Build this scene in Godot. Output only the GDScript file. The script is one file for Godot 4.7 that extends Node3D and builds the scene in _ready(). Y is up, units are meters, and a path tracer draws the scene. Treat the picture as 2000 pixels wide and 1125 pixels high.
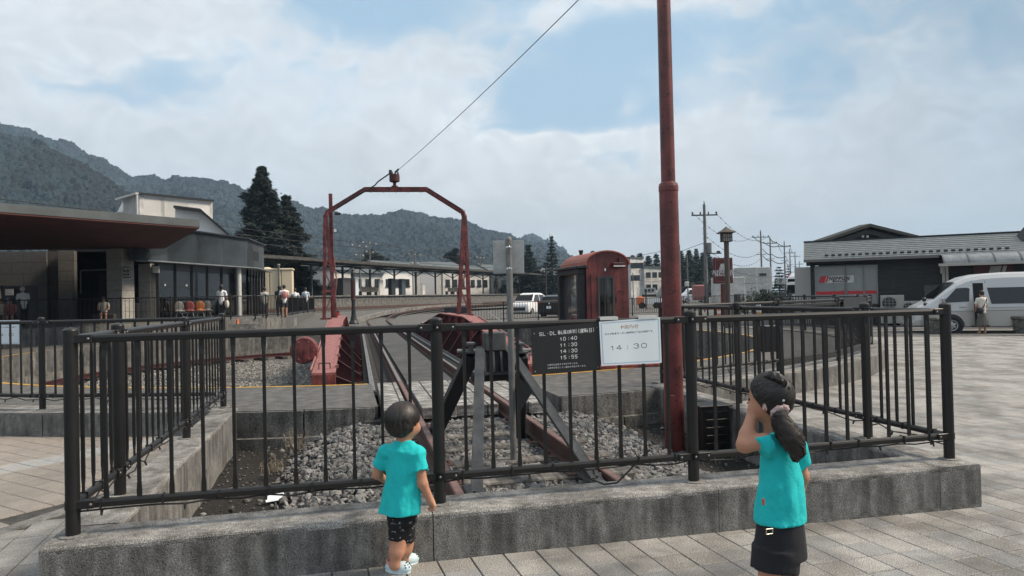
extends Node3D

# World: x runs right along the front fence, y up, -z away across the turntable. Metres.
const EYE := Vector3(0.0, 1.5437, 0.0)
const FOCAL := 1391.9            # focal length in units of the 2000-wide photograph
const RING := Vector3(1.40, 0.0, -21.75)   # centre of the turntable pit
const R_PIT := 10.47
var cam_x := Vector3.ZERO
var cam_y := Vector3.ZERO
var cam_f := Vector3.ZERO
var rng := RandomNumberGenerator.new()
var used := {}
var mats := {}
var tex := {}

func _ready() -> void:
	rng.seed = 20240
	stage()
	make_textures()
	make_materials()
	hills()
	ground()
	ring_and_pit()
	kerbs()
	turntable()
	gantry()
	cabin()
	access_track()
	buffer_stop()
	pit_things()
	fences()
	notices()
	toddler()
	girl()
	station_building()
	platform_and_town()
	yard()
	right_side()
	silver_van()
	poles_and_wires()
	small_people()
	trees()

# ------------------------------------------------------------------ camera, sky, sun
func stage() -> void:
	var yaw := deg_to_rad(13.05)
	var p := 0.01303
	var r := -0.02277
	var f := V3(0, sin(p), cos(p))
	var u := V3(0, cos(p), -sin(p))
	var x := Vector3.RIGHT
	var x2 := x * cos(r) + u * sin(r)
	var u2 := u * cos(r) - x * sin(r)
	cam_x = survey_turn(x2, yaw)
	cam_y = survey_turn(u2, yaw)
	cam_f = survey_turn(f, yaw)
	var cam := Camera3D.new()
	cam.name = "camera"
	cam.transform = Transform3D(Basis(cam_x, cam_y, -cam_f), EYE)
	cam.fov = rad_to_deg(2.0 * atan(562.5 / FOCAL))
	cam.near = 0.05
	cam.far = 6000.0
	cam.current = true
	add_child(cam)
	var we := WorldEnvironment.new()
	we.name = "world_environment"
	var e := Environment.new()
	e.background_mode = Environment.BG_SKY
	e.sky = Sky.new()
	var pano := PanoramaSkyMaterial.new()
	pano.panorama = ImageTexture.create_from_image(sky_image())
	e.sky.sky_material = pano
	e.background_energy_multiplier = 0.58
	e.tonemap_mode = Environment.TONE_MAPPER_LINEAR
	e.tonemap_exposure = 2.45
	e.sdfgi_enabled = true
	e.ssao_enabled = true
	e.ssil_enabled = true
	e.fog_enabled = true
	e.fog_mode = Environment.FOG_MODE_EXPONENTIAL
	e.fog_density = 0.00030
	e.fog_light_color = Color(0.72, 0.85, 0.97)
	we.environment = e
	add_child(we)
	var sun := DirectionalLight3D.new()
	sun.name = "sun"
	sun.light_energy = 0.72
	sun.light_angular_distance = 15.0
	sun.light_color = Color(1.0, 0.93, 0.84)
	sun.shadow_enabled = true
	sun.look_at_from_position(V3(36, 37, 8), Vector3.ZERO)
	add_child(sun)

func survey_turn(v: Vector3, a: float) -> Vector3:
	return V3(v.x * cos(a) + v.z * sin(a), v.y, v.x * sin(a) - v.z * cos(a))

# survey helpers: a bearing measured on the photograph, and how far along it the thing stands
func ray(px: float, py: float) -> Vector3:
	return cam_f + cam_x * ((px - 1000.0) / FOCAL) - cam_y * ((py - 562.5) / FOCAL)
func at(px: float, py: float, depth: float) -> Vector3:
	return EYE + ray(px, py) * depth
func on_level(px: float, py: float, y: float) -> Vector3:
	var d := ray(px, py)
	return EYE + d * ((y - EYE.y) / d.y)
func on_z(px: float, py: float, z: float) -> Vector3:
	var d := ray(px, py)
	return EYE + d * (z / d.z)
func stand(px: float, depth: float, y: float) -> Vector3:      # a point on the ground under a bearing
	var a := at(px, 580.0, depth)
	return V3(a.x, y, a.z)
func height_at(p: Vector3, px: float, py: float) -> float:
	var d := ray(px, py)
	return EYE.y + d.y * V2(p.x - EYE.x, p.z - EYE.z).length() / V2(d.x, d.z).length()

func sky_color(a: float, e: float, n1: FastNoiseLite, n2: FastNoiseLite, n3: FastNoiseLite) -> Color:
	var x := a * 10.0
	var y := e * 10.0
	var wx := n2.get_noise_2d(x * 0.9, y * 1.3) * 34.0
	var wy := n2.get_noise_2d(x * 0.9 + 900.0, y * 1.3) * 26.0
	var big := n1.get_noise_2d((x + wx) * 0.55, (y + wy) * 1.1)
	var fine := n3.get_noise_2d(x + wx * 0.6, (y + wy * 0.6) * 1.4)
	var gap := 1.0 * lump(a, e, 3.5, 15.6, 5.5, 3.0) + 0.75 * lump(a, e, 9.5, 14.2, 4.5, 2.2) + 1.0 * lump(a, e, -8.0, 22.5, 12.0, 3.2) + 0.8 * lump(a, e, 9.0, 19.5, 8.0, 2.2)
	gap += 0.8 * lump(a, e, 33.0, 21.0, 10.0, 6.0) + 0.5 * lump(a, e, 21.0, 16.0, 7.0, 4.0) + 0.45 * lump(a, e, 7.0, 10.6, 5.0, 1.4) + 0.5 * lump(a, e, -28.0, 15.5, 7.0, 2.0)
	gap -= 0.7 * lump(a, e, 11.5, 12.2, 9.0, 1.2) + 0.7 * lump(a, e, 9.5, 14.6, 1.6, 1.3) + 0.5 * lump(a, e, -1.0, 10.0, 7.0, 3.0) + 0.6 * lump(a, e, 3.5, 21.5, 4.5, 1.3)
	var open := smoothstep(0.0, 0.85, gap + big * 0.60 + fine * 0.12)
	var up := clampf(e / 24.0, 0.0, 1.0)
	var dark := clampf((a - 16.0) / 20.0, 0.0, 1.0) * smoothstep(1.0, 12.0, e)
	var blue := Color(0.655, 0.755, 0.83).lerp(Color(0.575, 0.69, 0.785), up)
	blue = blue.lerp(Color(0.50, 0.60, 0.68), 0.9 * dark)
	var grey := Color(0.845, 0.84, 0.825).lerp(Color(0.795, 0.815, 0.835), smoothstep(3.0, 16.0, e))
	grey = grey.lerp(Color(0.66, 0.70, 0.74), 0.9 * dark)
	grey = grey.lerp(Color(0.745, 0.785, 0.82), 0.7 * smoothstep(-4.0, -24.0, a) * smoothstep(17.0, 4.0, e))
	grey = grey * (1.0 + big * 0.07 + fine * 0.025)
	var c := grey.lerp(blue, open * 0.95)
	var edge := exp(-pow((open - 0.22) / 0.20, 2.0)) * (0.25 + 0.75 * clampf(fine * 1.8 + 0.5, 0.0, 1.0))
	var where := 0.30 + 0.75 * lump(a, e, -1.0, 12.0, 8.0, 4.0) + 0.4 * lump(a, e, 10.0, 12.5, 10.0, 2.5) + 0.35 * lump(a, e, -30.0, 17.0, 8.0, 5.0)
	c = c.lerp(Color(0.93, 0.93, 0.92), clampf(edge * where * 0.7, 0.0, 0.7))
	return c.lerp(Color(0.84, 0.838, 0.825), 0.65 * smoothstep(6.5, -1.0, e))

func lump(a: float, e: float, ca: float, ce: float, wa: float, we: float) -> float:
	var u := (a - ca) / wa
	var v := (e - ce) / we
	return exp(-(u * u + v * v))

func sky_image() -> Image:
	var n1 := FastNoiseLite.new()
	n1.seed = 7
	n1.frequency = 0.012
	n1.fractal_octaves = 5
	var n2 := FastNoiseLite.new()
	n2.seed = 19
	n2.frequency = 0.014
	n2.fractal_octaves = 3
	var n3 := FastNoiseLite.new()
	n3.seed = 31
	n3.frequency = 0.045
	n3.fractal_octaves = 4
	var view := V2(cam_f.x, cam_f.z).angle()
	var out := sky_patch(768, 384, 0, 768, 0, 384, view, n1, n2, n3)
	out.resize(4096, 2048, Image.INTERPOLATE_CUBIC)
	var mid := int(fposmod((view + PI / 2.0) / TAU, 1.0) * 4096.0)
	var x0 := mid - 500
	var fine := sky_patch(4096, 2048, x0, 1000, 720, 320, view, n1, n2, n3)
	out.convert(Image.FORMAT_RGB8)
	for part in 2:
		var dst := posmod(x0, 4096) if part == 0 else posmod(x0, 4096) - 4096
		out.blit_rect(fine, Rect2i(0, 0, 1000, 320), Vector2i(dst, 720))
	return out

func sky_patch(w: int, h: int, x0: int, nx: int, y0: int, ny: int, view: float, n1: FastNoiseLite, n2: FastNoiseLite, n3: FastNoiseLite) -> Image:
	var b := PackedByteArray()
	b.resize(nx * ny * 3)
	var k := 0
	for j in ny:
		var e := 90.0 - (y0 + j + 0.5) / h * 180.0
		for i in nx:
			var az := (x0 + i + 0.5) / w * TAU - PI / 2.0
			var a := rad_to_deg(wrapf(az - view, -PI, PI))
			var c := Color(0.62, 0.62, 0.60)
			if e > -3.0:
				if e > 40.0 or absf(a) > 60.0:      # far from the view the lumps fade out; keep going as ordinary cloud
					a = a * 0.6
				c = sky_color(a, e, n1, n2, n3)
				if absf(a) > 100.0:
					c = c.lerp(sky_color(a - signf(a) * 216.0, e, n1, n2, n3), smoothstep(100.0, 108.0, absf(a)) * 0.5)
			b[k] = int(clampf(c.r, 0, 1) * 255.0)
			b[k + 1] = int(clampf(c.g, 0, 1) * 255.0)
			b[k + 2] = int(clampf(c.b, 0, 1) * 255.0)
			k += 3
	return Image.create_from_data(nx, ny, false, Image.FORMAT_RGB8, b)

# ------------------------------------------------------------------ textures and materials
func noise_img(size: int, freq: float, oct: int, sd: int, kind := FastNoiseLite.TYPE_SIMPLEX_SMOOTH) -> PackedByteArray:
	var n := FastNoiseLite.new()
	n.noise_type = kind
	n.seed = sd
	n.frequency = freq
	n.fractal_octaves = oct
	var im := n.get_seamless_image(size, size, false, false, 0.12, true)
	im.convert(Image.FORMAT_L8)
	return im.get_data()

func grey_tex(name_: String, size: int, f: Callable) -> void:
	var b := PackedByteArray()
	b.resize(size * size)
	for i in size * size:
		b[i] = int(clampf(f.call(i), 0.0, 1.0) * 255.0)
	var im := Image.create_from_data(size, size, false, Image.FORMAT_L8, b)
	tex[name_] = ImageTexture.create_from_image(im)

func make_textures() -> void:
	var s := 512
	var big := noise_img(s, 0.008, 4, 3)
	var mid := noise_img(s, 0.03, 3, 5)
	var fine := noise_img(s, 0.13, 2, 8)
	var grain := noise_img(s, 0.28, 1, 12)
	var pore := noise_img(s, 0.06, 1, 21, FastNoiseLite.TYPE_CELLULAR)
	var streak := PackedByteArray()
	streak.resize(s * s)
	var row := noise_img(s, 0.035, 3, 44)
	for y in s:
		for x in s:
			streak[y * s + x] = row[((y / 9 + 40) % s) * s + x]
	grey_tex("concrete", s, func(i: int): return 0.62 + (big[i] / 255.0 - 0.5) * 0.16 + (streak[i] / 255.0 - 0.5) * 0.15 + (mid[i] / 255.0 - 0.5) * 0.12 + (grain[i] / 255.0 - 0.5) * 0.28 + (fine[i] / 255.0 - 0.5) * 0.22 - (0.42 if pore[i] < 20 and fine[i] > 118 else 0.0))
	grey_tex("granular", s, func(i: int): return 0.58 + (big[i] / 255.0 - 0.5) * 0.30 + (mid[i] / 255.0 - 0.5) * 0.18 + (grain[i] / 255.0 - 0.5) * 0.55 + (fine[i] / 255.0 - 0.5) * 0.30)
	grey_tex("granite", s, func(i: int): return 0.70 + (grain[i] / 255.0 - 0.5) * 0.62 + (fine[i] / 255.0 - 0.5) * 0.34 + (big[i] / 255.0 - 0.5) * 0.10)
	grey_tex("asphalt", s, func(i: int): return 0.60 + (grain[i] / 255.0 - 0.5) * 0.40 + (fine[i] / 255.0 - 0.5) * 0.20 + (big[i] / 255.0 - 0.5) * 0.28 + (mid[i] / 255.0 - 0.5) * 0.10)
	grey_tex("soil", s, func(i: int): return 0.50 + (mid[i] / 255.0 - 0.5) * 0.5 + (grain[i] / 255.0 - 0.5) * 0.6 + (fine[i] / 255.0 - 0.5) * 0.4)
	grey_tex("wear", s, func(i: int): return 0.86 + (big[i] / 255.0 - 0.5) * 0.22 + (mid[i] / 255.0 - 0.5) * 0.12 + (fine[i] / 255.0 - 0.5) * 0.08)
	grey_tex("cloth", s, func(i: int): return 0.92 + (grain[i] / 255.0 - 0.5) * 0.10 + (fine[i] / 255.0 - 0.5) * 0.05)
	grey_tex("wood", s, func(i: int):
		var x: int = i % s
		var y: int = i / s
		var g := mid[(y / 10) * s + x] / 255.0
		return 0.66 + (g - 0.5) * 0.5 + (grain[(y / 6) * s + x] / 255.0 - 0.5) * 0.36 + (big[i] / 255.0 - 0.5) * 0.5)
	grey_tex("worn", s, func(i: int): return 0.80 + (big[i] / 255.0 - 0.5) * 0.5 + (streak[i] / 255.0 - 0.5) * 0.30 + (fine[i] / 255.0 - 0.5) * 0.18 - (0.35 if mid[i] > 186 and fine[i] > 130 else 0.0))
	grey_tex("stain", s, func(i: int): return 0.92 + (big[i] / 255.0 - 0.5) * 0.55 + (mid[i] / 255.0 - 0.5) * 0.22 - (0.12 if pore[i] < 14 and mid[i] > 150 else 0.0))
	grey_tex("drip", s, func(i: int): return 0.92 + (streak[i] / 255.0 - 0.5) * 0.55 + (big[i] / 255.0 - 0.5) * 0.45)
	var wood: PackedByteArray = tex["wood"].get_image().get_data()
	grey_tex("wood_long", s, func(i: int): return wood[(i % s) * s + i / s] / 255.0)
	grey_tex("pore_bump", s, func(i: int): return 0.6 + (grain[i] / 255.0 - 0.5) * 0.5 + (fine[i] / 255.0 - 0.5) * 0.4 - (0.5 if pore[i] < 22 else 0.0))

func mat(name_: String, c: Color, rough := 0.7, metal := 0.0, texture := "", scale := 1.0, bump := 0.0) -> StandardMaterial3D:
	if mats.has(name_):
		return mats[name_]
	var m := StandardMaterial3D.new()
	m.resource_name = name_
	m.albedo_color = c
	m.roughness = rough
	m.metallic = metal
	if texture != "":
		m.albedo_texture = tex[texture]
		m.uv1_triplanar = true
		m.uv1_world_triplanar = true
		m.uv1_scale = Vector3.ONE * scale
		m.uv1_triplanar_sharpness = 6.0
		if bump > 0.0:
			m.heightmap_enabled = true
			m.heightmap_texture = tex["pore_bump"]
			m.heightmap_scale = bump
	mats[name_] = m
	return m

func stained(name_: String, texture: String, scale: float) -> void:      # broad dirt over the fine grain
	var m: StandardMaterial3D = mats[name_]
	m.detail_enabled = true
	m.detail_albedo = tex[texture]
	m.detail_blend_mode = BaseMaterial3D.BLEND_MODE_MUL
	m.detail_uv_layer = BaseMaterial3D.DETAIL_UV_2
	m.uv2_triplanar = true
	m.uv2_world_triplanar = true
	m.uv2_scale = Vector3.ONE * scale

func lin(r: float, g := -1.0, b := -1.0) -> Color:      # a colour given as linear reflectance
	return Color(r, g if g >= 0 else r, b if b >= 0 else r).linear_to_srgb()

func glass_mat(name_: String, c: Color, alpha: float, rough := 0.03) -> StandardMaterial3D:
	if mats.has(name_):
		return mats[name_]
	var m := StandardMaterial3D.new()
	m.resource_name = name_
	m.transparency = BaseMaterial3D.TRANSPARENCY_ALPHA
	m.albedo_color = Color(c.r, c.g, c.b, alpha)
	m.roughness = rough
	mats[name_] = m
	return m

func make_materials() -> void:
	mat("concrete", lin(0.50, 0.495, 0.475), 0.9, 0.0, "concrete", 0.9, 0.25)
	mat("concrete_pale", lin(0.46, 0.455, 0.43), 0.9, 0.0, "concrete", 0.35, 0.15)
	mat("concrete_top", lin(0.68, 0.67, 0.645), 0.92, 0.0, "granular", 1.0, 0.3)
	mat("tile_a", lin(0.60, 0.59, 0.565), 0.75, 0.0, "granite", 1.1, 0.10)
	mat("tile_b", lin(0.65, 0.635, 0.605), 0.75, 0.0, "granite", 1.17, 0.10)
	mat("tile_c", lin(0.55, 0.53, 0.495), 0.75, 0.0, "granite", 1.05, 0.10)
	mat("tile_d", lin(0.53, 0.54, 0.54), 0.75, 0.0, "granite", 1.2, 0.10)
	mat("joint", lin(0.16, 0.155, 0.145), 0.95, 0.0, "granular", 1.2)
	for k in ["tile_a", "tile_b", "tile_c", "tile_d", "concrete_top"]:
		stained(k, "stain", 0.21)
	for k in ["concrete", "concrete_pale"]:
		stained(k, "drip", 0.37)
	mat("asphalt", lin(0.27, 0.27, 0.265), 0.92, 0.0, "asphalt", 0.8, 0.15)
	mat("asphalt_road", lin(0.24, 0.24, 0.235), 0.92, 0.0, "asphalt", 0.3)
	mat("gravel_ground", lin(0.42, 0.41, 0.39), 0.95, 0.0, "soil", 0.7, 0.6)
	mat("soil", lin(0.075, 0.068, 0.058), 0.97, 0.0, "soil", 1.6, 1.0)
	mat("earth", lin(0.24, 0.235, 0.22), 0.95, 0.0, "soil", 0.12)
	mat("yellow_paint", lin(0.62, 0.36, 0.05), 0.7, 0.0, "wear", 1.0)
	mat("white_paint", lin(0.70), 0.7, 0.0, "wear", 1.0)
	mat("iron", Color(0.118, 0.116, 0.116), 0.42, 0.0, "wear", 0.9)
	mat("bolt", lin(0.20, 0.20, 0.205), 0.45, 0.5)
	mat("rust_rail", lin(0.115, 0.062, 0.052), 0.8, 0.1, "wear", 1.2)
	mat("rail_top", lin(0.28, 0.25, 0.24), 0.42, 0.6, "wear", 1.2)
	mat("red_paint", lin(0.23, 0.050, 0.050), 0.55, 0.0, "worn", 0.8)
	mat("red_faded", lin(0.36, 0.145, 0.135), 0.7, 0.0, "wear", 1.1)
	mat("red_pole", lin(0.195, 0.042, 0.040), 0.42, 0.0, "worn", 0.45)
	mat("red_dark", lin(0.075, 0.018, 0.02), 0.6, 0.0, "wear", 0.8)
	mat("black_steel", lin(0.020, 0.022, 0.027), 0.5, 0.0, "wear", 1.0)
	mat("grey_steel", lin(0.088, 0.094, 0.097), 0.55, 0.1, "wear", 1.0)
	mat("galvanised", lin(0.27, 0.275, 0.27), 0.5, 0.5, "wear", 0.9)
	mat("plate_grey", lin(0.56, 0.57, 0.56), 0.6, 0.1, "wear", 0.5)
	mat("old_wood", lin(0.52, 0.515, 0.50), 0.9, 0.0, "wood_long", 0.9)
	mat("sleeper_wood", lin(0.26, 0.25, 0.235), 0.92, 0.0, "wood", 1.0)
	mat("tie_dark", lin(0.055, 0.053, 0.052), 0.85, 0.0, "wear", 1.5)
	mat("deck_plate", lin(0.175, 0.165, 0.150), 0.65, 0.1, "granular", 0.35)
	mat("rubber", lin(0.012), 0.85)
	mat("paper", lin(0.74, 0.80, 0.84), 0.55)
	mat("ink", lin(0.025), 0.7)
	mat("chrome", lin(0.62), 0.12, 1.0)
	mat("white_wall", lin(0.72, 0.72, 0.70), 0.7, 0.0, "wear", 0.15)
	mat("cladding", lin(0.78, 0.78, 0.765), 0.6)
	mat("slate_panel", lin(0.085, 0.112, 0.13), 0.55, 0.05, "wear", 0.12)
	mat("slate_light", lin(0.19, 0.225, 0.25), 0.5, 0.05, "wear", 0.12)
	mat("soffit", lin(0.115, 0.030, 0.026), 0.7, 0.0, "wear", 0.2)
	mat("fascia", lin(0.13, 0.15, 0.155), 0.5, 0.2, "wear", 0.2)
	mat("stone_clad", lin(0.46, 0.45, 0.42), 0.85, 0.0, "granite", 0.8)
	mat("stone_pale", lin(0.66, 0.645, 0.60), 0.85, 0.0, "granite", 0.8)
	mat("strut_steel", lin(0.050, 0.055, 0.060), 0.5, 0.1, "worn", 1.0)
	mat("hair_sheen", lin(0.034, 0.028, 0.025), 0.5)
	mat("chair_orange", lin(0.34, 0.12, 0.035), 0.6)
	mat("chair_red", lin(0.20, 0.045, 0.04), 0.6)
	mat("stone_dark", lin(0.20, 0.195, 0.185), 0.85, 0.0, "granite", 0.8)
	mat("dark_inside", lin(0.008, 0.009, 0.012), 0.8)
	mat("floor_grey", lin(0.20, 0.20, 0.195), 0.85, 0.0, "granite", 0.6)
	mat("black_frame", lin(0.012, 0.013, 0.015), 0.4)
	glass_mat("glass_dark", Color(0.03, 0.035, 0.04), 0.55)
	glass_mat("glass_clear", Color(0.5, 0.55, 0.55), 0.12)
	mat("timber_black", lin(0.022, 0.027, 0.030), 0.7, 0.0, "wear", 0.4)
	mat("roof_slate", lin(0.155, 0.185, 0.20), 0.6, 0.05, "wear", 0.5)
	mat("roof_metal", lin(0.36, 0.38, 0.39), 0.35, 0.5, "wear", 0.4)
	mat("silver_paint", lin(0.52, 0.53, 0.535), 0.28, 0.35)
	mat("silver_lower", lin(0.42, 0.41, 0.385), 0.35, 0.3)
	mat("white_car", lin(0.74, 0.75, 0.76), 0.3)
	mat("black_car", lin(0.016, 0.017, 0.018), 0.28)
	mat("car_glass", lin(0.022, 0.026, 0.030), 0.08)
	mat("tyre", lin(0.014), 0.85)
	mat("wheel_rim", lin(0.38, 0.39, 0.40), 0.35, 0.6)
	mat("lamp_red", lin(0.42, 0.02, 0.02), 0.25)
	mat("lamp_clear", lin(0.62, 0.64, 0.66), 0.15)
	mat("brand_red", lin(0.075, 0.010, 0.012), 0.45)
	mat("brand_bright", lin(0.42, 0.018, 0.022), 0.5)
	mat("skin", lin(0.55, 0.275, 0.175), 0.6, 0.0, "cloth", 1.5)
	mats["skin"].subsurf_scatter_enabled = true
	mats["skin"].subsurf_scatter_strength = 0.12
	mat("skin_far", lin(0.42, 0.23, 0.16), 0.65)
	mat("turquoise", lin(0.010, 0.60, 0.62), 0.9, 0.0, "cloth", 2.6)
	mats["turquoise"].heightmap_enabled = true
	mats["turquoise"].heightmap_texture = tex["stain"]
	mats["turquoise"].heightmap_scale = 0.5
	mat("turquoise_seam", lin(0.010, 0.40, 0.43), 0.9)
	mat("black_cloth", lin(0.012, 0.013, 0.018), 0.92)
	mat("hair", lin(0.011, 0.010, 0.010), 0.5)
	mat("hair_brown", lin(0.018, 0.015, 0.014), 0.6)
	mat("clog_blue", lin(0.50, 0.66, 0.72), 0.55)
	mat("clog_pink", lin(0.74, 0.36, 0.36), 0.55)
	mat("scrunchie", lin(0.50, 0.37, 0.35), 0.9)
	mat("cream_cloth", lin(0.60, 0.57, 0.50), 0.92)
	mat("white_cloth", lin(0.72, 0.74, 0.76), 0.9)
	mat("blue_cloth", lin(0.52, 0.62, 0.70), 0.9)
	mat("dark_cloth", lin(0.03, 0.03, 0.035), 0.92)
	mat("pink_bag", lin(0.42, 0.17, 0.16), 0.8)
	mat("foliage_dark", lin(0.022, 0.034, 0.030), 0.85)
	mat("foliage_mid", lin(0.040, 0.058, 0.042), 0.85)
	mat("bark", lin(0.06, 0.05, 0.042), 0.95)
	mat("forest", lin(0.006, 0.014, 0.018), 0.95)
	mat("cable_black", lin(0.014), 0.6)
	mat("cream_tank", lin(0.62, 0.53, 0.38), 0.6)
	mat("pole_concrete", lin(0.20, 0.20, 0.195), 0.9, 0.0, "wear", 0.5)

# ------------------------------------------------------------------ shapes
class Shape:
	var v := PackedVector3Array()
	var n := PackedVector3Array()
	var t := PackedVector2Array()
	func tri(a: Vector3, b: Vector3, c: Vector3) -> void:      # counter-clockwise seen from outside
		var k := (b - a).cross(c - a).normalized()
		tri_n(a, b, c, k, k, k)
	func tri_n(a: Vector3, b: Vector3, c: Vector3, na: Vector3, nb: Vector3, nc: Vector3, ta := Vector2.ZERO, tb := Vector2.ZERO, tc := Vector2.ZERO) -> void:
		v.append(a)
		v.append(c)
		v.append(b)
		n.append(na)
		n.append(nc)
		n.append(nb)
		t.append(ta)
		t.append(tc)
		t.append(tb)
	func quad(a: Vector3, b: Vector3, c: Vector3, d: Vector3) -> void:
		tri(a, b, c)
		tri(a, c, d)
	func face(a: Vector3, b: Vector3, c: Vector3, d: Vector3) -> void:   # with texture coordinates, a = bottom left, d = top left
		var k := (b - a).cross(c - a).normalized()
		tri_n(a, b, c, k, k, k, Vector2(0, 1), Vector2(1, 1), Vector2(1, 0))
		tri_n(a, c, d, k, k, k, Vector2(0, 1), Vector2(1, 0), Vector2(0, 0))
	func quad_out(a: Vector3, b: Vector3, c: Vector3, d: Vector3, from: Vector3) -> void:
		if (b - a).cross(c - a).dot((a + c) / 2.0 - from) < 0:
			quad(d, c, b, a)
		else:
			quad(a, b, c, d)
	func box(c: Vector3, s: Vector3, b := Basis()) -> void:
		var h := s / 2.0
		var p := []
		for i in 8:
			p.append(c + b * Vector3(h.x if i & 1 else -h.x, h.y if i & 2 else -h.y, h.z if i & 4 else -h.z))
		quad(p[4], p[5], p[7], p[6])
		quad(p[1], p[0], p[2], p[3])
		quad(p[5], p[1], p[3], p[7])
		quad(p[0], p[4], p[6], p[2])
		quad(p[6], p[7], p[3], p[2])
		quad(p[0], p[1], p[5], p[4])
	func rbox(c: Vector3, s: Vector3, r: float, b := Basis()) -> void:    # chamfered box
		var h := s / 2.0
		r = minf(r, minf(h.x, minf(h.y, h.z)) * 0.98)
		for ax in 3:
			for sg in [-1.0, 1.0]:
				var u := (ax + 1) % 3
				var w := (ax + 2) % 3
				var q := []
				for k in [[-1, -1], [1, -1], [1, 1], [-1, 1]]:
					var p := Vector3.ZERO
					p[ax] = sg * h[ax]
					p[u] = k[0] * (h[u] - r)
					p[w] = k[1] * (h[w] - r)
					q.append(c + b * p)
				if sg > 0:
					quad(q[0], q[1], q[2], q[3])
				else:
					quad(q[3], q[2], q[1], q[0])
		for ax in 3:
			var u := (ax + 1) % 3
			var w := (ax + 2) % 3
			for su in [-1.0, 1.0]:
				for sw in [-1.0, 1.0]:
					var q := []
					for k in [[-1, 0], [1, 0], [1, 1], [-1, 1]]:
						var p := Vector3.ZERO
						p[ax] = k[0] * (h[ax] - r)
						p[u] = su * (h[u] - (r if k[1] == 1 else 0.0))
						p[w] = sw * (h[w] - (0.0 if k[1] == 1 else r))
						q.append(c + b * p)
					quad_out(q[0], q[1], q[2], q[3], c)
		for sx in [-1.0, 1.0]:
			for sy in [-1.0, 1.0]:
				for sz in [-1.0, 1.0]:
					var a := c + b * Vector3(sx * h.x, sy * (h.y - r), sz * (h.z - r))
					var e := c + b * Vector3(sx * (h.x - r), sy * h.y, sz * (h.z - r))
					var f := c + b * Vector3(sx * (h.x - r), sy * (h.y - r), sz * h.z)
					if sx * sy * sz > 0:
						tri(a, e, f)
					else:
						tri(a, f, e)
	func frame_of(dir: Vector3, up := Vector3.UP) -> Basis:       # z along dir
		var z := dir.normalized()
		var x := up.cross(z)
		if x.length() < 1e-4:
			x = Vector3.RIGHT.cross(z) if absf(z.x) < 0.9 else Vector3.FORWARD.cross(z)
		x = x.normalized()
		return Basis(x, z.cross(x), z)
	func bar(a: Vector3, b: Vector3, w: float, h: float, up := Vector3.UP) -> void:   # a squared bar, w across, h along up
		box((a + b) / 2.0, Vector3(w, h, (b - a).length()), frame_of(b - a, up))
	func rbar(a: Vector3, b: Vector3, w: float, h: float, r: float, up := Vector3.UP) -> void:
		rbox((a + b) / 2.0, Vector3(w, h, (b - a).length()), r, frame_of(b - a, up))
	func cyl(a: Vector3, b: Vector3, r0: float, r1 := -1.0, k := 12, caps := true) -> void:
		if r1 < 0:
			r1 = r0
		var f := frame_of(b - a)
		var slope := (r0 - r1) / maxf((b - a).length(), 1e-6)
		for i in k:
			var p := TAU * i / k
			var q := TAU * (i + 1) / k
			var dp := f.x * cos(p) + f.y * sin(p)
			var dq := f.x * cos(q) + f.y * sin(q)
			var np := (dp + f.z * slope).normalized()
			var nq := (dq + f.z * slope).normalized()
			if r0 > 0:
				tri_n(a + dp * r0, a + dq * r0, b + dq * r1, np, nq, nq)
			if r1 > 0:
				tri_n(a + dp * r0, b + dq * r1, b + dp * r1, np, nq, np)
			if caps and r1 > 0:
				tri(b, b + dp * r1, b + dq * r1)
			if caps and r0 > 0:
				tri(a, a + dq * r0, a + dp * r0)
	func tube(pts: PackedVector3Array, r: float, k := 6) -> void:
		for i in pts.size() - 1:
			cyl(pts[i], pts[i + 1], r, r, k, i == 0 or i == pts.size() - 2)
	func lathe(prof: PackedVector2Array, k: int, x := Transform3D()) -> void:   # (radius, height) from the bottom up
		for j in prof.size() - 1:
			var a := prof[j]
			var b := prof[j + 1]
			var d := (b - a).normalized()
			for i in k:
				var p := TAU * i / k
				var q := TAU * (i + 1) / k
				var cp := Vector3(cos(p), 0, -sin(p))
				var cq := Vector3(cos(q), 0, -sin(q))
				var np := x.basis * (cp * d.y + Vector3.UP * -d.x)
				var nq := x.basis * (cq * d.y + Vector3.UP * -d.x)
				var a0 := x * (cp * a.x + Vector3.UP * a.y)
				var a1 := x * (cq * a.x + Vector3.UP * a.y)
				var b0 := x * (cp * b.x + Vector3.UP * b.y)
				var b1 := x * (cq * b.x + Vector3.UP * b.y)
				if a.x > 1e-6:
					tri_n(a0, a1, b1, np, nq, nq)
				if b.x > 1e-6:
					tri_n(a0, b1, b0, np, nq, np)
	func ball(c: Vector3, r: Vector3, b := Basis(), k := 10, m := 6) -> void:
		var grid := []
		for j in m + 1:
			var ph := PI * j / m - PI / 2
			var line := []
			for i in k + 1:
				var th := TAU * i / k
				var d := Vector3(cos(ph) * cos(th), sin(ph), -cos(ph) * sin(th))
				line.append([c + b * (d * r), (b * (d / r)).normalized()])
			grid.append(line)
		for j in m:
			for i in k:
				var p: Array = grid[j][i]
				var q: Array = grid[j][i + 1]
				var s: Array = grid[j + 1][i + 1]
				var u: Array = grid[j + 1][i]
				if j > 0:
					tri_n(p[0], q[0], s[0], p[1], q[1], s[1])
				if j < m - 1:
					tri_n(p[0], s[0], u[0], p[1], s[1], u[1])
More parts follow.
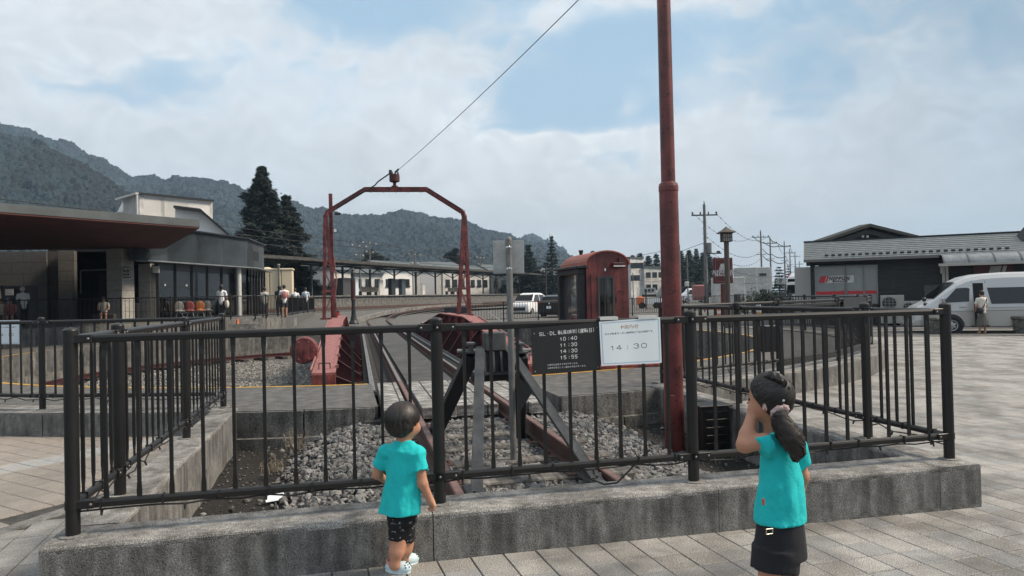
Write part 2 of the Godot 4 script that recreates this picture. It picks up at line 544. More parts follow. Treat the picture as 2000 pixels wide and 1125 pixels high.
	func prism(poly: PackedVector2Array, o: Vector3, ax: Vector3, ay: Vector3, depth: Vector3) -> void:   # a flat outline given thickness
		if Geometry2D.is_polygon_clockwise(poly):
			poly = poly.duplicate()
			poly.reverse()
		var idx := Geometry2D.triangulate_polygon(poly)
		var flip := ax.cross(ay).dot(depth) < 0
		var p := []
		for q in poly:
			p.append(o + ax * q.x + ay * q.y)
		for i in range(0, idx.size(), 3):
			var a: Vector3 = p[idx[i]]
			var b: Vector3 = p[idx[i + 1]]
			var c: Vector3 = p[idx[i + 2]]
			var ccw := (poly[idx[i + 1]] - poly[idx[i]]).cross(poly[idx[i + 2]] - poly[idx[i]]) > 0
			if ccw == flip:
				var s := b
				b = c
				c = s
			tri(a + depth, b + depth, c + depth)
			tri(a, c, b)
		for i in p.size():
			var a: Vector3 = p[i]
			var b: Vector3 = p[(i + 1) % p.size()]
			if flip:
				quad(b, a, a + depth, b + depth)
			else:
				quad(a, b, b + depth, a + depth)
	func plate(poly: PackedVector2Array, y: float) -> void:      # a level sheet; poly is (x, z)
		var idx := Geometry2D.triangulate_polygon(poly)
		for i in range(0, idx.size(), 3):
			var a := poly[idx[i]]
			var b := poly[idx[i + 1]]
			var c := poly[idx[i + 2]]
			if (b - a).cross(c - a) > 0:
				var s := b
				b = c
				c = s
			tri(Vector3(a.x, y, a.y), Vector3(b.x, y, b.y), Vector3(c.x, y, c.y))
	func slab(poly: PackedVector2Array, y0: float, y1: float) -> void:    # poly is (x, z)
		prism(poly, Vector3(0, y0, 0), Vector3.RIGHT, Vector3.BACK, Vector3(0, y1 - y0, 0))
	func add(o: Shape, x: Transform3D) -> void:
		var nb := x.basis.inverse().transposed()
		for i in o.v.size():
			v.append(x * o.v[i])
			n.append((nb * o.n[i]).normalized())
			t.append(o.t[i])
	func mesh(off := Vector3.ZERO) -> ArrayMesh:
		var a := []
		a.resize(Mesh.ARRAY_MAX)
		if off != Vector3.ZERO:
			for i in v.size():
				v[i] -= off
		a[Mesh.ARRAY_VERTEX] = v
		a[Mesh.ARRAY_NORMAL] = n
		a[Mesh.ARRAY_TEX_UV] = t
		var m := ArrayMesh.new()
		m.add_surface_from_arrays(Mesh.PRIMITIVE_TRIANGLES, a)
		return m

func shape() -> Shape:
	return Shape.new()

# ------------------------------------------------------------------ objects
func numbered(called: String) -> String:
	var k: int = used.get(called, -1) + 1
	used[called] = k
	return called if k == 0 else "%s_%03d" % [called, k]

func tag(o: Node3D, label: String, category: String, group := "", kind := "") -> Node3D:
	if label != "":
		o.set_meta("label", label)
	if category != "":
		o.set_meta("category", category)
	if group != "":
		o.set_meta("group", group)
	if kind != "":
		o.set_meta("kind", kind)
	return o

func thing(called: String, label: String, category: String, pos := Vector3.ZERO, group := "", turn := 0.0) -> Node3D:
	var o := Node3D.new()
	o.name = numbered(called)
	add_child(o)
	o.position = pos
	o.rotation.y = turn
	return tag(o, label, category, group)

var part_count := {}
func part(called: String, s, m, parent: Node3D, world := true, kind := "") -> MeshInstance3D:
	var o := MeshInstance3D.new()
	var key := "%d/%s" % [parent.get_instance_id(), called]
	var k: int = part_count.get(key, -1) + 1
	part_count[key] = k
	o.name = called if k == 0 else "%s_%03d" % [called, k]
	if s is Mesh:
		o.mesh = s
	else:
		if world:
			var inv := parent.global_transform.affine_inverse()
			if parent.global_transform.basis.is_equal_approx(Basis()):
				o.mesh = s.mesh(parent.global_position)
			else:
				var q := Shape.new()
				q.add(s, inv)
				o.mesh = q.mesh()
		else:
			o.mesh = s.mesh()
	o.material_override = m if m is Material else mats[m]
	parent.add_child(o)
	if kind != "":
		o.set_meta("kind", kind)
	return o

func single(called: String, s, m, label: String, category: String, group := "") -> MeshInstance3D:   # a thing that is one mesh
	var o := part(numbered(called), s, m, self)
	tag(o, label, category, group)
	return o

func structure(called: String, s, m) -> MeshInstance3D:
	var o := part(numbered(called), s, m, self)
	o.set_meta("kind", "structure")
	return o

func many(called: String, mesh_: Mesh, m, where: Array, parent: Node3D, colors := PackedColorArray(), kind := "stuff") -> MultiMeshInstance3D:
	var mm := MultiMesh.new()
	mm.transform_format = MultiMesh.TRANSFORM_3D
	mm.use_colors = colors.size() > 0
	mm.mesh = mesh_
	mm.instance_count = where.size()
	for i in where.size():
		mm.set_instance_transform(i, where[i])
		if colors.size():
			mm.set_instance_color(i, colors[i])
	var o := MultiMeshInstance3D.new()
	o.multimesh = mm
	o.material_override = m if m is Material else mats[m]
	if parent == self:
		o.name = numbered(called)
	else:
		var key := "%d/%s" % [parent.get_instance_id(), called]
		var k: int = part_count.get(key, -1) + 1
		part_count[key] = k
		o.name = called if k == 0 else "%s_%03d" % [called, k]
	parent.add_child(o)
	if kind != "":
		o.set_meta("kind", kind)
	return o

func arc(r: float, a0: float, a1: float, k: int) -> PackedVector2Array:      # round the ring centre; 0 degrees faces the viewer
	var out := PackedVector2Array()
	for i in k + 1:
		var a := deg_to_rad(lerpf(a0, a1, float(i) / k))
		out.append(V2(RING.x + r * sin(a), RING.z + r * cos(a)))
	return out

func sector(r0: float, r1: float, a0: float, a1: float, k: int) -> PackedVector2Array:
	var out := arc(r1, a0, a1, k)
	var inner := arc(r0, a0, a1, k)
	inner.reverse()
	out.append_array(inner)
	return out

func on_ring(r: float, deg: float, y: float) -> Vector3:
	var a := deg_to_rad(deg)
	return V3(RING.x + r * sin(a), y, RING.z + r * cos(a))

func rect(x0: float, x1: float, z0: float, z1: float) -> PackedVector2Array:
	return P2A([V2(x0, z0), V2(x1, z0), V2(x1, z1), V2(x0, z1)])

# ------------------------------------------------------------------ hills, ground, ring, kerbs
func clump_mesh(sd: int, k: int, spread: Vector3, leaf: float) -> ArrayMesh:      # a handful of leaf-sized faces
	var r := RandomNumberGenerator.new()
	r.seed = sd
	var s := shape()
	for i in k:
		var d := V3(r.randfn(), r.randfn(), r.randfn()).normalized() * pow(r.randf(), 0.45)
		var c := d * spread
		var nrm := (d + V3(0, 0.6, 0) + V3(r.randf_range(-0.6, 0.6), r.randf_range(-0.3, 0.6), r.randf_range(-0.6, 0.6))).normalized()
		var f := s.frame_of(nrm)
		var a := r.randf() * TAU
		var u := (f.x * cos(a) + f.y * sin(a)) * leaf * r.randf_range(0.7, 1.3)
		var w := (f.y * cos(a) - f.x * sin(a)) * leaf * r.randf_range(0.5, 1.0)
		s.tri_n(c - u - w * 0.6, c + u - w * 0.6, c + w, nrm, nrm, nrm)
	return s.mesh()

func puff_mesh(sd: int, k: int, m: int) -> ArrayMesh:           # a lumpy tree crown seen from far
	var nz := FastNoiseLite.new()
	nz.seed = sd
	nz.frequency = 1.1
	nz.fractal_octaves = 2
	var s := shape()
	var g := []
	for j in m + 1:
		var ph := PI * j / m - PI / 2
		for i in k:
			var th := TAU * i / k
			var d := V3(cos(ph) * cos(th), sin(ph), -cos(ph) * sin(th))
			g.append(d * (1.0 + 0.55 * nz.get_noise_3dv(d * 1.6)))
	for j in m:
		for i in k:
			var i2 := (i + 1) % k
			if j > 0:
				s.tri(g[j * k + i], g[j * k + i2], g[(j + 1) * k + i2])
			if j < m - 1:
				s.tri(g[j * k + i], g[(j + 1) * k + i2], g[(j + 1) * k + i])
	return s.mesh()

func hill(called: String, ridge: Array, base_depth: float, nz_seed: int, crowns: int, size: float) -> void:
	var nz := FastNoiseLite.new()
	nz.seed = nz_seed
	nz.frequency = 0.006
	nz.fractal_octaves = 4
	var cols := 90
	var rows := 16
	var px0: float = ridge[0][0]
	var px1: float = ridge[-1][0]
	var g := []
	for i in cols + 1:
		var px := lerpf(px0, px1, float(i) / cols)
		var k := 0
		while k < ridge.size() - 2 and ridge[k + 1][0] < px:
			k += 1
		var t: float = clampf((px - ridge[k][0]) / (ridge[k + 1][0] - ridge[k][0]), 0, 1)
		var py: float = lerpf(ridge[k][1], ridge[k + 1][1], t)
		var dep: float = lerpf(ridge[k][2], ridge[k + 1][2], t)
		var top := at(px, py, dep)
		top.y -= size * 0.75
		var foot := stand(px, base_depth, -1.0)
		for j in rows + 5:
			var u := float(j) / rows
			var p := foot.lerp(top, u)
			if u <= 1.0:
				p.y = -1.0 + (top.y + 1.0) * (0.25 * u + 0.75 * u * u * (1.6 - 0.6 * u))
				p.y += nz.get_noise_2d(p.x, p.z) * top.y * 0.30 * u * (1.0 - u) * 2.0
			else:
				p.y = top.y * (1.0 - (u - 1.0) * 1.5)
			g.append(p)
	var n := rows + 5
	var s := shape()
	for i in cols:
		for j in n - 1:
			s.quad(g[i * n + j], g[(i + 1) * n + j], g[(i + 1) * n + j + 1], g[i * n + j + 1])
	structure(called, s, "forest")
	var xf := []
	var tint := PackedColorArray()
	var r := RandomNumberGenerator.new()
	r.seed = nz_seed + 5
	for q in crowns:
		var u := r.randf() * cols
		var w := pow(r.randf(), 0.8) * (rows + 0.6)
		if q % 9 == 0:
			w = rows + r.randf_range(-0.2, 0.15)
		var i := mini(int(u), cols - 1)
		var j := mini(int(w), n - 2)
		var a: Vector3 = g[i * n + j].lerp(g[(i + 1) * n + j], u - i)
		var b: Vector3 = g[i * n + j + 1].lerp(g[(i + 1) * n + j + 1], u - i)
		var p := a.lerp(b, w - j)
		var k := size * r.randf_range(0.6, 1.25) * (0.7 + 0.9 * clampf(nz.get_noise_2d(p.x * 3.0, p.z * 3.0) + 0.3, 0, 1))
		xf.append(Transform3D(Basis(Vector3.UP, r.randf() * TAU).scaled(V3(k, k * r.randf_range(0.8, 1.5), k)), p + V3(0, k * 0.25, 0)))
		var f := r.randf_range(0.5, 1.5) * (0.75 + 1.3 * clampf(nz.get_noise_2d(p.x * 1.6, p.z * 1.6 + p.y * 2.0) + 0.25, 0, 1))
		tint.append(Color(f * r.randf_range(0.85, 1.15), f, f * r.randf_range(0.85, 1.1)))
	var o := many("forest_on_hill", puff_mesh(nz_seed, 9, 6), tinted("forest_crowns", lin(0.0075, 0.0165, 0.021)), xf, self, tint)
	tag(o, "dense broadleaf forest covering " + {"near_hill": "the near dark hill behind the station roof", "long_ridge": "the long blue ridge behind the town", "far_peak": "the small far peak right of the ridge"}[called], "forest")

func tinted(name_: String, c: Color, rough := 0.9) -> StandardMaterial3D:
	if mats.has(name_):
		return mats[name_]
	var m := StandardMaterial3D.new()
	m.resource_name = name_
	m.albedo_color = c
	m.roughness = rough
	m.vertex_color_use_as_albedo = true
	mats[name_] = m
	return m

func hills() -> void:
	hill("long_ridge", [[-500, 120, 1000], [-250, 185, 1000], [0, 248, 980], [90, 272, 960], [165, 300, 960], [250, 350, 940], [330, 356, 930], [400, 351, 920], [432, 358, 920], [470, 378, 930], [530, 395, 950], [590, 408, 980], [650, 421, 1000], [720, 431, 1000], [755, 421, 980], [795, 418, 980], [860, 430, 990], [940, 450, 1000], [1000, 468, 1010], [1060, 484, 1020], [1110, 506, 1030], [1170, 535, 1040], [1260, 562, 1060]], 330.0, 3, 26000, 4.6)
	hill("near_hill", [[-500, 180, 520], [-200, 215, 520], [0, 262, 500], [60, 280, 490], [100, 294, 480], [150, 318, 470], [200, 350, 460], [240, 384, 450], [300, 424, 440], [380, 476, 430], [470, 560, 420]], 190.0, 11, 17000, 2.7)
	hill("far_peak", [[940, 520, 1500], [990, 486, 1500], [1020, 472, 1500], [1045, 466, 1500], [1070, 476, 1500], [1100, 494, 1500], [1150, 530, 1500], [1210, 566, 1500]], 1100.0, 23, 2600, 8.5)

func plaza_y(x: float) -> float:
	return -0.0085 * maxf(0.0, x - 1.4)

func halves(poly_r: PackedVector2Array, poly_l: PackedVector2Array, holes: Array) -> Array:
	var out := []
	for p in [poly_r, poly_l]:
		var now := [p]
		for h in holes:
			var nxt := []
			for q in now:
				nxt.append_array(Geometry2D.clip_polygons(q, h))
			now = nxt
		out.append_array(now)
	return out

func ground() -> void:
	var circle := arc(13.0, 0, 359.99, 120)
	var pit := rect(-1.5, 4.25, -9.6, -4.4)
	var s := shape()
	for p in halves(rect(1.4, 75, -75, 14), rect(-75, 1.4, -75, 14), [circle, pit]):
		s.plate(p, -0.008)
	for i in s.v.size():
		s.v[i].y += plaza_y(s.v[i].x)
	var pavement := structure("pavement", s, "joint")
	var e := shape()
	var radii := [60.0, 90.0, 140.0, 240.0, 500.0, 1200.0, 3200.0]
	for k in radii.size() - 1:
		for i in 48:
			var a := TAU * i / 48
			var b := TAU * (i + 1) / 48
			var q := []
			for c in [[a, radii[k]], [a, radii[k + 1]], [b, radii[k + 1]], [b, radii[k]]]:
				q.append(V3(sin(c[0]) * c[1], -0.75, cos(c[0]) * c[1]))
			e.quad(q[0], q[1], q[2], q[3])
	structure("ground", e, "earth")
	tiles(pavement)

func inside(p: Vector2, lo: Vector2, hi: Vector2) -> bool:
	return p.x > lo.x and p.x < hi.x and p.y > lo.y and p.y < hi.y

func tiles(pavement: MeshInstance3D) -> void:
	var cand := []
	var edge := V2(-2.374, -5.643)      # a dark border stone parts the two pavings
	var left := V2(-0.869, -0.495)
	var u := V2(0.9975, -0.07)
	var w := V2(-0.07, -0.9975)
	var o := V2(2.921, -3.805)
	for i in range(-45, 170):
		for j in range(-16, 118):
			var c := o + u * (i + 0.5) * 0.2 + w * (j + 0.5) * 0.2
			if (c - V2(1.4, -21.75)).length() < 12.95 or inside(c, V2(-1.5, -9.6), V2(4.28, -4.32)):
				continue
			if c.x < -1.4 and (c - edge).dot(left) > -0.10:
				continue
			cand.append([c, 0.07, 0, V2(0.2, 0.2)])
	var u2 := V2(0.715, 0.70).normalized()
	var w2 := V2(u2.y, -u2.x)
	var o2 := V2(-2.689, -6.397)
	for i in range(-40, 12):
		for j in range(-30, 22):
			var c := o2 + u2 * (i + 0.5) * 0.4 + w2 * (j + 0.5) * 0.205
			if (c - V2(1.4, -21.75)).length() < 12.95 or c.x > -1.56 or c.x < -14 or c.y < -16:
				continue
			if (c - edge).dot(left) < 0.12:
				continue
			cand.append([c, atan2(-u2.y, u2.x), 2 if posmod(i, 7) == 3 else 1, V2(0.4, 0.205)])
	var bs := shape()
	for k in 9:
		var a := edge + V2(0.495, -0.869) * (k * 0.5 - 2.9)
		var e := edge + V2(0.495, -0.869) * (k * 0.5 - 2.405)
		if e.x < -1.6:
			bs.rbar(V3(a.x, -0.02, a.y), V3(e.x, -0.02, e.y), 0.14, 0.044, 0.004)
	single("border_stone", bs, "concrete", "dark grey border stone between the warm and the grey paving at the left", "kerb")
	var near := []
	var far := []
	for t in cand:
		var p := V3(t[0].x, plaza_y(t[0].x), t[0].y)
		var d := p - EYE
		var z := d.dot(cam_f)
		if z < 0.5 or z > 42.0:
			continue
		var px := 1000.0 + FOCAL * d.dot(cam_x) / z
		var py := 562.5 - FOCAL * d.dot(cam_y) / z
		if px < -300 or px > 2300 or py > 1500:
			continue
		t.append(p)
		t.append(z + (0.0 if px > -20 and px < 2020 and py < 1140 else 100.0))
		near.append(t)
	near.sort_custom(func(a, b): return a[5] < b[5])
	far = near.slice(290)
	near = near.slice(0, 290)
	var sq := shape()
	sq.rbox(V3(0, -0.02, 0), V3(0.194, 0.04, 0.194), 0.004)
	var square := sq.mesh()
	var ob := shape()
	ob.rbox(V3(0, -0.02, 0), V3(0.393, 0.04, 0.199), 0.004)
	var oblong := ob.mesh()
	mat("tile_warm", lin(0.56, 0.50, 0.435), 0.75, 0.0, "granite", 1.1, 0.10)
	mat("tile_warm_b", lin(0.52, 0.465, 0.41), 0.75, 0.0, "granite", 1.2, 0.10)
	mat("tile_white", lin(0.66, 0.655, 0.64), 0.75, 0.0, "granite", 2.0, 0.10)
	var grey := ["tile_a", "tile_b", "tile_a", "tile_c", "tile_b", "tile_a", "tile_d", "tile_c"]
	for t in near:
		var name_: String = grey[rng.randi() % 8] if t[2] == 0 else "tile_white" if t[2] == 2 else ["tile_warm", "tile_warm_b"][rng.randi() % 2]
		var m := part("paving_tile", square if t[3].x < 0.3 else oblong, name_, pavement)
		m.transform = Transform3D(Basis(Vector3.UP, t[1]), t[4] + V3(0, rng.randf_range(-0.0012, 0.0012), 0))
	var groups := {}
	for t in far:
		var key: String = grey[rng.randi() % 8] if t[2] == 0 else "tile_white" if t[2] == 2 else ["tile_warm", "tile_warm_b"][rng.randi() % 2]
		if not groups.has(key):
			groups[key] = []
		groups[key].append(Transform3D(Basis(Vector3.UP, t[1]), t[4] + V3(0, rng.randf_range(-0.0015, 0.0015), 0)))
	for key in groups:
		many("far_tiles", oblong if key in ["tile_white", "tile_warm", "tile_warm_b"] else square, key, groups[key], pavement)

func ring_and_pit() -> void:
	var gap := rect(0.34, 2.64, -13.0, -7.0)
	var exit := rect(0.9, 2.2, -36.0, -30.0)
	var asphalt := shape()
	for a in [[-180.0, 0.0], [0.0, 180.0]]:
		for p in halves(sector(R_PIT, 12.95, a[0], a[1], 60), PackedVector2Array(), [gap, exit]):
			if p.size() > 2:
				asphalt.slab(p, -0.4, 0.25)
	structure("asphalt_ring", asphalt, "asphalt")
	for a in [[-12.4, -8.6], [-8.5, -4.85], [5.6, 9.3], [9.4, 13.4]]:
		var f := shape()
		f.slab(sector(12.952, 13.0, a[0], a[1], 6), -0.06, 0.242)
		f.slab(sector(12.952, 13.09, a[0], a[1], 6), -0.35, -0.062)
		single("slab_edge_wall", f, "concrete_pale", "low concrete wall under the asphalt edge " + ("left of the timber deck" if a[0] < 0 else "right of the timber deck") + (", nearer the deck" if absf(a[0]) < 8.6 and a[0] > -8.6 and a[0] < 9.0 else ", nearer the side kerb"), "wall")
	var line := shape()
	line.plate(sector(R_PIT + 0.01, R_PIT + 0.11, -100.0, -6.1, 60), 0.254)
	line.plate(sector(R_PIT + 0.01, R_PIT + 0.11, 6.9, 100.0, 60), 0.254)
	structure("yellow_edge_line", line, "yellow_paint")
	var white := shape()
	white.plate(sector(R_PIT + 0.01, R_PIT + 0.10, 100.5, 176.5, 60), 0.254)
	white.plate(sector(R_PIT + 0.01, R_PIT + 0.10, -177.0, -100.5, 60), 0.254)
	structure("worn_edge_line", white, mat("worn_line", lin(0.46, 0.36, 0.30), 0.8, 0.0, "wear", 2.0))
	for i in 36:
		var a := -180.0 + i * 10.0
		if i == 17 or i == 18:
			continue
		var b := shape()
		b.slab(sector(R_PIT - 0.002, R_PIT + 0.16, a + 0.04, a + 9.96, 8), -0.8, 0.248)
		var o := part("pit_wall_bay", b, "concrete_pale", get_node("asphalt_ring"))
		o.name = "pit_wall_bay" if i == 0 else "pit_wall_bay_%03d" % i
	var floor_ := shape()
	floor_.plate(arc(R_PIT + 0.1, 0, 359.9, 72), -0.74)
	structure("pit_floor", floor_, "gravel_ground")
	var st := []
	var tint := PackedColorArray()
	for i in 16000:
		var p := on_ring(sqrt(rng.randf()) * 9.9, rng.randf_range(-150, 150), -0.735)
		if (p - EYE).length() > 30.0 and i % 3:
			continue
		var k := rng.randf_range(0.022, 0.048)
		st.append(Transform3D(Basis(V3(rng.randfn(), rng.randfn(), rng.randfn()).normalized(), rng.randf() * TAU).scaled(V3(k, k, k)), p))
		var f := rng.randf_range(0.4, 1.5)
		tint.append(Color(f, f, f * 0.98))
	var o := many("pit_gravel", stone_mesh(5), tinted("stones", lin(0.22, 0.217, 0.205)), st, self, tint)
	tag(o, "grey gravel on the floor of the turntable pit", "gravel")
	var rail := thing("ring_rail", "rust red circular rail on short sleepers at the foot of the pit wall", "rail", on_ring(9.6, 0, -0.7))
	for i in 12:
		var r := shape()
		var pts := arc(9.55, i * 30.0 - 180.0 + 0.05, i * 30.0 - 150.05, 12)
		for k in 12:
			var a := V3(pts[k].x, -0.52, pts[k].y)
			var b := V3(pts[k + 1].x, -0.52, pts[k + 1].y)
			r.bar(a, b, 0.065, 0.04)
			r.bar(a - V3(0, 0.06, 0), b - V3(0, 0.06, 0), 0.02, 0.08)
			r.bar(a - V3(0, 0.11, 0), b - V3(0, 0.11, 0), 0.12, 0.02)
		part("rail_length", r, "red_dark", rail)
	var sl := shape()
	sl.rbox(Vector3.ZERO, V3(0.2, 0.13, 0.95), 0.01)
	var slm := sl.mesh()
	for i in 72:
		var ang := i * 5.0 - 180.0
		var m := part("sleeper", slm, "tie_dark", rail)
		m.position = on_ring(9.6, ang, -0.70) - rail.position
		m.rotation.y = deg_to_rad(ang)

func stone_mesh(sd: int) -> ArrayMesh:
	var r := RandomNumberGenerator.new()
	r.seed = sd
	var s := shape()
	var g := []
	for j in 5:
		var ph := PI * j / 4 - PI / 2
		for i in 6:
			var th := TAU * (i + (0.5 if j % 2 else 0.0)) / 6
			var d := V3(cos(ph) * cos(th), sin(ph) * 0.72, -cos(ph) * sin(th))
			g.append(d * (r.randf_range(0.72, 1.2) if j > 0 and j < 4 else 0.8))
	for j in 4:
		for i in 6:
			var k := (i + 1) % 6
			if j > 0:
				s.tri(g[j * 6 + i], g[j * 6 + k], g[(j + 1) * 6 + k])
			if j < 3:
				s.tri(g[j * 6 + i], g[(j + 1) * 6 + k], g[(j + 1) * 6 + i])
	return s.mesh()

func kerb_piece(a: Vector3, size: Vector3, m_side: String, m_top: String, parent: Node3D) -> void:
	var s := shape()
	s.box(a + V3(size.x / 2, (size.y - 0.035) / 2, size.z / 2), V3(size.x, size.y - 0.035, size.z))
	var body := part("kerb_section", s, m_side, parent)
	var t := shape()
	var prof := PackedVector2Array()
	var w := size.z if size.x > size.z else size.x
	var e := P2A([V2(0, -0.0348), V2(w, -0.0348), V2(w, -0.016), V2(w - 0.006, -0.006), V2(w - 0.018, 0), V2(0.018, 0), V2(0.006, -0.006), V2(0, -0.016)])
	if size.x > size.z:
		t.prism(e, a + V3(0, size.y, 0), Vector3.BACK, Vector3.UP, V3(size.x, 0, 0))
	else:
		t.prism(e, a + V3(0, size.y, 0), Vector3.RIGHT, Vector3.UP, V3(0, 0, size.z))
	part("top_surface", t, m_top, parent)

func kerbs() -> void:
	var f := thing("front_kerb", "long weathered concrete kerb wall along the front under the black fence", "kerb", V3(1.4, -0.05, -4.22))
	var cuts := [-1.60, 0.47, 2.32, 4.03, 4.38]
	for i in 4:
		kerb_piece(V3(cuts[i] + (0.002 if i else 0.0), -0.35, -4.60), V3(cuts[i + 1] - cuts[i] - 0.004, 0.63, 0.38), "concrete", "concrete_top", f)
	var l := thing("side_kerb", "concrete kerb wall running back along the left side of the buffer pit", "kerb", V3(-1.45, -0.05, -6.8))
	for z in [[-9.2, -6.9], [-6.895, -4.602]]:
		kerb_piece(V3(-1.60, -0.35, z[0]), V3(0.29, 0.63, z[1] - z[0]), "concrete", "concrete_top", l)
	var r := thing("side_kerb", "concrete kerb wall running back along the right side of the buffer pit", "kerb", V3(4.23, -0.05, -6.8))
	for z in [[-9.3, -6.9], [-6.895, -4.602]]:
		kerb_piece(V3(4.09, -0.35, z[0]), V3(0.29, 0.63, z[1] - z[0]), "concrete", "concrete_top", r)
	for side in [[13.2, 98.0, "curved concrete kerb under the mesh fence right of the turntable"], [-96.0, -13.2, "curved concrete kerb under the fence left of the turntable"]]:
		var k := thing("ring_kerb", side[2], "kerb", on_ring(12.8, (side[0] + side[1]) / 2, 0))
		var n := 9
		for i in n:
			var a: float = lerpf(side[0], side[1], float(i) / n) + 0.03
			var b: float = lerpf(side[0], side[1], float(i + 1) / n) - 0.03
			var s := shape()
			s.slab(sector(12.50, 13.10, a, b, 8), -0.5, 0.268)
			part("kerb_length", s, "concrete", k)
			var t := shape()
			t.slab(sector(12.51, 13.09, a, b, 8), 0.2682, 0.282)
			part("top_surface", t, "concrete_top", k)

# ------------------------------------------------------------------ fences
var picket_m: ArrayMesh
var post_m: ArrayMesh
var cap_m: ArrayMesh
var foot_m: ArrayMesh
var bolt_m: ArrayMesh

func fence_meshes() -> void:
	var s := shape()
	var st := [[0.0, 0.0135, 0.0045], [0.045, 0.0135, 0.0045], [0.085, 0.0092, 0.0092], [0.79, 0.0092, 0.0092], [0.83, 0.0135, 0.0045], [0.875, 0.0135, 0.0045]]
	for i in st.size() - 1:
		var a: Array = st[i]
		var b: Array = st[i + 1]
		var ca := [V3(-a[1], a[0], a[2]), V3(a[1], a[0], a[2]), V3(a[1], a[0], -a[2]), V3(-a[1], a[0], -a[2])]
		var cb := [V3(-b[1], b[0], b[2]), V3(b[1], b[0], b[2]), V3(b[1], b[0], -b[2]), V3(-b[1], b[0], -b[2])]
		for k in 4:
			s.quad(ca[k], ca[(k + 1) % 4], cb[(k + 1) % 4], cb[k])
	picket_m = s.mesh()
	var p := shape()
	p.lathe(P2A([V2(0.037, 0), V2(0.037, 1.10)]), 20)
	post_m = p.mesh()
	var c := shape()
	c.lathe(P2A([V2(0.037, 1.10), V2(0.0405, 1.10), V2(0.0405, 1.132), V2(0.038, 1.139), V2(0.024, 1.147), V2(0.0, 1.15)]), 20)
	cap_m = c.mesh()
	var f := shape()
	f.lathe(P2A([V2(0.072, -0.003), V2(0.070, 0.005), V2(0.037, 0.007)]), 20)
	foot_m = f.mesh()
	var b := shape()
	b.ball(Vector3.ZERO, V3(0.0085, 0.0085, 0.006), Basis(), 8, 4)
	bolt_m = b.mesh()

func rail_shape(a: Vector3, b: Vector3, h: float) -> Shape:
	var s := shape()
	var d := (b - a).normalized()
	var side := d.cross(Vector3.UP).normalized()
	var prof := P2A([V2(-0.019, -0.019), V2(-0.013, -0.023), V2(0.013, -0.023), V2(0.019, -0.019), V2(0.021, 0.006), V2(0.016, 0.017), V2(0.006, 0.0225), V2(-0.006, 0.0225), V2(-0.016, 0.017), V2(-0.021, 0.006)])
	s.prism(prof, a + V3(0, h, 0), side, Vector3.UP, b - a)
	return s

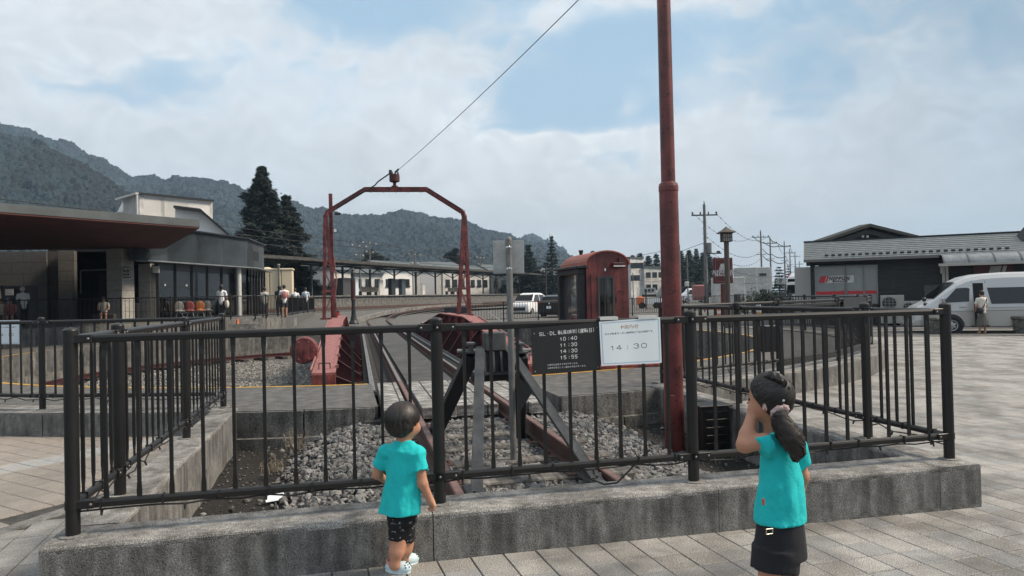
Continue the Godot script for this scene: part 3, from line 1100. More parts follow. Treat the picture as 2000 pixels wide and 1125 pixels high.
func fence(posts: Array, label: String, group := "", opts := {}) -> Node3D:
	var mid: Vector3 = posts[posts.size() / 2]
	var f := thing(opts.get("name", "metal_fence"), label, "fence", mid, group)
	var bolts: bool = opts.get("bolts", true)
	var kinds: Array = opts.get("kinds", [])
	for i in posts.size():
		var p: Vector3 = posts[i] - mid
		if not (opts.get("skip_first", false) and i == 0):
			var o := part("post", post_m, "iron", f)
			o.position = p
			var c := part("cap", cap_m, "iron", o)
			if bolts:
				var ft := part("base_ring", foot_m, "concrete_top", o)
				ft.position = V3(0, 0, 0)
			var dirs := []
			if i > 0:
				dirs.append((posts[i - 1] - posts[i]).normalized())
			if i < posts.size() - 1:
				dirs.append((posts[i + 1] - posts[i]).normalized())
			for h in [0.17, 1.085]:
				for d in dirs:
					var out: Vector3 = V3(0, 1, 0).cross(d).normalized()
					if out.dot(EYE - posts[i]) < 0:
						out = -out
					var br := shape()
					br.rbox(d * 0.066 + out * 0.024 + V3(0, h, 0), V3(0.10, 0.046, 0.012), 0.003, Basis(d, Vector3.UP, d.cross(Vector3.UP)))
					br.rbox(d * 0.066 - out * 0.024 + V3(0, h, 0), V3(0.10, 0.046, 0.012), 0.003, Basis(d, Vector3.UP, d.cross(Vector3.UP)))
					br.cyl(V3(0, h - 0.022, 0), V3(0, h + 0.022, 0), 0.0405, 0.0405, 16, true)
					part("bracket", br, "iron", f, false).position = p
					if bolts:
						var b := part("bolt", bolt_m, "bolt", f)
						b.transform = Transform3D(Basis(out.cross(Vector3.UP), Vector3.UP, out), p + d * 0.098 + out * 0.031 + V3(0, h, 0))
				if bolts and dirs.size() == 2:
					var out2: Vector3 = V3(0, 1, 0).cross(dirs[1]).normalized()
					if out2.dot(EYE - posts[i]) < 0:
						out2 = -out2
					var b2 := part("bolt", bolt_m, "bolt", f)
					b2.transform = Transform3D(Basis(out2.cross(Vector3.UP), Vector3.UP, out2), p + out2 * 0.0415 + V3(0, h, 0))
	for i in posts.size() - 1:
		var a: Vector3 = posts[i]
		var b: Vector3 = posts[i + 1]
		var d := (b - a).normalized()
		var len := (b - a).length()
		var kind: String = kinds[i] if i < kinds.size() else "picket"
		if kind == "none":
			continue
		part("top_rail", rail_shape(a + d * 0.03, b - d * 0.03, 1.085), "iron", f)
		part("bottom_rail", rail_shape(a + d * 0.03, b - d * 0.03, 0.17), "iron", f)
		var turn := Basis(d, Vector3.UP, d.cross(Vector3.UP))
		if kind == "picket":
			var n := int(round(len / 0.1705))
			if opts.get("coarse", false):
				var xf := Shape.new()
				for k in range(1, n):
					var q := a + d * len * k / n
					xf.bar(q + V3(0, 0.19, 0), q + V3(0, 1.065, 0), 0.018, 0.018, d)
				part("pickets", xf, "iron", f, true, "stuff")
			else:
				for k in range(1, n):
					var o := part("picket", picket_m, "iron", f)
					o.transform = Transform3D(turn, a - mid + d * len * k / n + V3(0, 0.19, 0))
		elif kind == "mesh":
			var fr := shape()
			var side := d.cross(Vector3.UP)
			fr.rbar(a + d * 0.045 + V3(0, 0.11, 0), b - d * 0.045 + V3(0, 0.11, 0), 0.035, 0.07, 0.004)
			fr.rbar(a + d * 0.045 + V3(0, 1.02, 0), b - d * 0.045 + V3(0, 1.02, 0), 0.035, 0.05, 0.004)
			fr.rbar(a + d * 0.06 + V3(0, 0.1, 0), a + d * 0.06 + V3(0, 1.04, 0), 0.035, 0.05, 0.004)
			fr.rbar(b - d * 0.06 + V3(0, 0.1, 0), b - d * 0.06 + V3(0, 1.04, 0), 0.035, 0.05, 0.004)
			part("panel_frame", fr, "iron", f)
			var sl := shape()
			var n := int((len - 0.16) / 0.034)
			for k in n:
				var q := a + d * (0.08 + (len - 0.16) * (k + 0.5) / n)
				sl.box(q + V3(0, 0.57, 0), V3(0.0018, 0.86, 0.007), turn)
			part("louvre_mesh", sl, "iron", f, true, "stuff")
	return f

func light_string(posts: Array, h: float, label: String, sd: int, sag := 0.02) -> void:
	var r := RandomNumberGenerator.new()
	r.seed = sd
	var mid: Vector3 = posts[posts.size() / 2]
	var o := thing("light_string", label, "string lights", mid)
	var s := shape()
	var bands := shape()
	var pts := PackedVector3Array()
	for i in posts.size() - 1:
		var a: Vector3 = posts[i]
		var b: Vector3 = posts[i + 1]
		var d := (b - a).normalized()
		var out := Vector3.UP.cross(d).normalized()
		if out.dot(EYE - a) < 0:
			out = -out
		var n := int((b - a).length() / 0.14)
		for k in n + 1:
			var p := a.lerp(b, float(k) / n) + V3(0, h - 0.024 - r.randf() * sag, 0) + out * r.randf_range(-0.01, 0.02)
			pts.append(p)
			if k % 2 == 1:
				var q := a.lerp(b, (k + r.randf_range(-0.3, 0.3)) / n) + V3(0, h, 0)
				bands.bar(q - d * 0.004, q + d * 0.004, 0.050, 0.053)
			if k % 3 == 1:
				s.cyl(p, p + V3(0, -0.03, 0) + out * 0.012, 0.009, 0.006, 6)
	s.tube(pts, 0.0055, 5)
	part("cable", s, "cable_black", o)
	part("tie_bands", bands, "cable_black", o)

func fences() -> void:
	fence_meshes()
	var y := 0.282
	var front := [V3(-1.50, y, -4.41), V3(0.535, y, -4.41), V3(2.245, y, -4.41), V3(4.30, y, -4.41)]
	fence(front, "black metal picket fence along the front kerb, carrying the time boards")
	var left := [front[0], V3(-1.50, y, -5.25), V3(-1.50, y, -7.27), V3(-1.50, y, -9.33)]
	fence(left, "black metal picket fence on the left side kerb, running back from the front corner", "", {"skip_first": true})
	var right := [front[3], V3(4.30, y, -5.25), V3(4.30, y, -7.30), V3(4.30, y, -9.30)]
	fence(right, "black metal picket fence on the right side kerb, behind the girl", "", {"skip_first": true})
	var ring_r := []
	for a in [13.2, 24.0, 33.6, 43.2, 52.8, 62.4, 72.0, 81.6, 91.2]:
		ring_r.append(on_ring(12.83, a, y))
	fence(ring_r, "curved black fence round the right of the turntable, with fine mesh panels", "", {"bolts": false, "skip_first": true, "kinds": ["picket", "mesh", "mesh", "mesh", "mesh", "picket", "picket", "picket"]})
	var ring_l := []
	for a in [-13.3, -23.5, -33.2, -42.8, -52.4, -62.0]:
		ring_l.append(on_ring(12.83, a, y))
	fence(ring_l, "curved black picket fence left of the turntable, with a white notice taped on", "", {"skip_first": true})
	light_string(front, 0.17, "black cable of small unlit lights tied to the lower rail of the front fence", 4)
	light_string(left, 0.17, "black cable of small unlit lights tied along the left side fence", 5, 0.05)
	light_string(right, 0.17, "black cable of small unlit lights tied along the right side fence", 6, 0.05)
	light_string([ring_r[0], ring_r[1]], 0.17, "black cable of small unlit lights under the first curved panel behind the girl", 7, 0.06)
	light_string([ring_l[0], ring_l[1], ring_l[2]], 0.17, "black cable of small unlit lights on the curved fence at the left", 8, 0.05)
	var far := []
	var line := [V3(6.4, 0.16, -38.7), V3(19.5, 0.22, -42.2), V3(28.0, 0.25, -46.6), V3(38.5, 0.3, -51.0)]
	for i in 3:
		var n := int(line[i].distance_to(line[i + 1]) / 2.0)
		for k in n:
			far.append(line[i].lerp(line[i + 1], float(k) / n))
	fence(far, "long straight black picket fence beyond the turntable, before the parked cars", "", {"bolts": false, "coarse": true})
	var lp := shape()
	var pts := PackedVector3Array()
	var c := on_ring(12.78, 19.2, 0.40)
	for i in 25:
		var t := TAU * i / 24
		pts.append(c + V3(cos(t) * 0.07, sin(t) * 0.085, 0.01 * sin(t * 2)))
	lp.tube(pts, 0.006, 5)
	single("cable_loop", lp, "cable_black", "small loop of black cable hanging on the curved fence behind the girl's head", "cable")
	var dr := shape()
	var q := PackedVector3Array()
	for k in [[1062, 905], [1090, 901], [1120, 912], [1150, 934], [1180, 946], [1205, 943], [1230, 918], [1252, 893], [1270, 878]]:
		q.append(on_z(k[0], k[1], -4.47))
	dr.tube(q, 0.006, 6)
	single("drooping_cable", dr, "cable_black", "black cable drooping below the front fence by the buffer stop's right foot", "cable")

# ------------------------------------------------------------------ turntable, gantry, cabin
func rail_prism(s: Shape, pts: PackedVector3Array, top: float, h := 0.15) -> void:     # a flat-bottomed rail along a path; y of the points is ignored
	for i in pts.size() - 1:
		var a := pts[i]
		var b := pts[i + 1]
		for q in [[0.066, 0.036, -0.018], [0.018, h - 0.05, -0.036 - (h - 0.05) / 2], [0.125, 0.016, -h + 0.008]]:
			s.bar(a + V3(0, top + q[2], 0), b + V3(0, top + q[2], 0), q[0], q[1])

func turntable() -> void:
	var turn := -0.0136
	var t := thing("turntable", "red steel locomotive turntable bridge with rails, ties and two hump-backed girders", "turntable", V3(1.50, -0.3, -21.75), "", turn)
	var base := -0.3          # part coordinates are the thing's own: y measured from -0.3
	var half := 10.25
	for sgn in [-1.0, 1.0]:
		var x: float = 1.74 * sgn
		var prof := [[-half, 0.43], [-3.2, 1.03], [-2.6, 1.06], [2.6, 1.06], [3.2, 1.03], [half, 0.43]]
		var fl := shape()
		for i in prof.size() - 1:
			var a := V3(x, prof[i][1] - base - 0.012, -prof[i][0])
			var b := V3(x, prof[i + 1][1] - base - 0.012, -prof[i + 1][0])
			fl.bar(a, b, 0.36, 0.024)
		var g := part("girder", fl, "red_faded", t, false)
		var web := shape()
		var poly := P2A([V2(half, -0.42 - base)])
		for p in prof:
			poly.append(V2(-p[0], p[1] - base - 0.024))
		poly.append(V2(-half, -0.42 - base))
		web.prism(poly, V3(x - 0.05, 0, 0), V3(0, 0, 1), Vector3.UP, V3(0.10, 0, 0))
		web.box(V3(x, -0.44 - base, 0), V3(0.34, 0.03, half * 2))
		for k in 15:
			var zz := -half + 0.08 + k * (half * 2 - 0.16) / 14.0
			var hh := lerpf(1.03, 0.43, clampf((absf(zz) - 3.2) / (half - 3.2), 0, 1)) - base - 0.03
			web.box(V3(x, hh / 2 - 0.06, zz), V3(0.32, hh + 0.1, 0.016))
		part("web", web, "red_paint", g, false)
		for e in [-half, half]:
			var end := shape()
			end.rbox(V3(x, (0.41 - 0.45) / 2 - base, e), V3(0.37, 0.86, 0.05), 0.008)
			part("end_plate", end, "red_paint", g, false)
		var rv := shape()
		for k in 90:
			var u := -half + 0.15 + k * 0.228
			var hh := 1.06 if absf(u) < 2.6 else lerpf(1.03, 0.43, clampf((absf(u) - 3.2) / (half - 3.2), 0, 1))
			for dx in [-0.13, 0.13]:
				rv.ball(V3(x + dx, hh - base + 0.002, u), V3(0.012, 0.008, 0.012), Basis(), 5, 3)
		part("rivets", rv, "red_faded", g, false, "stuff")
		for e in [half - 0.35, half - 2.6]:
			var hs := shape()
			var yy := lerpf(1.03, 0.43, (e - 3.2) / (half - 3.2)) - base
			hs.tube(P3A([V3(x - 0.09, yy, e), V3(x - 0.085, yy + 0.09, e - 0.03), V3(x + 0.085, yy + 0.09, e - 0.03), V3(x + 0.09, yy, e)]), 0.010, 6)
			if e > half - 1.0:
				part("grab_handle", hs, "red_dark", g, false)
		var lip := shape()
		for k in 6:
			var u := half - 0.5 - k * 1.1
			var yy := lerpf(1.03, 0.43, clampf((u - 3.2) / (half - 3.2), 0, 1)) - base
			lip.box(V3(x - 0.19 * sgn * -1.0 * -1.0, yy + 0.01, u), V3(0.05, 0.05, 0.09))
		lip.tube(P3A([V3(x + 0.20 * sgn, 0.47 - base, half - 0.05), V3(x + 0.20 * sgn, 1.06 - base, 3.0)]), 0.018, 6)
		part("conduit", lip, "red_faded", g, false)
		for k in 12:
			var zz := half - 0.25 - k * 1.75
			var hh := lerpf(1.03, 0.43, clampf((absf(zz) - 3.2) / (half - 3.2), 0, 1)) - base - 0.05
			hh = maxf(hh, 0.82 + 0.0)
			if absf(zz) > 7.5:
				hh = lerpf(1.03, 0.43, clampf((absf(zz) - 3.2) / (half - 3.2), 0, 1)) - base - 0.05
			var br := shape()
			br.prism(P2A([V2(1.70, hh), V2(1.16, 0.46), V2(1.16, 0.34), V2(1.70, 0.34)]), V3(0, 0, zz), V3(sgn, 0, 0), Vector3.UP, V3(0, 0, 0.014))
			br.bar(V3(1.70 * sgn, hh + 0.004, zz + 0.007), V3(1.16 * sgn, 0.464, zz + 0.007), 0.07, 0.012)
			part("bracket", br, "red_dark", t, false)
			var fb := shape()
			fb.box(V3(1.40 * sgn, 0.20, zz - 0.15), V3(0.62, 0.22, 0.10))
			fb.box(V3(1.40 * sgn, 0.316, zz - 0.15), V3(0.62, 0.012, 0.16))
			part("floor_beam", fb, "red_dark", t, false)
	var tie := shape()
	tie.rbox(Vector3.ZERO, V3(2.24, 0.12, 0.13), 0.008)
	var tie_m := tie.mesh()
	for k in 88:
		var o := part("tie", tie_m, "tie_dark", t)
		o.position = V3(0, 0.09 - 0.06 - base, half - 0.1 - k * 0.2333)
	for sgn in [-1.0, 1.0]:
		var s := shape()
		rail_prism(s, P3A([V3(0.566 * sgn, 0, half + 0.02), V3(0.566 * sgn, 0, -half - 0.02)]), 0.247 - base)
		var rl := part("rail", s, "rust_rail", t, false)
		var top := shape()
		top.box(V3(0.566 * sgn, 0.2485 - base, 0), V3(0.046, 0.003, half * 2 + 0.03))
		part("worn_crown", top, "rail_top", rl, false)
		var gs := shape()
		gs.box(V3(0.99 * sgn, 0.115 - base, 0), V3(0.085, 0.012, half * 2))
		gs.box(V3(0.99 * sgn + 0.038 * sgn, 0.15 - base, 0), V3(0.012, 0.07, half * 2))
		for k in 60:
			gs.ball(V3(0.98 * sgn, 0.124 - base, half - 0.2 - k * 0.34), V3(0.014, 0.01, 0.014), Basis(), 5, 3)
		part("guard_strip", gs, "galvanised", t, false)
		var ch := shape()
		for k in 86:
			ch.box(V3(0.78 * sgn, 0.11 - base, half - 0.2 - k * 0.2333), V3(0.12, 0.05, 0.09))
		part("chairs", ch, "tie_dark", t, false, "stuff")
	for k in 9:
		var dp := shape()
		dp.rbox(V3(0, 0.128 - base, half - 1.15 - k * 2.279), V3(0.80, 0.012, 2.268), 0.003)
		part("deck_plate", dp, "deck_plate", t, false)
	var dr := shape()
	var ax := Basis(Vector3.RIGHT, V3(0, 0, 1), V3(0, -1, 0))
	dr.lathe(P2A([V2(0.0, -0.16), V2(0.20, -0.16), V2(0.235, -0.13), V2(0.235, 0.10), V2(0.215, 0.14), V2(0.0, 0.155)]), 28, Transform3D(ax, V3(-2.13, 0.70 - base, 8.75)))
	var drum := part("drum_housing", dr, "red_paint", t, false)
	var db := shape()
	for k in 6:
		var a := TAU * k / 6
		db.ball(V3(-2.13 + cos(a) * 0.17, 0.70 - base + sin(a) * 0.17, 8.90), V3(0.013, 0.013, 0.01), Basis(), 6, 4)
	db.box(V3(-1.98, 0.62 - base, 8.75), V3(0.16, 0.1, 0.2))
	part("drum_bolts", db, "red_faded", drum, false)
	var pf := shape()
	pf.rbox(V3(3.05, 0.26 - base, 8.95), V3(2.3, 0.10, 1.95), 0.01)
	pf.box(V3(3.05, 0.10 - base, 9.86), V3(2.3, 0.22, 0.08))
	pf.box(V3(3.05, 0.10 - base, 8.06), V3(2.3, 0.22, 0.08))
	pf.box(V3(3.9, -0.1 - base, 8.95), V3(0.12, 0.6, 0.12))
	part("cabin_platform", pf, "red_paint", t, false)
	for sx in [-1.0, 1.0]:
		for sz in [-1.0, 1.0]:
			var w := shape()
			w.lathe(P2A([V2(0, -0.07), V2(0.26, -0.07), V2(0.30, -0.05), V2(0.26, -0.04), V2(0.26, 0.07), V2(0, 0.07)]), 20, Transform3D(ax, V3(1.45 * sx, -0.24 - base, 9.4 * sz)))
			part("running_wheel", w, "red_dark", t, false)

func gantry() -> void:
	var g := thing("gantry_arch", "red lattice steel arch standing across the turntable with a collector on top", "gantry", V3(1.50, 1.0, -21.75), "", -0.0136)
	var arch := [V3(-2.0, 3.20, 0), V3(-0.93, 3.87, 0), V3(0.93, 3.89, 0), V3(2.0, 3.22, 0)]
	var beam := shape()
	for i in 3:
		for dz in [-0.11, 0.11]:
			beam.bar(arch[i] + V3(0, 0, dz), arch[i + 1] + V3(0, 0, dz), 0.02, 0.115)
			beam.bar(arch[i] + V3(0, 0.055, dz), arch[i + 1] + V3(0, 0.055, dz), 0.07, 0.014)
		var n := 5
		for k in n:
			var p: Vector3 = arch[i].lerp(arch[i + 1], (k + 0.5) / n)
			beam.box(p, V3(0.05, 0.09, 0.22))
			beam.box(p + V3(0, -0.075, 0.09), V3(0.035, 0.05, 0.03))
	part("arch_beam", beam, "red_paint", g, false)
	for sgn in [-1.0, 1.0]:
		var leg := shape()
		for dz in [-0.11, 0.11]:
			var zt: float = dz
			var zb: float = dz * 1.25
			leg.tube(P3A([arch[0 if sgn < 0 else 3] + V3(0.02 * sgn, 0.02, zt), V3(2.07 * sgn, 3.06, zt)]), 0.055, 8)
			leg.bar(V3(2.06 * sgn, 3.1, zt), V3(1.83 * sgn, 0.03, zb), 0.09, 0.05, Vector3.BACK)
			leg.bar(V3(2.09 * sgn, 3.1, zt), V3(2.17 * sgn, 0.03, zb), 0.085, 0.05, Vector3.BACK)
		part("leg", leg, "red_paint", g, false)
		var lace := shape()
		var lv := [0.15, 0.85, 1.45, 1.95, 2.4, 2.78]
		for i in lv.size() - 1:
			var f := func(h: float, o: bool) -> Vector3:
				return V3(lerpf(2.17, 2.09, h / 3.1) if o else lerpf(1.83, 2.06, h / 3.1), h, 0)
			for dz in [-0.13, 0.13]:
				var a: Vector3 = f.call(lv[i], i % 2 == 0)
				var b: Vector3 = f.call(lv[i + 1], i % 2 == 1)
				lace.bar(V3(a.x * sgn, a.y, dz), V3(b.x * sgn, b.y, dz), 0.028, 0.01, Vector3.BACK)
			var c: Vector3 = f.call(lv[i], false)
			var d: Vector3 = f.call(lv[i], true)
			if i % 2 == 1:
				lace.box(V3((c.x + d.x) / 2 * sgn, lv[i], 0), V3(d.x - c.x + 0.06, 0.07, 0.24))
		part("lacing", lace, "red_faded", g, false)
		var pl := shape()
		pl.rbox(V3(2.0 * sgn, 0.04, 0), V3(0.55, 0.05, 0.42), 0.006)
		for k in 16:
			pl.ball(V3((1.84 + 0.006 * k) * sgn, 0.12 + 0.16 * k * 0.9, 0.172 - 0.002 * k), V3(0.014, 0.014, 0.012), Basis(), 5, 3)
			pl.ball(V3(2.165 * sgn - 0.004 * k * sgn, 0.12 + 0.16 * k * 0.9, 0.172 - 0.002 * k), V3(0.014, 0.014, 0.012), Basis(), 5, 3)
		part("foot_plate", pl, "red_paint", g, false)
	var post := shape()
	post.rbox(V3(-1.93, 1.88, -0.34), V3(0.11, 3.82, 0.11), 0.01)
	part("side_post", post, "red_paint", g, false)
	var stay := shape()
	stay.tube(P3A([V3(-1.93, 3.36, -0.34), V3(-1.3, 3.58, -0.1)]), 0.016, 6)
	part("pipe", stay, "red_faded", g, false)
	stay = shape()
	stay.tube(P3A([V3(-1.87, 1.9, -0.26), V3(-1.80, 1.2, -0.2), V3(-1.86, 0.5, -0.2), V3(-1.82, 0.05, -0.2)]), 0.02, 6)
	part("pipe", stay, "red_faded", g, false)
	var c := shape()
	c.lathe(P2A([V2(0.03, 3.95), V2(0.10, 3.96), V2(0.10, 3.99), V2(0.05, 4.0), V2(0.05, 4.09), V2(0.12, 4.11), V2(0.155, 4.13), V2(0.155, 4.33), V2(0.13, 4.345), V2(0, 4.35)]), 18, Transform3D(Basis(), V3(-0.03, 0, 0)))
	var col := part("collector", c, "red_dark", g, false)
	var k := shape()
	for i in 9:
		var a := TAU * i / 9
		k.cyl(V3(-0.03 + cos(a) * 0.12, 4.34, sin(a) * 0.12), V3(-0.03 + cos(a) * 0.12, 4.41, sin(a) * 0.12), 0.014, 0.014, 6)
	k.box(V3(-0.15, 4.40, 0), V3(0.09, 0.14, 0.1))
	part("insulator_pins", k, "black_steel", col, false)
	var lead := shape()
	lead.tube(P3A([V3(-0.18, 4.36, 0), V3(-0.35, 4.24, 0), V3(-0.52, 4.12, 0), V3(-0.62, 4.0, 0.03), V3(-0.85, 3.84, 0.16), V3(-1.3, 3.6, 0.16), V3(-1.75, 3.3, 0.16)]), 0.022, 6)
	part("lead_cable", lead, "black_steel", g, false)
	var lp := shape()
	lp.rbox(V3(-1.80, 2.62, 0.20), V3(0.10, 0.13, 0.09), 0.01)
	lp.box(V3(-1.88, 2.70, 0.16), V3(0.08, 0.03, 0.03))
	lp.rbox(V3(-1.72, 3.13, 0.12), V3(0.17, 0.07, 0.1), 0.01)
	var lamp := part("work_lamp", lp, "black_steel", g, false)
	var gl := shape()
	gl.rbox(V3(-1.80, 2.62, 0.250), V3(0.075, 0.10, 0.012), 0.004)
	part("lamp_face", gl, "lamp_clear", lamp, false)

func cabin() -> void:
	var x0 := 4.16
	var x1 := 4.96
	var z1 := -12.07      # door side, towards the viewer
	var z0 := -13.45
	var y0 := 0.32
	var c := thing("control_cabin", "small red driver's cabin with arched roof and black window frame, on the turntable", "cabin", V3((x0 + x1) / 2, y0, (z0 + z1) / 2))
	var side := func(x: float, th: float) -> Shape:
		var s := shape()
		s.box(V3(x, 0.32 + 0.20, (z0 + z1) / 2), V3(th, 0.40, z1 - z0 - 0.04))
		s.box(V3(x, 2.06, (z0 + z1) / 2), V3(th, 0.10, z1 - z0 - 0.04))
		s.box(V3(x, 1.37, z1 - 0.10), V3(th, 1.30, 0.16))
		s.box(V3(x, 1.37, z0 + 0.10), V3(th, 1.30, 0.16))
		return s
	part("side_wall", side.call(x0 + 0.02, 0.04), "red_pole", c)
	part("side_wall", side.call(x1 - 0.02, 0.04), "red_pole", c)
	var arch := PackedVector2Array()
	for i in 13:
		var a := PI * (1.0 - i / 12.0)
		arch.append(V2((x0 + x1) / 2 + 0.40 * cos(a), 2.08 + 0.245 * sin(a)))
	for z in [z1 - 0.02, z0 + 0.02]:
		var s := shape()
		var wx0 := 4.38 if z > -13.0 else 4.30
		var wx1 := 4.66 if z > -13.0 else 4.82
		var poly := P2A([V2(x1, 1.86), V2(x0, 1.86)])
		poly.reverse()
		var top := P2A([V2(x0, 1.86)])
		top.append_array(arch)
		top.append(V2(x1, 1.86))
		s.prism(top, V3(0, 0, z - 0.02), Vector3.RIGHT, Vector3.UP, V3(0, 0, 0.04))
		s.box(V3((x0 + x1) / 2, (y0 + 1.12) / 2, z), V3(x1 - x0, 1.12 - y0, 0.04))
		s.box(V3((x0 + wx0) / 2, 1.49, z), V3(wx0 - x0, 0.74, 0.04))
		s.box(V3((wx1 + x1) / 2, 1.49, z), V3(x1 - wx1, 0.74, 0.04))
		part("end_wall", s, "red_pole", c)
	var roof := shape()
	for i in 12:
		var a := PI * (1.0 - i / 12.0)
		var b := PI * (1.0 - (i + 1) / 12.0)
		var f := func(t: float, r: float) -> Vector3: return V3((x0 + x1) / 2 + (0.43 + r) * cos(t), 2.085 + (0.265 + r) * sin(t), 0)
		var p: Vector3 = f.call(a, 0.0)
		var q: Vector3 = f.call(b, 0.0)
		var p2: Vector3 = f.call(a, -0.025)
		var q2: Vector3 = f.call(b, -0.025)
		var za := V3(0, 0, z1 + 0.03)
		var zb := V3(0, 0, z0 - 0.06)
		roof.quad(p + zb, p + za, q + za, q + zb)
		roof.quad(p2 + za, p2 + zb, q2 + zb, q2 + za)
		roof.quad(p + za, p2 + za, q2 + za, q + za)
		roof.quad(p2 + zb, p + zb, q + zb, q2 + zb)
	part("roof", roof, mat("roof_orange", lin(0.40, 0.11, 0.065), 0.6, 0.0, "wear", 1.0), c)
	var fl := shape()
	fl.box(V3((x0 + x1) / 2, y0 + 0.03, (z0 + z1) / 2), V3(x1 - x0 - 0.09, 0.05, z1 - z0 - 0.09))
	part("floor", fl, "red_dark", c)
	var w := shape()
	for q in [[0.78, 0.10], [1.98, 0.10]]:
		w.rbox(V3(x0 - 0.06, q[0], (z0 + z1) / 2), V3(0.16, q[1], z1 - z0 - 0.10), 0.01)
	for zz in [z0 + 0.11, z1 - 0.11]:
		w.rbox(V3(x0 - 0.06, 1.38, zz), V3(0.16, 1.10, 0.12), 0.01)
	w.rbox(V3(x0 - 0.07, 2.055, (z0 + z1) / 2), V3(0.22, 0.05, z1 - z0 + 0.02), 0.01)
	var win := part("side_window", w, "black_steel", c)
	var pane := shape()
	pane.box(V3(x0 - 0.05, 1.38, (z0 + z1) / 2), V3(0.006, 1.10, z1 - z0 - 0.34))
	part("pane", pane, "glass_clear", win)
	var w2 := shape()
	for q in [0.78, 1.98]:
		w2.box(V3(x1 + 0.01, q, (z0 + z1) / 2), V3(0.05, 0.08, z1 - z0 - 0.22))
	for zz in [z0 + 0.15, z1 - 0.15]:
		w2.box(V3(x1 + 0.01, 1.38, zz), V3(0.05, 1.12, 0.08))
	var win2 := part("side_window", w2, "black_steel", c)
	var pane2 := shape()
	pane2.box(V3(x1, 1.38, (z0 + z1) / 2), V3(0.006, 1.10, z1 - z0 - 0.38))
	part("pane", pane2, "glass_clear", win2)
	var d := shape()
	var zz := z1 + 0.008
	for r in [[4.245, 4.372, 0.36, 1.93], [4.668, 4.71, 0.36, 1.93], [4.372, 4.668, 0.36, 1.115], [4.372, 4.668, 1.865, 1.93]]:
		d.box(V3((r[0] + r[1]) / 2, (r[2] + r[3]) / 2, zz), V3(r[1] - r[0], r[3] - r[2], 0.018))
	var door := part("door", d, "red_pole", c)
	var fr := shape()
	for r in [[4.365, 4.395, 1.10, 1.88], [4.645, 4.675, 1.10, 1.88]]:
		fr.box(V3((r[0] + r[1]) / 2, (r[2] + r[3]) / 2, zz + 0.012), V3(r[1] - r[0], r[3] - r[2], 0.03))
	fr.box(V3(4.52, 1.115, zz + 0.012), V3(0.25, 0.03, 0.0302))
	fr.box(V3(4.52, 1.865, zz + 0.012), V3(0.25, 0.03, 0.0302))
	fr.box(V3(4.50, 1.49, zz - 0.002), V3(0.012, 0.72, 0.012))
	part("window_frame", fr, mat("grey_frame", lin(0.055, 0.058, 0.06), 0.5), door)
	var wp := shape()
	wp.box(V3(4.52, 1.49, zz - 0.012), V3(0.25, 0.72, 0.005))
	part("door_pane", wp, "glass_dark", door)
	var kn := shape()
	kn.ball(V3(4.30, 0.98, zz + 0.05), V3(0.034, 0.034, 0.03), Basis(), 12, 8)
	kn.cyl(V3(4.30, 0.98, zz + 0.005), V3(4.30, 0.98, zz + 0.04), 0.016, 0.016, 10)
	part("knob", kn, "chrome", door)
	var hs := shape()
	hs.box(V3(4.71, 1.45, zz + 0.014), V3(0.02, 0.10, 0.02))
	hs.ball(V3(4.80, 1.62, z1 + 0.01), V3(0.018, 0.018, 0.014), Basis(), 8, 5)
	part("hinge", hs, "red_dark", door)
	var lb := shape()
	lb.rbox(V3(4.74, 2.09, z1 + 0.05), V3(0.20, 0.07, 0.10), 0.01)
	lb.cyl(V3(4.63, 2.05, z1 + 0.09), V3(4.86, 2.05, z1 + 0.09), 0.02, 0.02, 8)
	lb.box(V3(4.80, 2.17, z1 + 0.03), V3(0.07, 0.09, 0.06))
	part("lamp_bracket", lb, "red_dark", c)
	var tube := shape()
	tube.cyl(V3(4.64, 2.055, z1 + 0.112), V3(4.86, 2.055, z1 + 0.112), 0.010, 0.010, 8)
	part("lamp_tube", tube, "lamp_clear", c)
	var nb := shape()
	nb.box(V3(4.52, 2.0, z1 + 0.003), V3(0.022, 0.045, 0.006))
	part("number_plate", nb, "paper", c)
	var ds := shape()
	ds.rbox(V3(4.40, 0.72, -12.85), V3(0.36, 0.72, 0.6), 0.02)
	ds.rbox(V3(4.42, 1.10, -12.85), V3(0.40, 0.06, 0.66), 0.01, Basis(Vector3.FORWARD, 0.25))
	part("control_desk", ds, "galvanised", c)
	var sk := shape()
	sk.prism(P2A([V2(x1, 0.32), V2(x1 + 0.10, 0.32), V2(x1, 0.50)]), V3(0, 0, z0), Vector3.RIGHT, Vector3.UP, V3(0, 0, z1 - z0))
	part("skirt", sk, "red_pole", c)
	var rf := shape()
	rf.cyl(V3(4.42, 2.33, -13.1), V3(4.42, 2.42, -13.1), 0.03, 0.05, 8)
	part("roof_lamp", rf, "black_steel", c)
	rf = shape()
	rf.ball(V3(4.70, 2.37, -13.2), V3(0.06, 0.05, 0.06), Basis(), 8, 5)
	part("roof_lamp", rf, "black_steel", c)

# ------------------------------------------------------------------ access track, buffer stop, pit contents
func track_x(z: float) -> float:
	return 1.268 + 0.0136 * (-z - 4.7)

func pit_floor_y(x: float, z: float) -> float:
	var side := absf(x - track_x(z))
	var heap := smoothstep(2.15, 1.05, side if x < track_x(z) else side * 0.9)
	var back := clampf((-z - 4.6) / 4.4, 0, 1)
	return lerpf(-0.24, 0.075, heap) + 0.10 * back * (1.0 - heap) + (0.06 * (1.0 - back) if side < 0.5 else 0.0) * 0.0

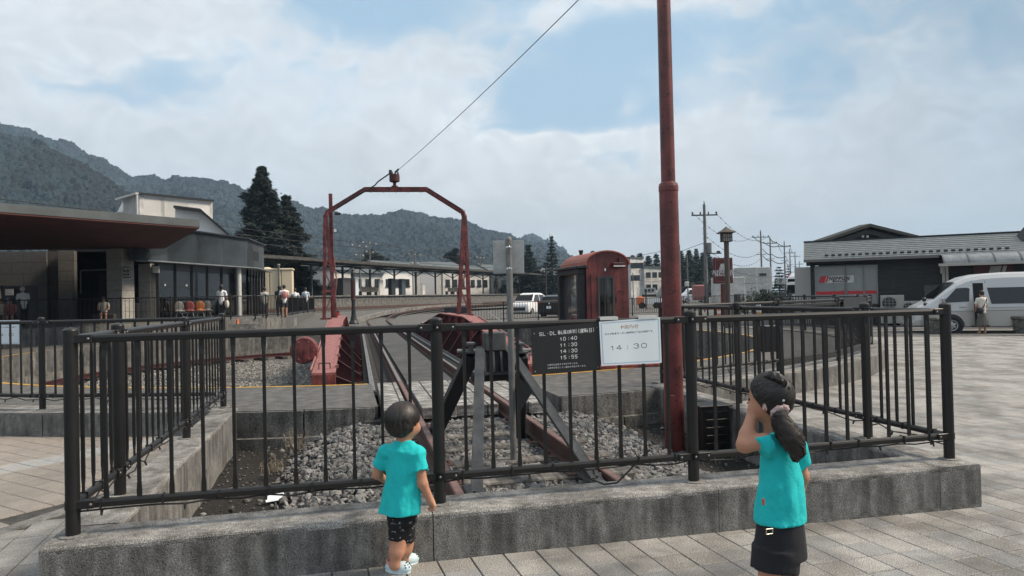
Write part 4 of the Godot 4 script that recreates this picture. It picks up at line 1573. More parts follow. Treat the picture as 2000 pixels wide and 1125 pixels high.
func access_track() -> void:
	var soil := shape()
	var nx := 46
	var nz := 38
	var f := func(i: int, j: int) -> Vector3:
		var x := lerpf(-1.35, 4.13, float(i) / nx)
		var z := lerpf(-4.5, -9.2, float(j) / nz)
		return V3(x, pit_floor_y(x, z) - 0.05 + 0.015 * sin(x * 9.0 + z * 4.0) * sin(z * 7.0), z)
	for i in nx:
		for j in nz:
			soil.quad(f.call(i, j), f.call(i + 1, j), f.call(i + 1, j + 1), f.call(i, j + 1))
	structure("pit_soil", soil, "soil")
	var r := RandomNumberGenerator.new()
	r.seed = 77
	for v in 3:
		var xf := []
		var tint := PackedColorArray()
		for q in 6400:
			var z := r.randf_range(-4.55, -9.0)
			var x := track_x(z) + r.randfn() * 1.25
			if x < -1.25 or x > 4.05:
				continue
			var side := absf(x - track_x(z))
			if r.randf() > smoothstep(2.15, 1.5, side) + 0.02:
				continue
			if side > 0.50 and side < 0.63 and r.randf() < 0.9:
				continue
			if z < -8.55 and x > 0.3 and x < 2.65:
				continue
			var k := r.randf_range(0.018, 0.036) * (1.0 if r.randf() > 0.1 else 1.35)
			var b := Basis(V3(r.randfn(), r.randfn(), r.randfn()).normalized(), r.randf() * TAU).scaled_local(V3(k * r.randf_range(0.9, 1.35), k * r.randf_range(0.6, 0.95), k))
			xf.append(Transform3D(b, V3(x, pit_floor_y(x, z) - 0.03 + r.randf_range(-0.01, 0.03), z)))
			var g := r.randf_range(0.45, 1.45)
			tint.append(Color(g * r.randf_range(0.97, 1.04), g, g * r.randf_range(0.96, 1.05)))
		var o := many("track_ballast", stone_mesh(20 + v), tinted("ballast", lin(0.17, 0.17, 0.168)), xf, self, tint)
		tag(o, "grey crushed stone ballast heaped round the rails in the buffer pit", "ballast", "ballast in the buffer pit")
	var cx := []
	var ct := PackedColorArray()
	for q in 2600:
		var z := r.randf_range(-4.6, -9.0)
		var x := r.randf_range(-1.28, 4.05)
		var k := r.randf_range(0.005, 0.016)
		cx.append(Transform3D(Basis(Vector3.UP, r.randf() * TAU).scaled(V3(k, k, k)), V3(x, pit_floor_y(x, z) - 0.04 + 0.015 * sin(x * 9.0 + z * 4.0) * sin(z * 7.0), z)))
		var g := r.randf_range(0.3, 1.1)
		ct.append(Color(g, g * 0.96, g * 0.9))
	tag(many("soil_crumbs", stone_mesh(31), tinted("ballast", lin(0.17, 0.17, 0.168)), cx, self, ct), "small stones and crumbs on the dark soil of the buffer pit", "gravel")
	var t := thing("dead_end_track", "rusty dead-end track on wooden sleepers running under the buffer stop", "railway track", V3(track_x(-6.6), 0.0, -6.6))
	for sgn in [-1.0, 1.0]:
		var s := shape()
		rail_prism(s, P3A([V3(track_x(-4.63) + 0.566 * sgn, 0, -4.63), V3(track_x(-11.45) + 0.566 * sgn, 0, -11.45)]), 0.25)
		var rl := part("rail", s, "rust_rail", t)
		var tp := shape()
		tp.bar(V3(track_x(-4.63) + 0.566 * sgn, 0.2515, -4.63), V3(track_x(-11.45) + 0.566 * sgn, 0.2515, -11.45), 0.048, 0.003)
		part("worn_crown", tp, mat("rust_crown", lin(0.21, 0.125, 0.115), 0.7, 0.1, "wear", 1.0), rl)
	for z in [-4.95, -5.55, -6.2, -6.85, -7.45, -8.05]:
		var s := shape()
		s.rbox(V3(track_x(z), 0.035, z), V3(2.05, 0.14, 0.20), 0.012)
		part("sleeper", s, "sleeper_wood", t)
		for sgn in [-1.0, 1.0]:
			var c := shape()
			c.box(V3(track_x(z) + 0.566 * sgn, 0.108, z), V3(0.30, 0.012, 0.16))
			for k in [-0.1, 0.1]:
				c.cyl(V3(track_x(z) + 0.566 * sgn + k, 0.11, z + k * 0.4), V3(track_x(z) + 0.566 * sgn + k, 0.145, z + k * 0.4), 0.013, 0.013, 6)
			part("tie_plate", c, "rust_rail", t)
	var rod := shape()
	rod.tube(P3A([V3(0.90, 0.10, -4.72), V3(1.62, 0.12, -4.78)]), 0.018, 8)
	part("tie_rod", rod, "rust_rail", t)
	var d := thing("timber_deck", "pale weathered timber crossing deck between the asphalt and the turntable", "deck", V3(track_x(-9.9), 0.1, -9.9))
	var r2 := RandomNumberGenerator.new()
	r2.seed = 9
	var cols := [[-0.93, -0.70], [-0.69, -0.63], [-0.47, -0.28], [-0.27, -0.06], [-0.05, 0.16], [0.17, 0.34], [0.35, 0.47], [0.63, 0.85], [0.86, 1.05]]
	for i in cols.size():
		var z0 := -8.58 + r2.randf_range(-0.07, 0.05)
		var z1 := -11.38 + r2.randf_range(-0.03, 0.03)
		var s := shape()
		var a := V3(track_x(z0) + (cols[i][0] + cols[i][1]) / 2, 0.175 + r2.randf_range(-0.006, 0.004), z0)
		var b := V3(track_x(z1) + (cols[i][0] + cols[i][1]) / 2, 0.175 + r2.randf_range(-0.006, 0.004), z1)
		s.rbar(a, b, cols[i][1] - cols[i][0], 0.14, 0.008)
		part("plank", s, "old_wood", d)
	var under := shape()
	for z in [-8.75, -10.0, -11.2]:
		under.box(V3(track_x(z), 0.03, z), V3(2.3, 0.14, 0.2))
	under.box(V3(track_x(-9.9), -0.10, -9.95), V3(2.34, 0.12, 2.7))
	part("bearers", under, "tie_dark", d)

func buffer_stop() -> void:
	var b := thing("buffer_stop", "dark grey steel buffer stop with splayed legs over the end of the track", "buffer stop", V3(1.32, 0.2, -6.2))
	var head := on_z(963, 683, -6.78)
	var s := shape()
	var hx := head.x
	s.rbox(V3(hx, 1.125, -6.72), V3(0.215, 0.19, 0.12), 0.015)
	var blk := part("striking_block", s, "grey_steel", b)
	var rb := shape()
	rb.prism(P2A([V2(-0.105, 1.03), V2(0.105, 1.03), V2(0.20, 0.835), V2(-0.19, 0.835)]), V3(hx, 0, -6.74), Vector3.RIGHT, Vector3.UP, V3(0, 0, 0.025))
	for k in [-0.12, -0.035, 0.04, 0.13]:
		rb.prism(P2A([V2(0, 1.03), V2(0.075, 1.03), V2(0.11, 0.84), V2(0, 0.84)]), V3(hx + k, 0, -6.72), V3(0, 0, 1), Vector3.UP, V3(0.02, 0, 0))
	rb.rbox(V3(hx + 0.005, 0.822, -6.69), V3(0.42, 0.025, 0.14), 0.005)
	part("ribbed_bracket", rb, "grey_steel", b)
	var bm := shape()
	bm.rbox(V3(hx, 0.775, -6.78), V3(0.44, 0.07, 0.12), 0.01)
	part("lower_beam", bm, "black_steel", b)
	var cr := shape()
	cr.cyl(on_z(893, 686, -6.85), on_z(1036, 684, -6.85), 0.022, 0.022, 10)
	part("cross_bar", cr, "galvanised", b)
	for px in [920.0, 1015.0]:
		var st := shape()
		var p := on_z(px, 684, -6.84)
		st.rbox(p + V3(0, 0.062, 0), V3(0.075, 0.03, 0.16), 0.006)
		st.box(p + V3(0, 0.02, 0), V3(0.022, 0.06, 0.16))
		st.rbox(p + V3(0, -0.018, 0), V3(0.14, 0.024, 0.16), 0.005)
		part("rail_stub", st, "grey_steel", b)
	var feet := [V3(track_x(-7.35) - 0.47, 0.12, -7.35), V3(track_x(-7.35) + 0.40, 0.10, -7.25)]
	var tops := [on_z(922, 692, -6.86), on_z(1016, 692, -6.86)]
	for i in 2:
		var l := shape()
		l.rbar(feet[i], tops[i], 0.13, 0.15, 0.01, Vector3.BACK)
		part("rear_post", l, "black_steel", b)
	var ft := [V3(track_x(-4.75) - 0.45, 0.20, -4.72), V3(track_x(-4.75) + 0.44, 0.22, -4.78)]
	var hd := [on_z(938, 690, -6.72), on_z(992, 690, -6.72)]
	for i in 2:
		var l := shape()
		var d: Vector3 = (ft[i] - hd[i]).normalized()
		l.rbar(hd[i] + V3(0, 0.06, 0), ft[i], 0.085, 0.016, 0.004)
		var side := d.cross(Vector3.UP).normalized()
		var sg := 1.0 if i == 0 else -1.0
		l.rbar(hd[i] + V3(0, 0.0, 0) + side * 0.036 * sg, ft[i] + V3(0, -0.06, 0) + side * 0.036 * sg, 0.016, 0.13, 0.004)
		part("front_strut", l, "strut_steel", b)
		var sh := shape()
		sh.rbar(ft[i] + V3(0, -0.01, 0.14), ft[i] + V3(0, -0.01, -0.35), 0.10, 0.05, 0.01)
		sh.box(ft[i] + V3(0.0, -0.05, -0.1), V3(0.14, 0.05, 0.16))
		for k in 3:
			sh.cyl(ft[i] + V3(0.04 * (k - 1), 0.02, -0.05 * k), ft[i] + V3(0.04 * (k - 1), 0.045, -0.05 * k), 0.013, 0.013, 6)
		part("foot", sh, "grey_steel", b)
	var gus := shape()
	gus.prism(P2A([V2(0, 0), V2(0.16, -0.14), V2(0.02, -0.34)]), on_z(1010, 735, -6.76), Vector3.RIGHT, Vector3.UP, V3(0, 0, 0.016))
	part("gusset", gus, "black_steel", b)

func pit_things() -> void:
	var foot := stand(1311, 8.08, -0.2)
	var m := thing("red_mast", "tall dark red steel mast with a stepped collar, in the pit right of the boards", "mast", foot)
	var lo := shape()
	lo.lathe(P2A([V2(0.109, -0.05), V2(0.106, 2.90)]), 28)
	part("lower_tube", lo, "red_pole", m, false)
	var co := shape()
	co.lathe(P2A([V2(0.106, 2.90), V2(0.111, 2.91), V2(0.111, 2.96), V2(0.104, 2.99), V2(0.082, 3.01)]), 28)
	part("collar", co, "red_pole", m, false)
	var hi := shape()
	hi.lathe(P2A([V2(0.080, 3.005), V2(0.074, 6.3), V2(0.0, 6.32)]), 28)
	part("upper_tube", hi, "red_pole", m, false)
	var hatch := shape()
	hatch.rbox(V3(-0.045, 0.45, 0.094), V3(0.09, 0.32, 0.02), 0.004)
	hatch.ball(V3(-0.06, 0.6, 0.106), V3(0.008, 0.008, 0.006), Basis(), 6, 4)
	part("hatch", hatch, "red_pole", m, false)
	var wire := shape()
	var top := foot + V3(0, 6.05, 0)
	var col := V3(1.47, 5.38, -21.75)
	var pts := PackedVector3Array()
	for i in 25:
		var t := i / 24.0
		pts.append(col.lerp(top, t) - V3(0, 0.10 * 4.0 * t * (1 - t), 0))
	wire.tube(pts, 0.007, 5)
	for i in 3:
		wire.ball(col.lerp(top, 0.012 + 0.012 * i), V3(0.035, 0.035, 0.05), Basis(), 7, 5)
	single("overhead_wire", wire, "black_steel", "thin black wire sloping up from the gantry collector to the red mast", "wire")
	var sp := stand(996, 6.35, 0.02)
	var s := thing("sign_post", "grey galvanised post with the blank back of a sign plate, beside the buffer stop", "sign", sp)
	var po := shape()
	po.lathe(P2A([V2(0.029, -0.05), V2(0.029, 2.03), V2(0.030, 2.035), V2(0.027, 2.05), V2(0.012, 2.064), V2(0, 2.066)]), 16)
	part("post", po, "galvanised", s, false)
	var pl := shape()
	var u := (cam_x * V3(1, 0, 1)).normalized()
	var away := Vector3.UP.cross(u)
	if away.dot(cam_f) < 0:
		away = -away
	pl.rbox(V3(0, 1.885, 0) + away * 0.036 + u * -0.005, V3(0.275, 0.295, 0.004), 0.0015, Basis(u, Vector3.UP, u.cross(Vector3.UP)))
	part("sign_plate", pl, "plate_grey", s, false)
	for h in [1.78, 1.97]:
		var bo := shape()
		bo.ball(V3(0, h, 0) - away * 0.03, V3(0.011, 0.011, 0.011), Basis(), 8, 6)
		bo.cyl(V3(0, h - 0.008, 0), V3(0, h + 0.008, 0), 0.031, 0.031, 14)
		part("clamp_bolt", bo, "chrome", s, false)
	var bp := V3(3.88, -0.2, -7.2)
	var b := thing("utility_box", "dark brown louvred utility box in the pit corner behind the girl's hand", "box", bp)
	var bs := shape()
	bs.rbox(V3(0, 0.25, 0), V3(0.33, 0.5, 0.24), 0.006)
	part("case", bs, "iron", b, false)
	var lid := shape()
	lid.rbox(V3(0, 0.51, 0), V3(0.40, 0.02, 0.30), 0.005)
	part("lid", lid, "iron", b, false)
	for k in 5:
		var lv := shape()
		lv.rbox(V3(0.01, 0.08 + k * 0.085, 0.123), V3(0.25, 0.07, 0.012), 0.004, Basis(Vector3.RIGHT, 0.12))
		part("louvre", lv, "iron", b, false)
	var pa := shape()
	var c := V3(-0.72, -0.19, -6.55)
	pa.quad(c, c + V3(0.15, 0.02, 0.02), c + V3(0.14, 0.045, -0.12), c + V3(-0.02, 0.03, -0.09))
	pa.quad(c + V3(-0.02, 0.027, -0.09), c + V3(0.14, 0.042, -0.12), c + V3(0.15, 0.017, 0.02), c + V3(0, -0.003, 0))
	single("paper_scrap", pa, "paper", "crumpled white scrap of paper on the soil by the left side kerb", "litter")
	var rr := RandomNumberGenerator.new()
	rr.seed = 15
	for k in [[V3(-0.55, -0.10, -8.3), "taller"], [V3(-0.75, -0.15, -7.5), "shorter"]]:
		var w := shape()
		for i in 26:
			var h := rr.randf_range(0.10, 0.30) * (1.0 if k[1] == "taller" else 0.6)
			var d := V3(rr.randfn() * 0.35, 1, rr.randfn() * 0.35).normalized()
			var p0: Vector3 = k[0] + V3(rr.randfn() * 0.05, 0, rr.randfn() * 0.05)
			w.bar(p0, p0 + d * h, 0.004, 0.003)
			for q in 4:
				var e := p0 + d * h * (0.4 + 0.18 * q)
				var l := V3(rr.randfn(), rr.randf_range(0, 0.6), rr.randfn()).normalized() * 0.03
				w.tri(e, e + l + V3(0.006, 0, 0), e + l * 1.2)
		single("dry_weed", w, mat("dry_grass", lin(0.24, 0.20, 0.15), 0.95), k[1] + " dry weed growing from the soil by the slab wall", "weed")
	var rk := shape()
	rk.rbox(V3(1.42, 0.115, -5.75), V3(0.30, 0.06, 0.14), 0.012, Basis(Vector3.UP, 0.15))
	single("wood_offcut", rk, "old_wood", "pale wooden offcut lying between the rails at the foot of the sign post", "wood")

# ------------------------------------------------------------------ boards and notices
const GLYPH := {
	"車": "1181 2373762623 2575 0898 5059", "転": "0141 0343460603 0545 0848 2029 6292 5595 756898 8699",
	"時": "0242480802 0545 7074 5292 4494 4696 8489 6768", "刻": "2021 0252 3224 2444 4407 2649 6168 9099",
	"運": "3191 3133 9193 4383 4484864644 3787 6168 1112 042407 071999", "日": "2171792921 2575",
	"本": "1383 5059 5308 5398 3777", "の": "5247281613316183866849", "台": "502373 6284 2575792925", "へ": "053398",
	"入": "405299 5209", "線": "201232 320545 2529 0618 3648 6051 5191945451 5292 7479 5659 9659",
	"間": "0901414404 9991515494 3666693936 3767", "は": "1019 3393 707759475789", "下": "0191 5159 5374",
	"記": "1131 0343 1535 1636391916 51919555599998", "で": "02925234365879 7485", "す": "0292 505648463555 5569", "。": "0718190807",
	"お": "0353 20280635648688 7294", "知": "1001 0142 0545 2125 2509 2549 6292986862", "ら": "3052 222665849759", "せ": "0494 717667 21284989",
	"※": "1199 9119 5051 5859 0515 8595", "前": "2032 8062 0393 1545491915 1747 6568 9599", "後": "2003 3114 2429 604374 7436 5595 9549 5789",
	"る": "2171365586885957", "場": "0343 2027 5181845451 4595 5748 7695 9889", "合": "5004 5094 3565 2777792927", "が": "0252 5258 2018 7395 8091",
	"あ": "0282 3038 622716063465967", "り": "2126 717659", "ま": "1282 1585 505836385888", "両": "0191 19138389 5157 3575 3537 7577",
	"都": "0343 2026 0540 1646491916 6069 60927486", "よ": "5383 505836387889", "休": "2004 2229 4393 6069 6348 6398", "に": "1019 4383 4889", "い": "1126 7276",
	"0": "306082876939171230", "1": "235159", "2": "1230608283 8319 1989", "3": "12306082835464868769 6939 3917", "4": "69600696", "5": "80201453748587693928",
	":": "5253 5758", "S": "82603012133565868769 6939 3917", "L": "101989", "D": "10195986835010", "・": "5455", "(": "70535679", ")": "20434629", " ": ""}

func put_text(im: Image, text: String, x: float, y: float, w: float, h: float, step: float, thick: float, c: Color) -> void:
	for i in text.length():
		for stroke in String(GLYPH.get(text[i], "")).split(" ", false):
			var pts := PackedVector2Array()
			for k in range(0, stroke.length() - 1, 2):
				pts.append(V2(x + i * step + (stroke[k].to_int() + 0.5) * w / 10.0, y + (stroke[k + 1].to_int() + 0.5) * h / 10.0))
			for k in pts.size() - 1:
				put_line(im, pts[k], pts[k + 1], thick, c)

func put_line(im: Image, a: Vector2, b: Vector2, thick: float, c: Color) -> void:
	var lo := a.min(b) - Vector2.ONE * (thick + 1)
	var hi := a.max(b) + Vector2.ONE * (thick + 1)
	var d := b - a
	var dd := maxf(d.length_squared(), 1e-6)
	for py in range(maxi(0, int(lo.y)), mini(im.get_height(), int(hi.y) + 1)):
		for px in range(maxi(0, int(lo.x)), mini(im.get_width(), int(hi.x) + 1)):
			var p := V2(px + 0.5, py + 0.5)
			var t := clampf((p - a).dot(d) / dd, 0, 1)
			var k := clampf(thick * 0.5 - p.distance_to(a + d * t) + 0.5, 0, 1)
			if k > 0:
				im.set_pixel(px, py, im.get_pixel(px, py).lerp(c, k))

func printed(name_: String, im: Image, rough := 0.5) -> StandardMaterial3D:
	var m := StandardMaterial3D.new()
	m.resource_name = name_
	m.albedo_texture = ImageTexture.create_from_image(im)
	m.roughness = rough
	mats[name_] = m
	return m

func notice_image() -> Image:
	var im := Image.create(512, 390, false, Image.FORMAT_RGB8)
	im.fill(Color(0.88, 0.92, 0.945))
	var blue := Color(0.50, 0.63, 0.73)
	for r in [[14, 2.5], [20, 1.2]]:
		var q := [V2(r[0], r[0]), V2(512 - r[0], r[0]), V2(512 - r[0], 390 - r[0]), V2(r[0], 390 - r[0])]
		for i in 4:
			put_line(im, q[i], q[(i + 1) % 4], r[1] * 1.6, blue)
	put_text(im, "お知らせ", 176, 42, 36, 38, 38, 4.2, Color(0.62, 0.47, 0.32))
	put_text(im, "本日の転車台への入線時間は下記の時間です。", 40, 104, 18.5, 18, 20.3, 2.1, Color(0.30, 0.33, 0.36))
	put_text(im, "14", 76, 216, 46, 44, 56, 4.6, Color(0.10, 0.11, 0.12))
	put_text(im, ":", 206, 218, 40, 40, 50, 5.0, Color(0.10, 0.11, 0.12))
	put_text(im, "30", 272, 212, 58, 44, 66, 4.6, Color(0.10, 0.11, 0.12))
	return im

func time_board_image() -> Image:
	var im := Image.create(512, 360, false, Image.FORMAT_RGB8)
	im.fill(Color(0.145, 0.145, 0.15))
	var w := Color(0.93, 0.93, 0.93)
	put_text(im, "SL・DL", 56, 40, 23, 28, 26, 3.6, w)
	put_text(im, "転車時刻", 196, 36, 33, 34, 35, 3.0, w)
	put_text(im, "(", 338, 36, 22, 34, 30, 3.0, w)
	put_text(im, "運転日", 360, 36, 30, 34, 33, 3.0, w)
	put_text(im, ")", 456, 36, 22, 34, 30, 3.0, w)
	var y := 88
	for row in ["10:40", "11:30", "14:30", "15:55"]:
		for i in 5:
			put_text(im, row[i], [206, 232, 263, 290, 316][i], y + 2, 23, 28, 26, 3.7, w)
		y += 47
	put_text(im, "※時刻は前後する場合があります。", 110, 288, 13.5, 13.5, 15.2, 1.7, Color(0.8, 0.8, 0.8))
	put_text(im, "※車両の都合により運休の場合があります。", 110, 312, 13.5, 13.5, 15.2, 1.7, Color(0.8, 0.8, 0.8))
	return im

func sheet(corners: Array, thick: Vector3, wave: float, face_mat: StandardMaterial3D, parent: Node3D, called: String) -> void:
	var s := shape()
	var n := 16
	var f := func(u: float, v: float) -> Vector3:
		var p: Vector3 = corners[0].lerp(corners[1], u).lerp(corners[3].lerp(corners[2], u), v)
		return p + thick.normalized() * wave * (sin(u * 9.0) * 0.5 + sin(u * 4.0 + 1.3)) * (0.3 + 0.7 * v)
	for i in n:
		for j in 4:
			var u := float(i) / n
			var u2 := float(i + 1) / n
			var v := j / 4.0
			var v2 := (j + 1) / 4.0
			var p := [f.call(u, v2), f.call(u2, v2), f.call(u2, v), f.call(u, v)]
			var uv := [V2(u, v2), V2(u2, v2), V2(u2, v), V2(u, v)]
			var k: Vector3 = (p[1] - p[0]).cross(p[2] - p[0]).normalized()
			s.tri_n(p[0], p[1], p[2], k, k, k, uv[0], uv[1], uv[2])
			s.tri_n(p[0], p[2], p[3], k, k, k, uv[0], uv[2], uv[3])
			var w := V2(0.02, 0.02)
			s.tri_n(p[2] - thick, p[1] - thick, p[0] - thick, -k, -k, -k, w, w, w)
			s.tri_n(p[3] - thick, p[2] - thick, p[0] - thick, -k, -k, -k, w, w, w)
	part(called, s, face_mat, parent)

func notices() -> void:
	var note := printed("notice_print", notice_image(), 0.6)
	var board := printed("time_board_print", time_board_image(), 0.45)
	var z := -4.372
	var c := []
	for q in [[1037.5, 640.5], [1171, 629], [1173, 723], [1040.5, 731.5]]:
		c.append(on_z(q[0], q[1], z))
	var b := thing("time_board", "dark grey board listing four turning times in white, hung on the front fence", "sign", c[3])
	sheet(c, V3(0, 0, 0.004), 0.0, board, b, "board")
	for q in [[1043, 652], [1166, 640], [1168, 717], [1045, 726]]:
		var s := shape()
		s.ball(on_z(q[0], q[1], z), V3(0.005, 0.005, 0.003), Basis(), 7, 4)
		part("rivet", s, "bolt", b)
	c = []
	for q in [[1170, 628.5], [1289, 619.5], [1292.5, 708.5], [1174.5, 714.5]]:
		c.append(on_z(q[0], q[1], -4.366))
	var n := thing("notice_sheet", "white notice sheet reading 14:30, taped over the front fence right of the dark board", "notice", c[3])
	sheet(c, V3(0, 0, 0.0012), 0.0025, note, n, "sheet")
	for q in [[1172, 1207], [1247, 1284]]:
		var s := shape()
		var a := on_z(q[0], 626, -4.364)
		var d := on_z(q[1], 624 - (q[1] - q[0]) * 0.05, -4.364)
		s.bar(V3(a.x, 1.392, a.z + 0.0), V3(d.x, 1.392, d.z), 0.0015, 0.02)
		s.bar(V3(a.x, 1.402, -4.388), V3(d.x, 1.402, -4.388), 0.05, 0.0015)
		part("tape", s, mat("tape", lin(0.62, 0.63, 0.62), 0.3), n)
	var p0 := on_ring(12.90, -32.0, 0.282)
	var d2 := (on_ring(12.86, -23.5, 0.0) - on_ring(12.86, -33.2, 0.0)).normalized()
	var e := []
	var right_top := at(38.5, 625, 10.2)
	var right_bot := at(38.5, 672, 10.2)
	e = [right_top - d2 * 0.46, right_top, right_bot, right_bot - d2 * 0.46]
	var m := thing("notice_sheet", "white notice sheet taped to the curved fence at the left edge", "notice", e[3])
	sheet(e, V3(0, 0, 0.0012), 0.002, note, m, "sheet")

# ------------------------------------------------------------------ figures: a distance field meshed into one skin
class Field:
	var prims := []
	var cuts := []
	var noise: FastNoiseLite
	var nscale := Vector3.ONE
	var namp := 0.0
	func cap(a: Vector3, b: Vector3, ra: float, rb: float, k := 0.02) -> void:
		prims.append([0, a, b, ra, rb, k])
	func chain(pts: Array, radii: Array, k := 0.015) -> void:
		for i in pts.size() - 1:
			cap(pts[i], pts[i + 1], radii[i], radii[i + 1], k)
	func ell(c: Vector3, r: Vector3, b := Basis(), k := 0.02) -> void:
		prims.append([1, c, b.inverse(), r, 0.0, k])
	func tube(a: Vector3, b: Vector3, side: Vector3, ra: Vector2, rb: Vector2, k := 0.02) -> void:   # elliptic, with flat ends
		var y := (b - a).normalized()
		var x := (side - y * side.dot(y)).normalized()
		prims.append([2, a, Basis(x, y, x.cross(y)).inverse(), ra, rb, k, (b - a).length()])
	func cut(p: Vector3, n: Vector3) -> void:      # keep what lies behind the plane
		cuts.append([p, n.normalized()])
	func one(q: Array, p: Vector3) -> float:
		if q[0] == 0:
			var pa: Vector3 = p - q[1]
			var ba: Vector3 = q[2] - q[1]
			var t := clampf(pa.dot(ba) / maxf(ba.length_squared(), 1e-9), 0, 1)
			return (pa - ba * t).length() - lerpf(q[3], q[4], t)
		if q[0] == 1:
			var l: Vector3 = q[2] * (p - q[1])
			var r: Vector3 = q[3]
			var k0 := (l / r).length()
			return k0 * (k0 - 1.0) / maxf((l / (r * r)).length(), 1e-6)
		var l: Vector3 = q[2] * (p - q[1])
		var t := clampf(l.y / q[6], 0, 1)
		var r: Vector2 = q[3].lerp(q[4], t)
		var d := (sqrt(l.x * l.x / (r.x * r.x) + l.z * l.z / (r.y * r.y)) - 1.0) * minf(r.x, r.y)
		return maxf(d, maxf(-l.y, l.y - q[6]))
	func value(p: Vector3, use: Array) -> float:
		var d := 1e3
		for q in use:
			var e := one(q, p)
			var k: float = q[5]
			var h := maxf(k - absf(d - e), 0.0) / k
			d = minf(d, e) - h * h * k * 0.25
		if namp > 0.0:
			d += noise.get_noise_3dv(p * nscale) * namp
		for c in cuts:
			d = maxf(d, (p - c[0]).dot(c[1]))
		return d
	func bounds() -> AABB:
		var box: AABB
		for i in prims.size():
			var q: Array = prims[i]
			var b: AABB
			if q[0] == 0:
				var r: float = maxf(q[3], q[4])
				b = AABB(q[1], Vector3.ZERO).expand(q[2]).grow(r)
			elif q[0] == 1:
				var r: Vector3 = q[3]
				b = AABB(q[1], Vector3.ZERO).grow(maxf(r.x, maxf(r.y, r.z)))
			else:
				var e: Vector3 = q[1] + q[2].inverse().y * q[6]
				b = AABB(q[1], Vector3.ZERO).expand(e).grow(maxf(maxf(q[3].x, q[3].y), maxf(q[4].x, q[4].y)))
			box = b if i == 0 else box.merge(b)
		return box

func net(f: Field, cell: float) -> ArrayMesh:
	var bb := f.bounds().grow(cell * 2.5 + f.namp)
	var nx := int(bb.size.x / cell) + 2
	var ny := int(bb.size.y / cell) + 2
	var nz := int(bb.size.z / cell) + 2
	var val := PackedFloat32Array()
	val.resize(nx * ny * nz)
	val.fill(1.0)
	var o := bb.position
	var B := 5
	var live := []
	var rad := cell * B * 0.5 * 1.7321 + cell
	for bz in range(0, nz, B):
		for by in range(0, ny, B):
			for bx in range(0, nx, B):
				var c := o + V3(bx + B * 0.5 - 0.5, by + B * 0.5 - 0.5, bz + B * 0.5 - 0.5) * cell
				var use := []
				var dmin := 1e3
				for q in f.prims:
					var e := f.one(q, c)
					if e < rad * 1.6 + q[5]:
						use.append(q)
					dmin = minf(dmin, e)
				if use.is_empty():
					continue
				var deep := dmin < -rad * 2.2 and f.cuts.is_empty()
				live.append(Vector3i(bx, by, bz))
				for z in range(bz, mini(bz + B, nz)):
					for y in range(by, mini(by + B, ny)):
						var at0 := (z * ny + y) * nx
						for x in range(bx, mini(bx + B, nx)):
							val[at0 + x] = -1.0 if deep else f.value(o + V3(x, y, z) * cell, use)
	var id := {}
	var verts := PackedVector3Array()
	var cells := []
	var off := [0, 1, nx, nx + 1, nx * ny, nx * ny + 1, nx * ny + nx, nx * ny + nx + 1]
	var pos := [V3(0, 0, 0), V3(1, 0, 0), V3(0, 1, 0), V3(1, 1, 0), V3(0, 0, 1), V3(1, 0, 1), V3(0, 1, 1), V3(1, 1, 1)]
	var edges := [[0, 1], [2, 3], [4, 5], [6, 7], [0, 2], [1, 3], [4, 6], [5, 7], [0, 4], [1, 5], [2, 6], [3, 7]]
	var seen_ := {}
	for b in live:
		for z in range(maxi(b.z - 1, 0), mini(b.z + B, nz - 1)):
			for y in range(maxi(b.y - 1, 0), mini(b.y + B, ny - 1)):
				for x in range(maxi(b.x - 1, 0), mini(b.x + B, nx - 1)):
					var i := (z * ny + y) * nx + x
					var mask := 0
					for k in 8:
						if val[i + off[k]] < 0:
							mask |= 1 << k
					if mask == 0 or mask == 255 or id.has(i):
						continue
					var sum := Vector3.ZERO
					var n := 0
					for e in edges:
						var va := val[i + off[e[0]]]
						var vb := val[i + off[e[1]]]
						if (va < 0) != (vb < 0):
							sum += pos[e[0]].lerp(pos[e[1]], va / (va - vb))
							n += 1
					id[i] = verts.size()
					verts.append(o + (V3(x, y, z) + sum / n) * cell)
					cells.append(i)
	var idx := PackedInt32Array()
	var nrm := PackedVector3Array()
	nrm.resize(verts.size())
	var axes := [[1, nx, nx * ny], [nx, nx * ny, 1], [nx * ny, 1, nx]]
	for i in cells:
		for a in axes:
			var va := val[i]
			var vb := val[i + a[0]]
			if (va < 0) == (vb < 0):
				continue
			var q0 = id.get(i)
			var q1 = id.get(i - a[1])
			var q2 = id.get(i - a[1] - a[2])
			var q3 = id.get(i - a[2])
			if q1 == null or q2 == null or q3 == null:
				continue
			var ring := [q0, q1, q2, q3] if va < 0 else [q0, q3, q2, q1]
			for t in [[0, 1, 2], [0, 2, 3]]:
				var p0: int = ring[t[0]]
				var p1: int = ring[t[1]]
				var p2: int = ring[t[2]]
				var k := (verts[p1] - verts[p0]).cross(verts[p2] - verts[p0])
				nrm[p0] += k
				nrm[p1] += k
				nrm[p2] += k
				idx.append(p0)
				idx.append(p2)
				idx.append(p1)
	for i in nrm.size():
		nrm[i] = nrm[i].normalized()
	var arr := []
	arr.resize(Mesh.ARRAY_MAX)
	arr[Mesh.ARRAY_VERTEX] = verts
	arr[Mesh.ARRAY_NORMAL] = nrm
	arr[Mesh.ARRAY_INDEX] = idx
	var m := ArrayMesh.new()
	if idx.size():
		m.add_surface_from_arrays(Mesh.PRIMITIVE_TRIANGLES, arr)
	return m

func fpart(called: String, f: Field, cell: float, m, parent: Node3D) -> MeshInstance3D:      # field in world axes
	var o := part(called, net(f, cell), m, parent)
	o.position = -parent.global_position if parent != self else Vector3.ZERO
	return o

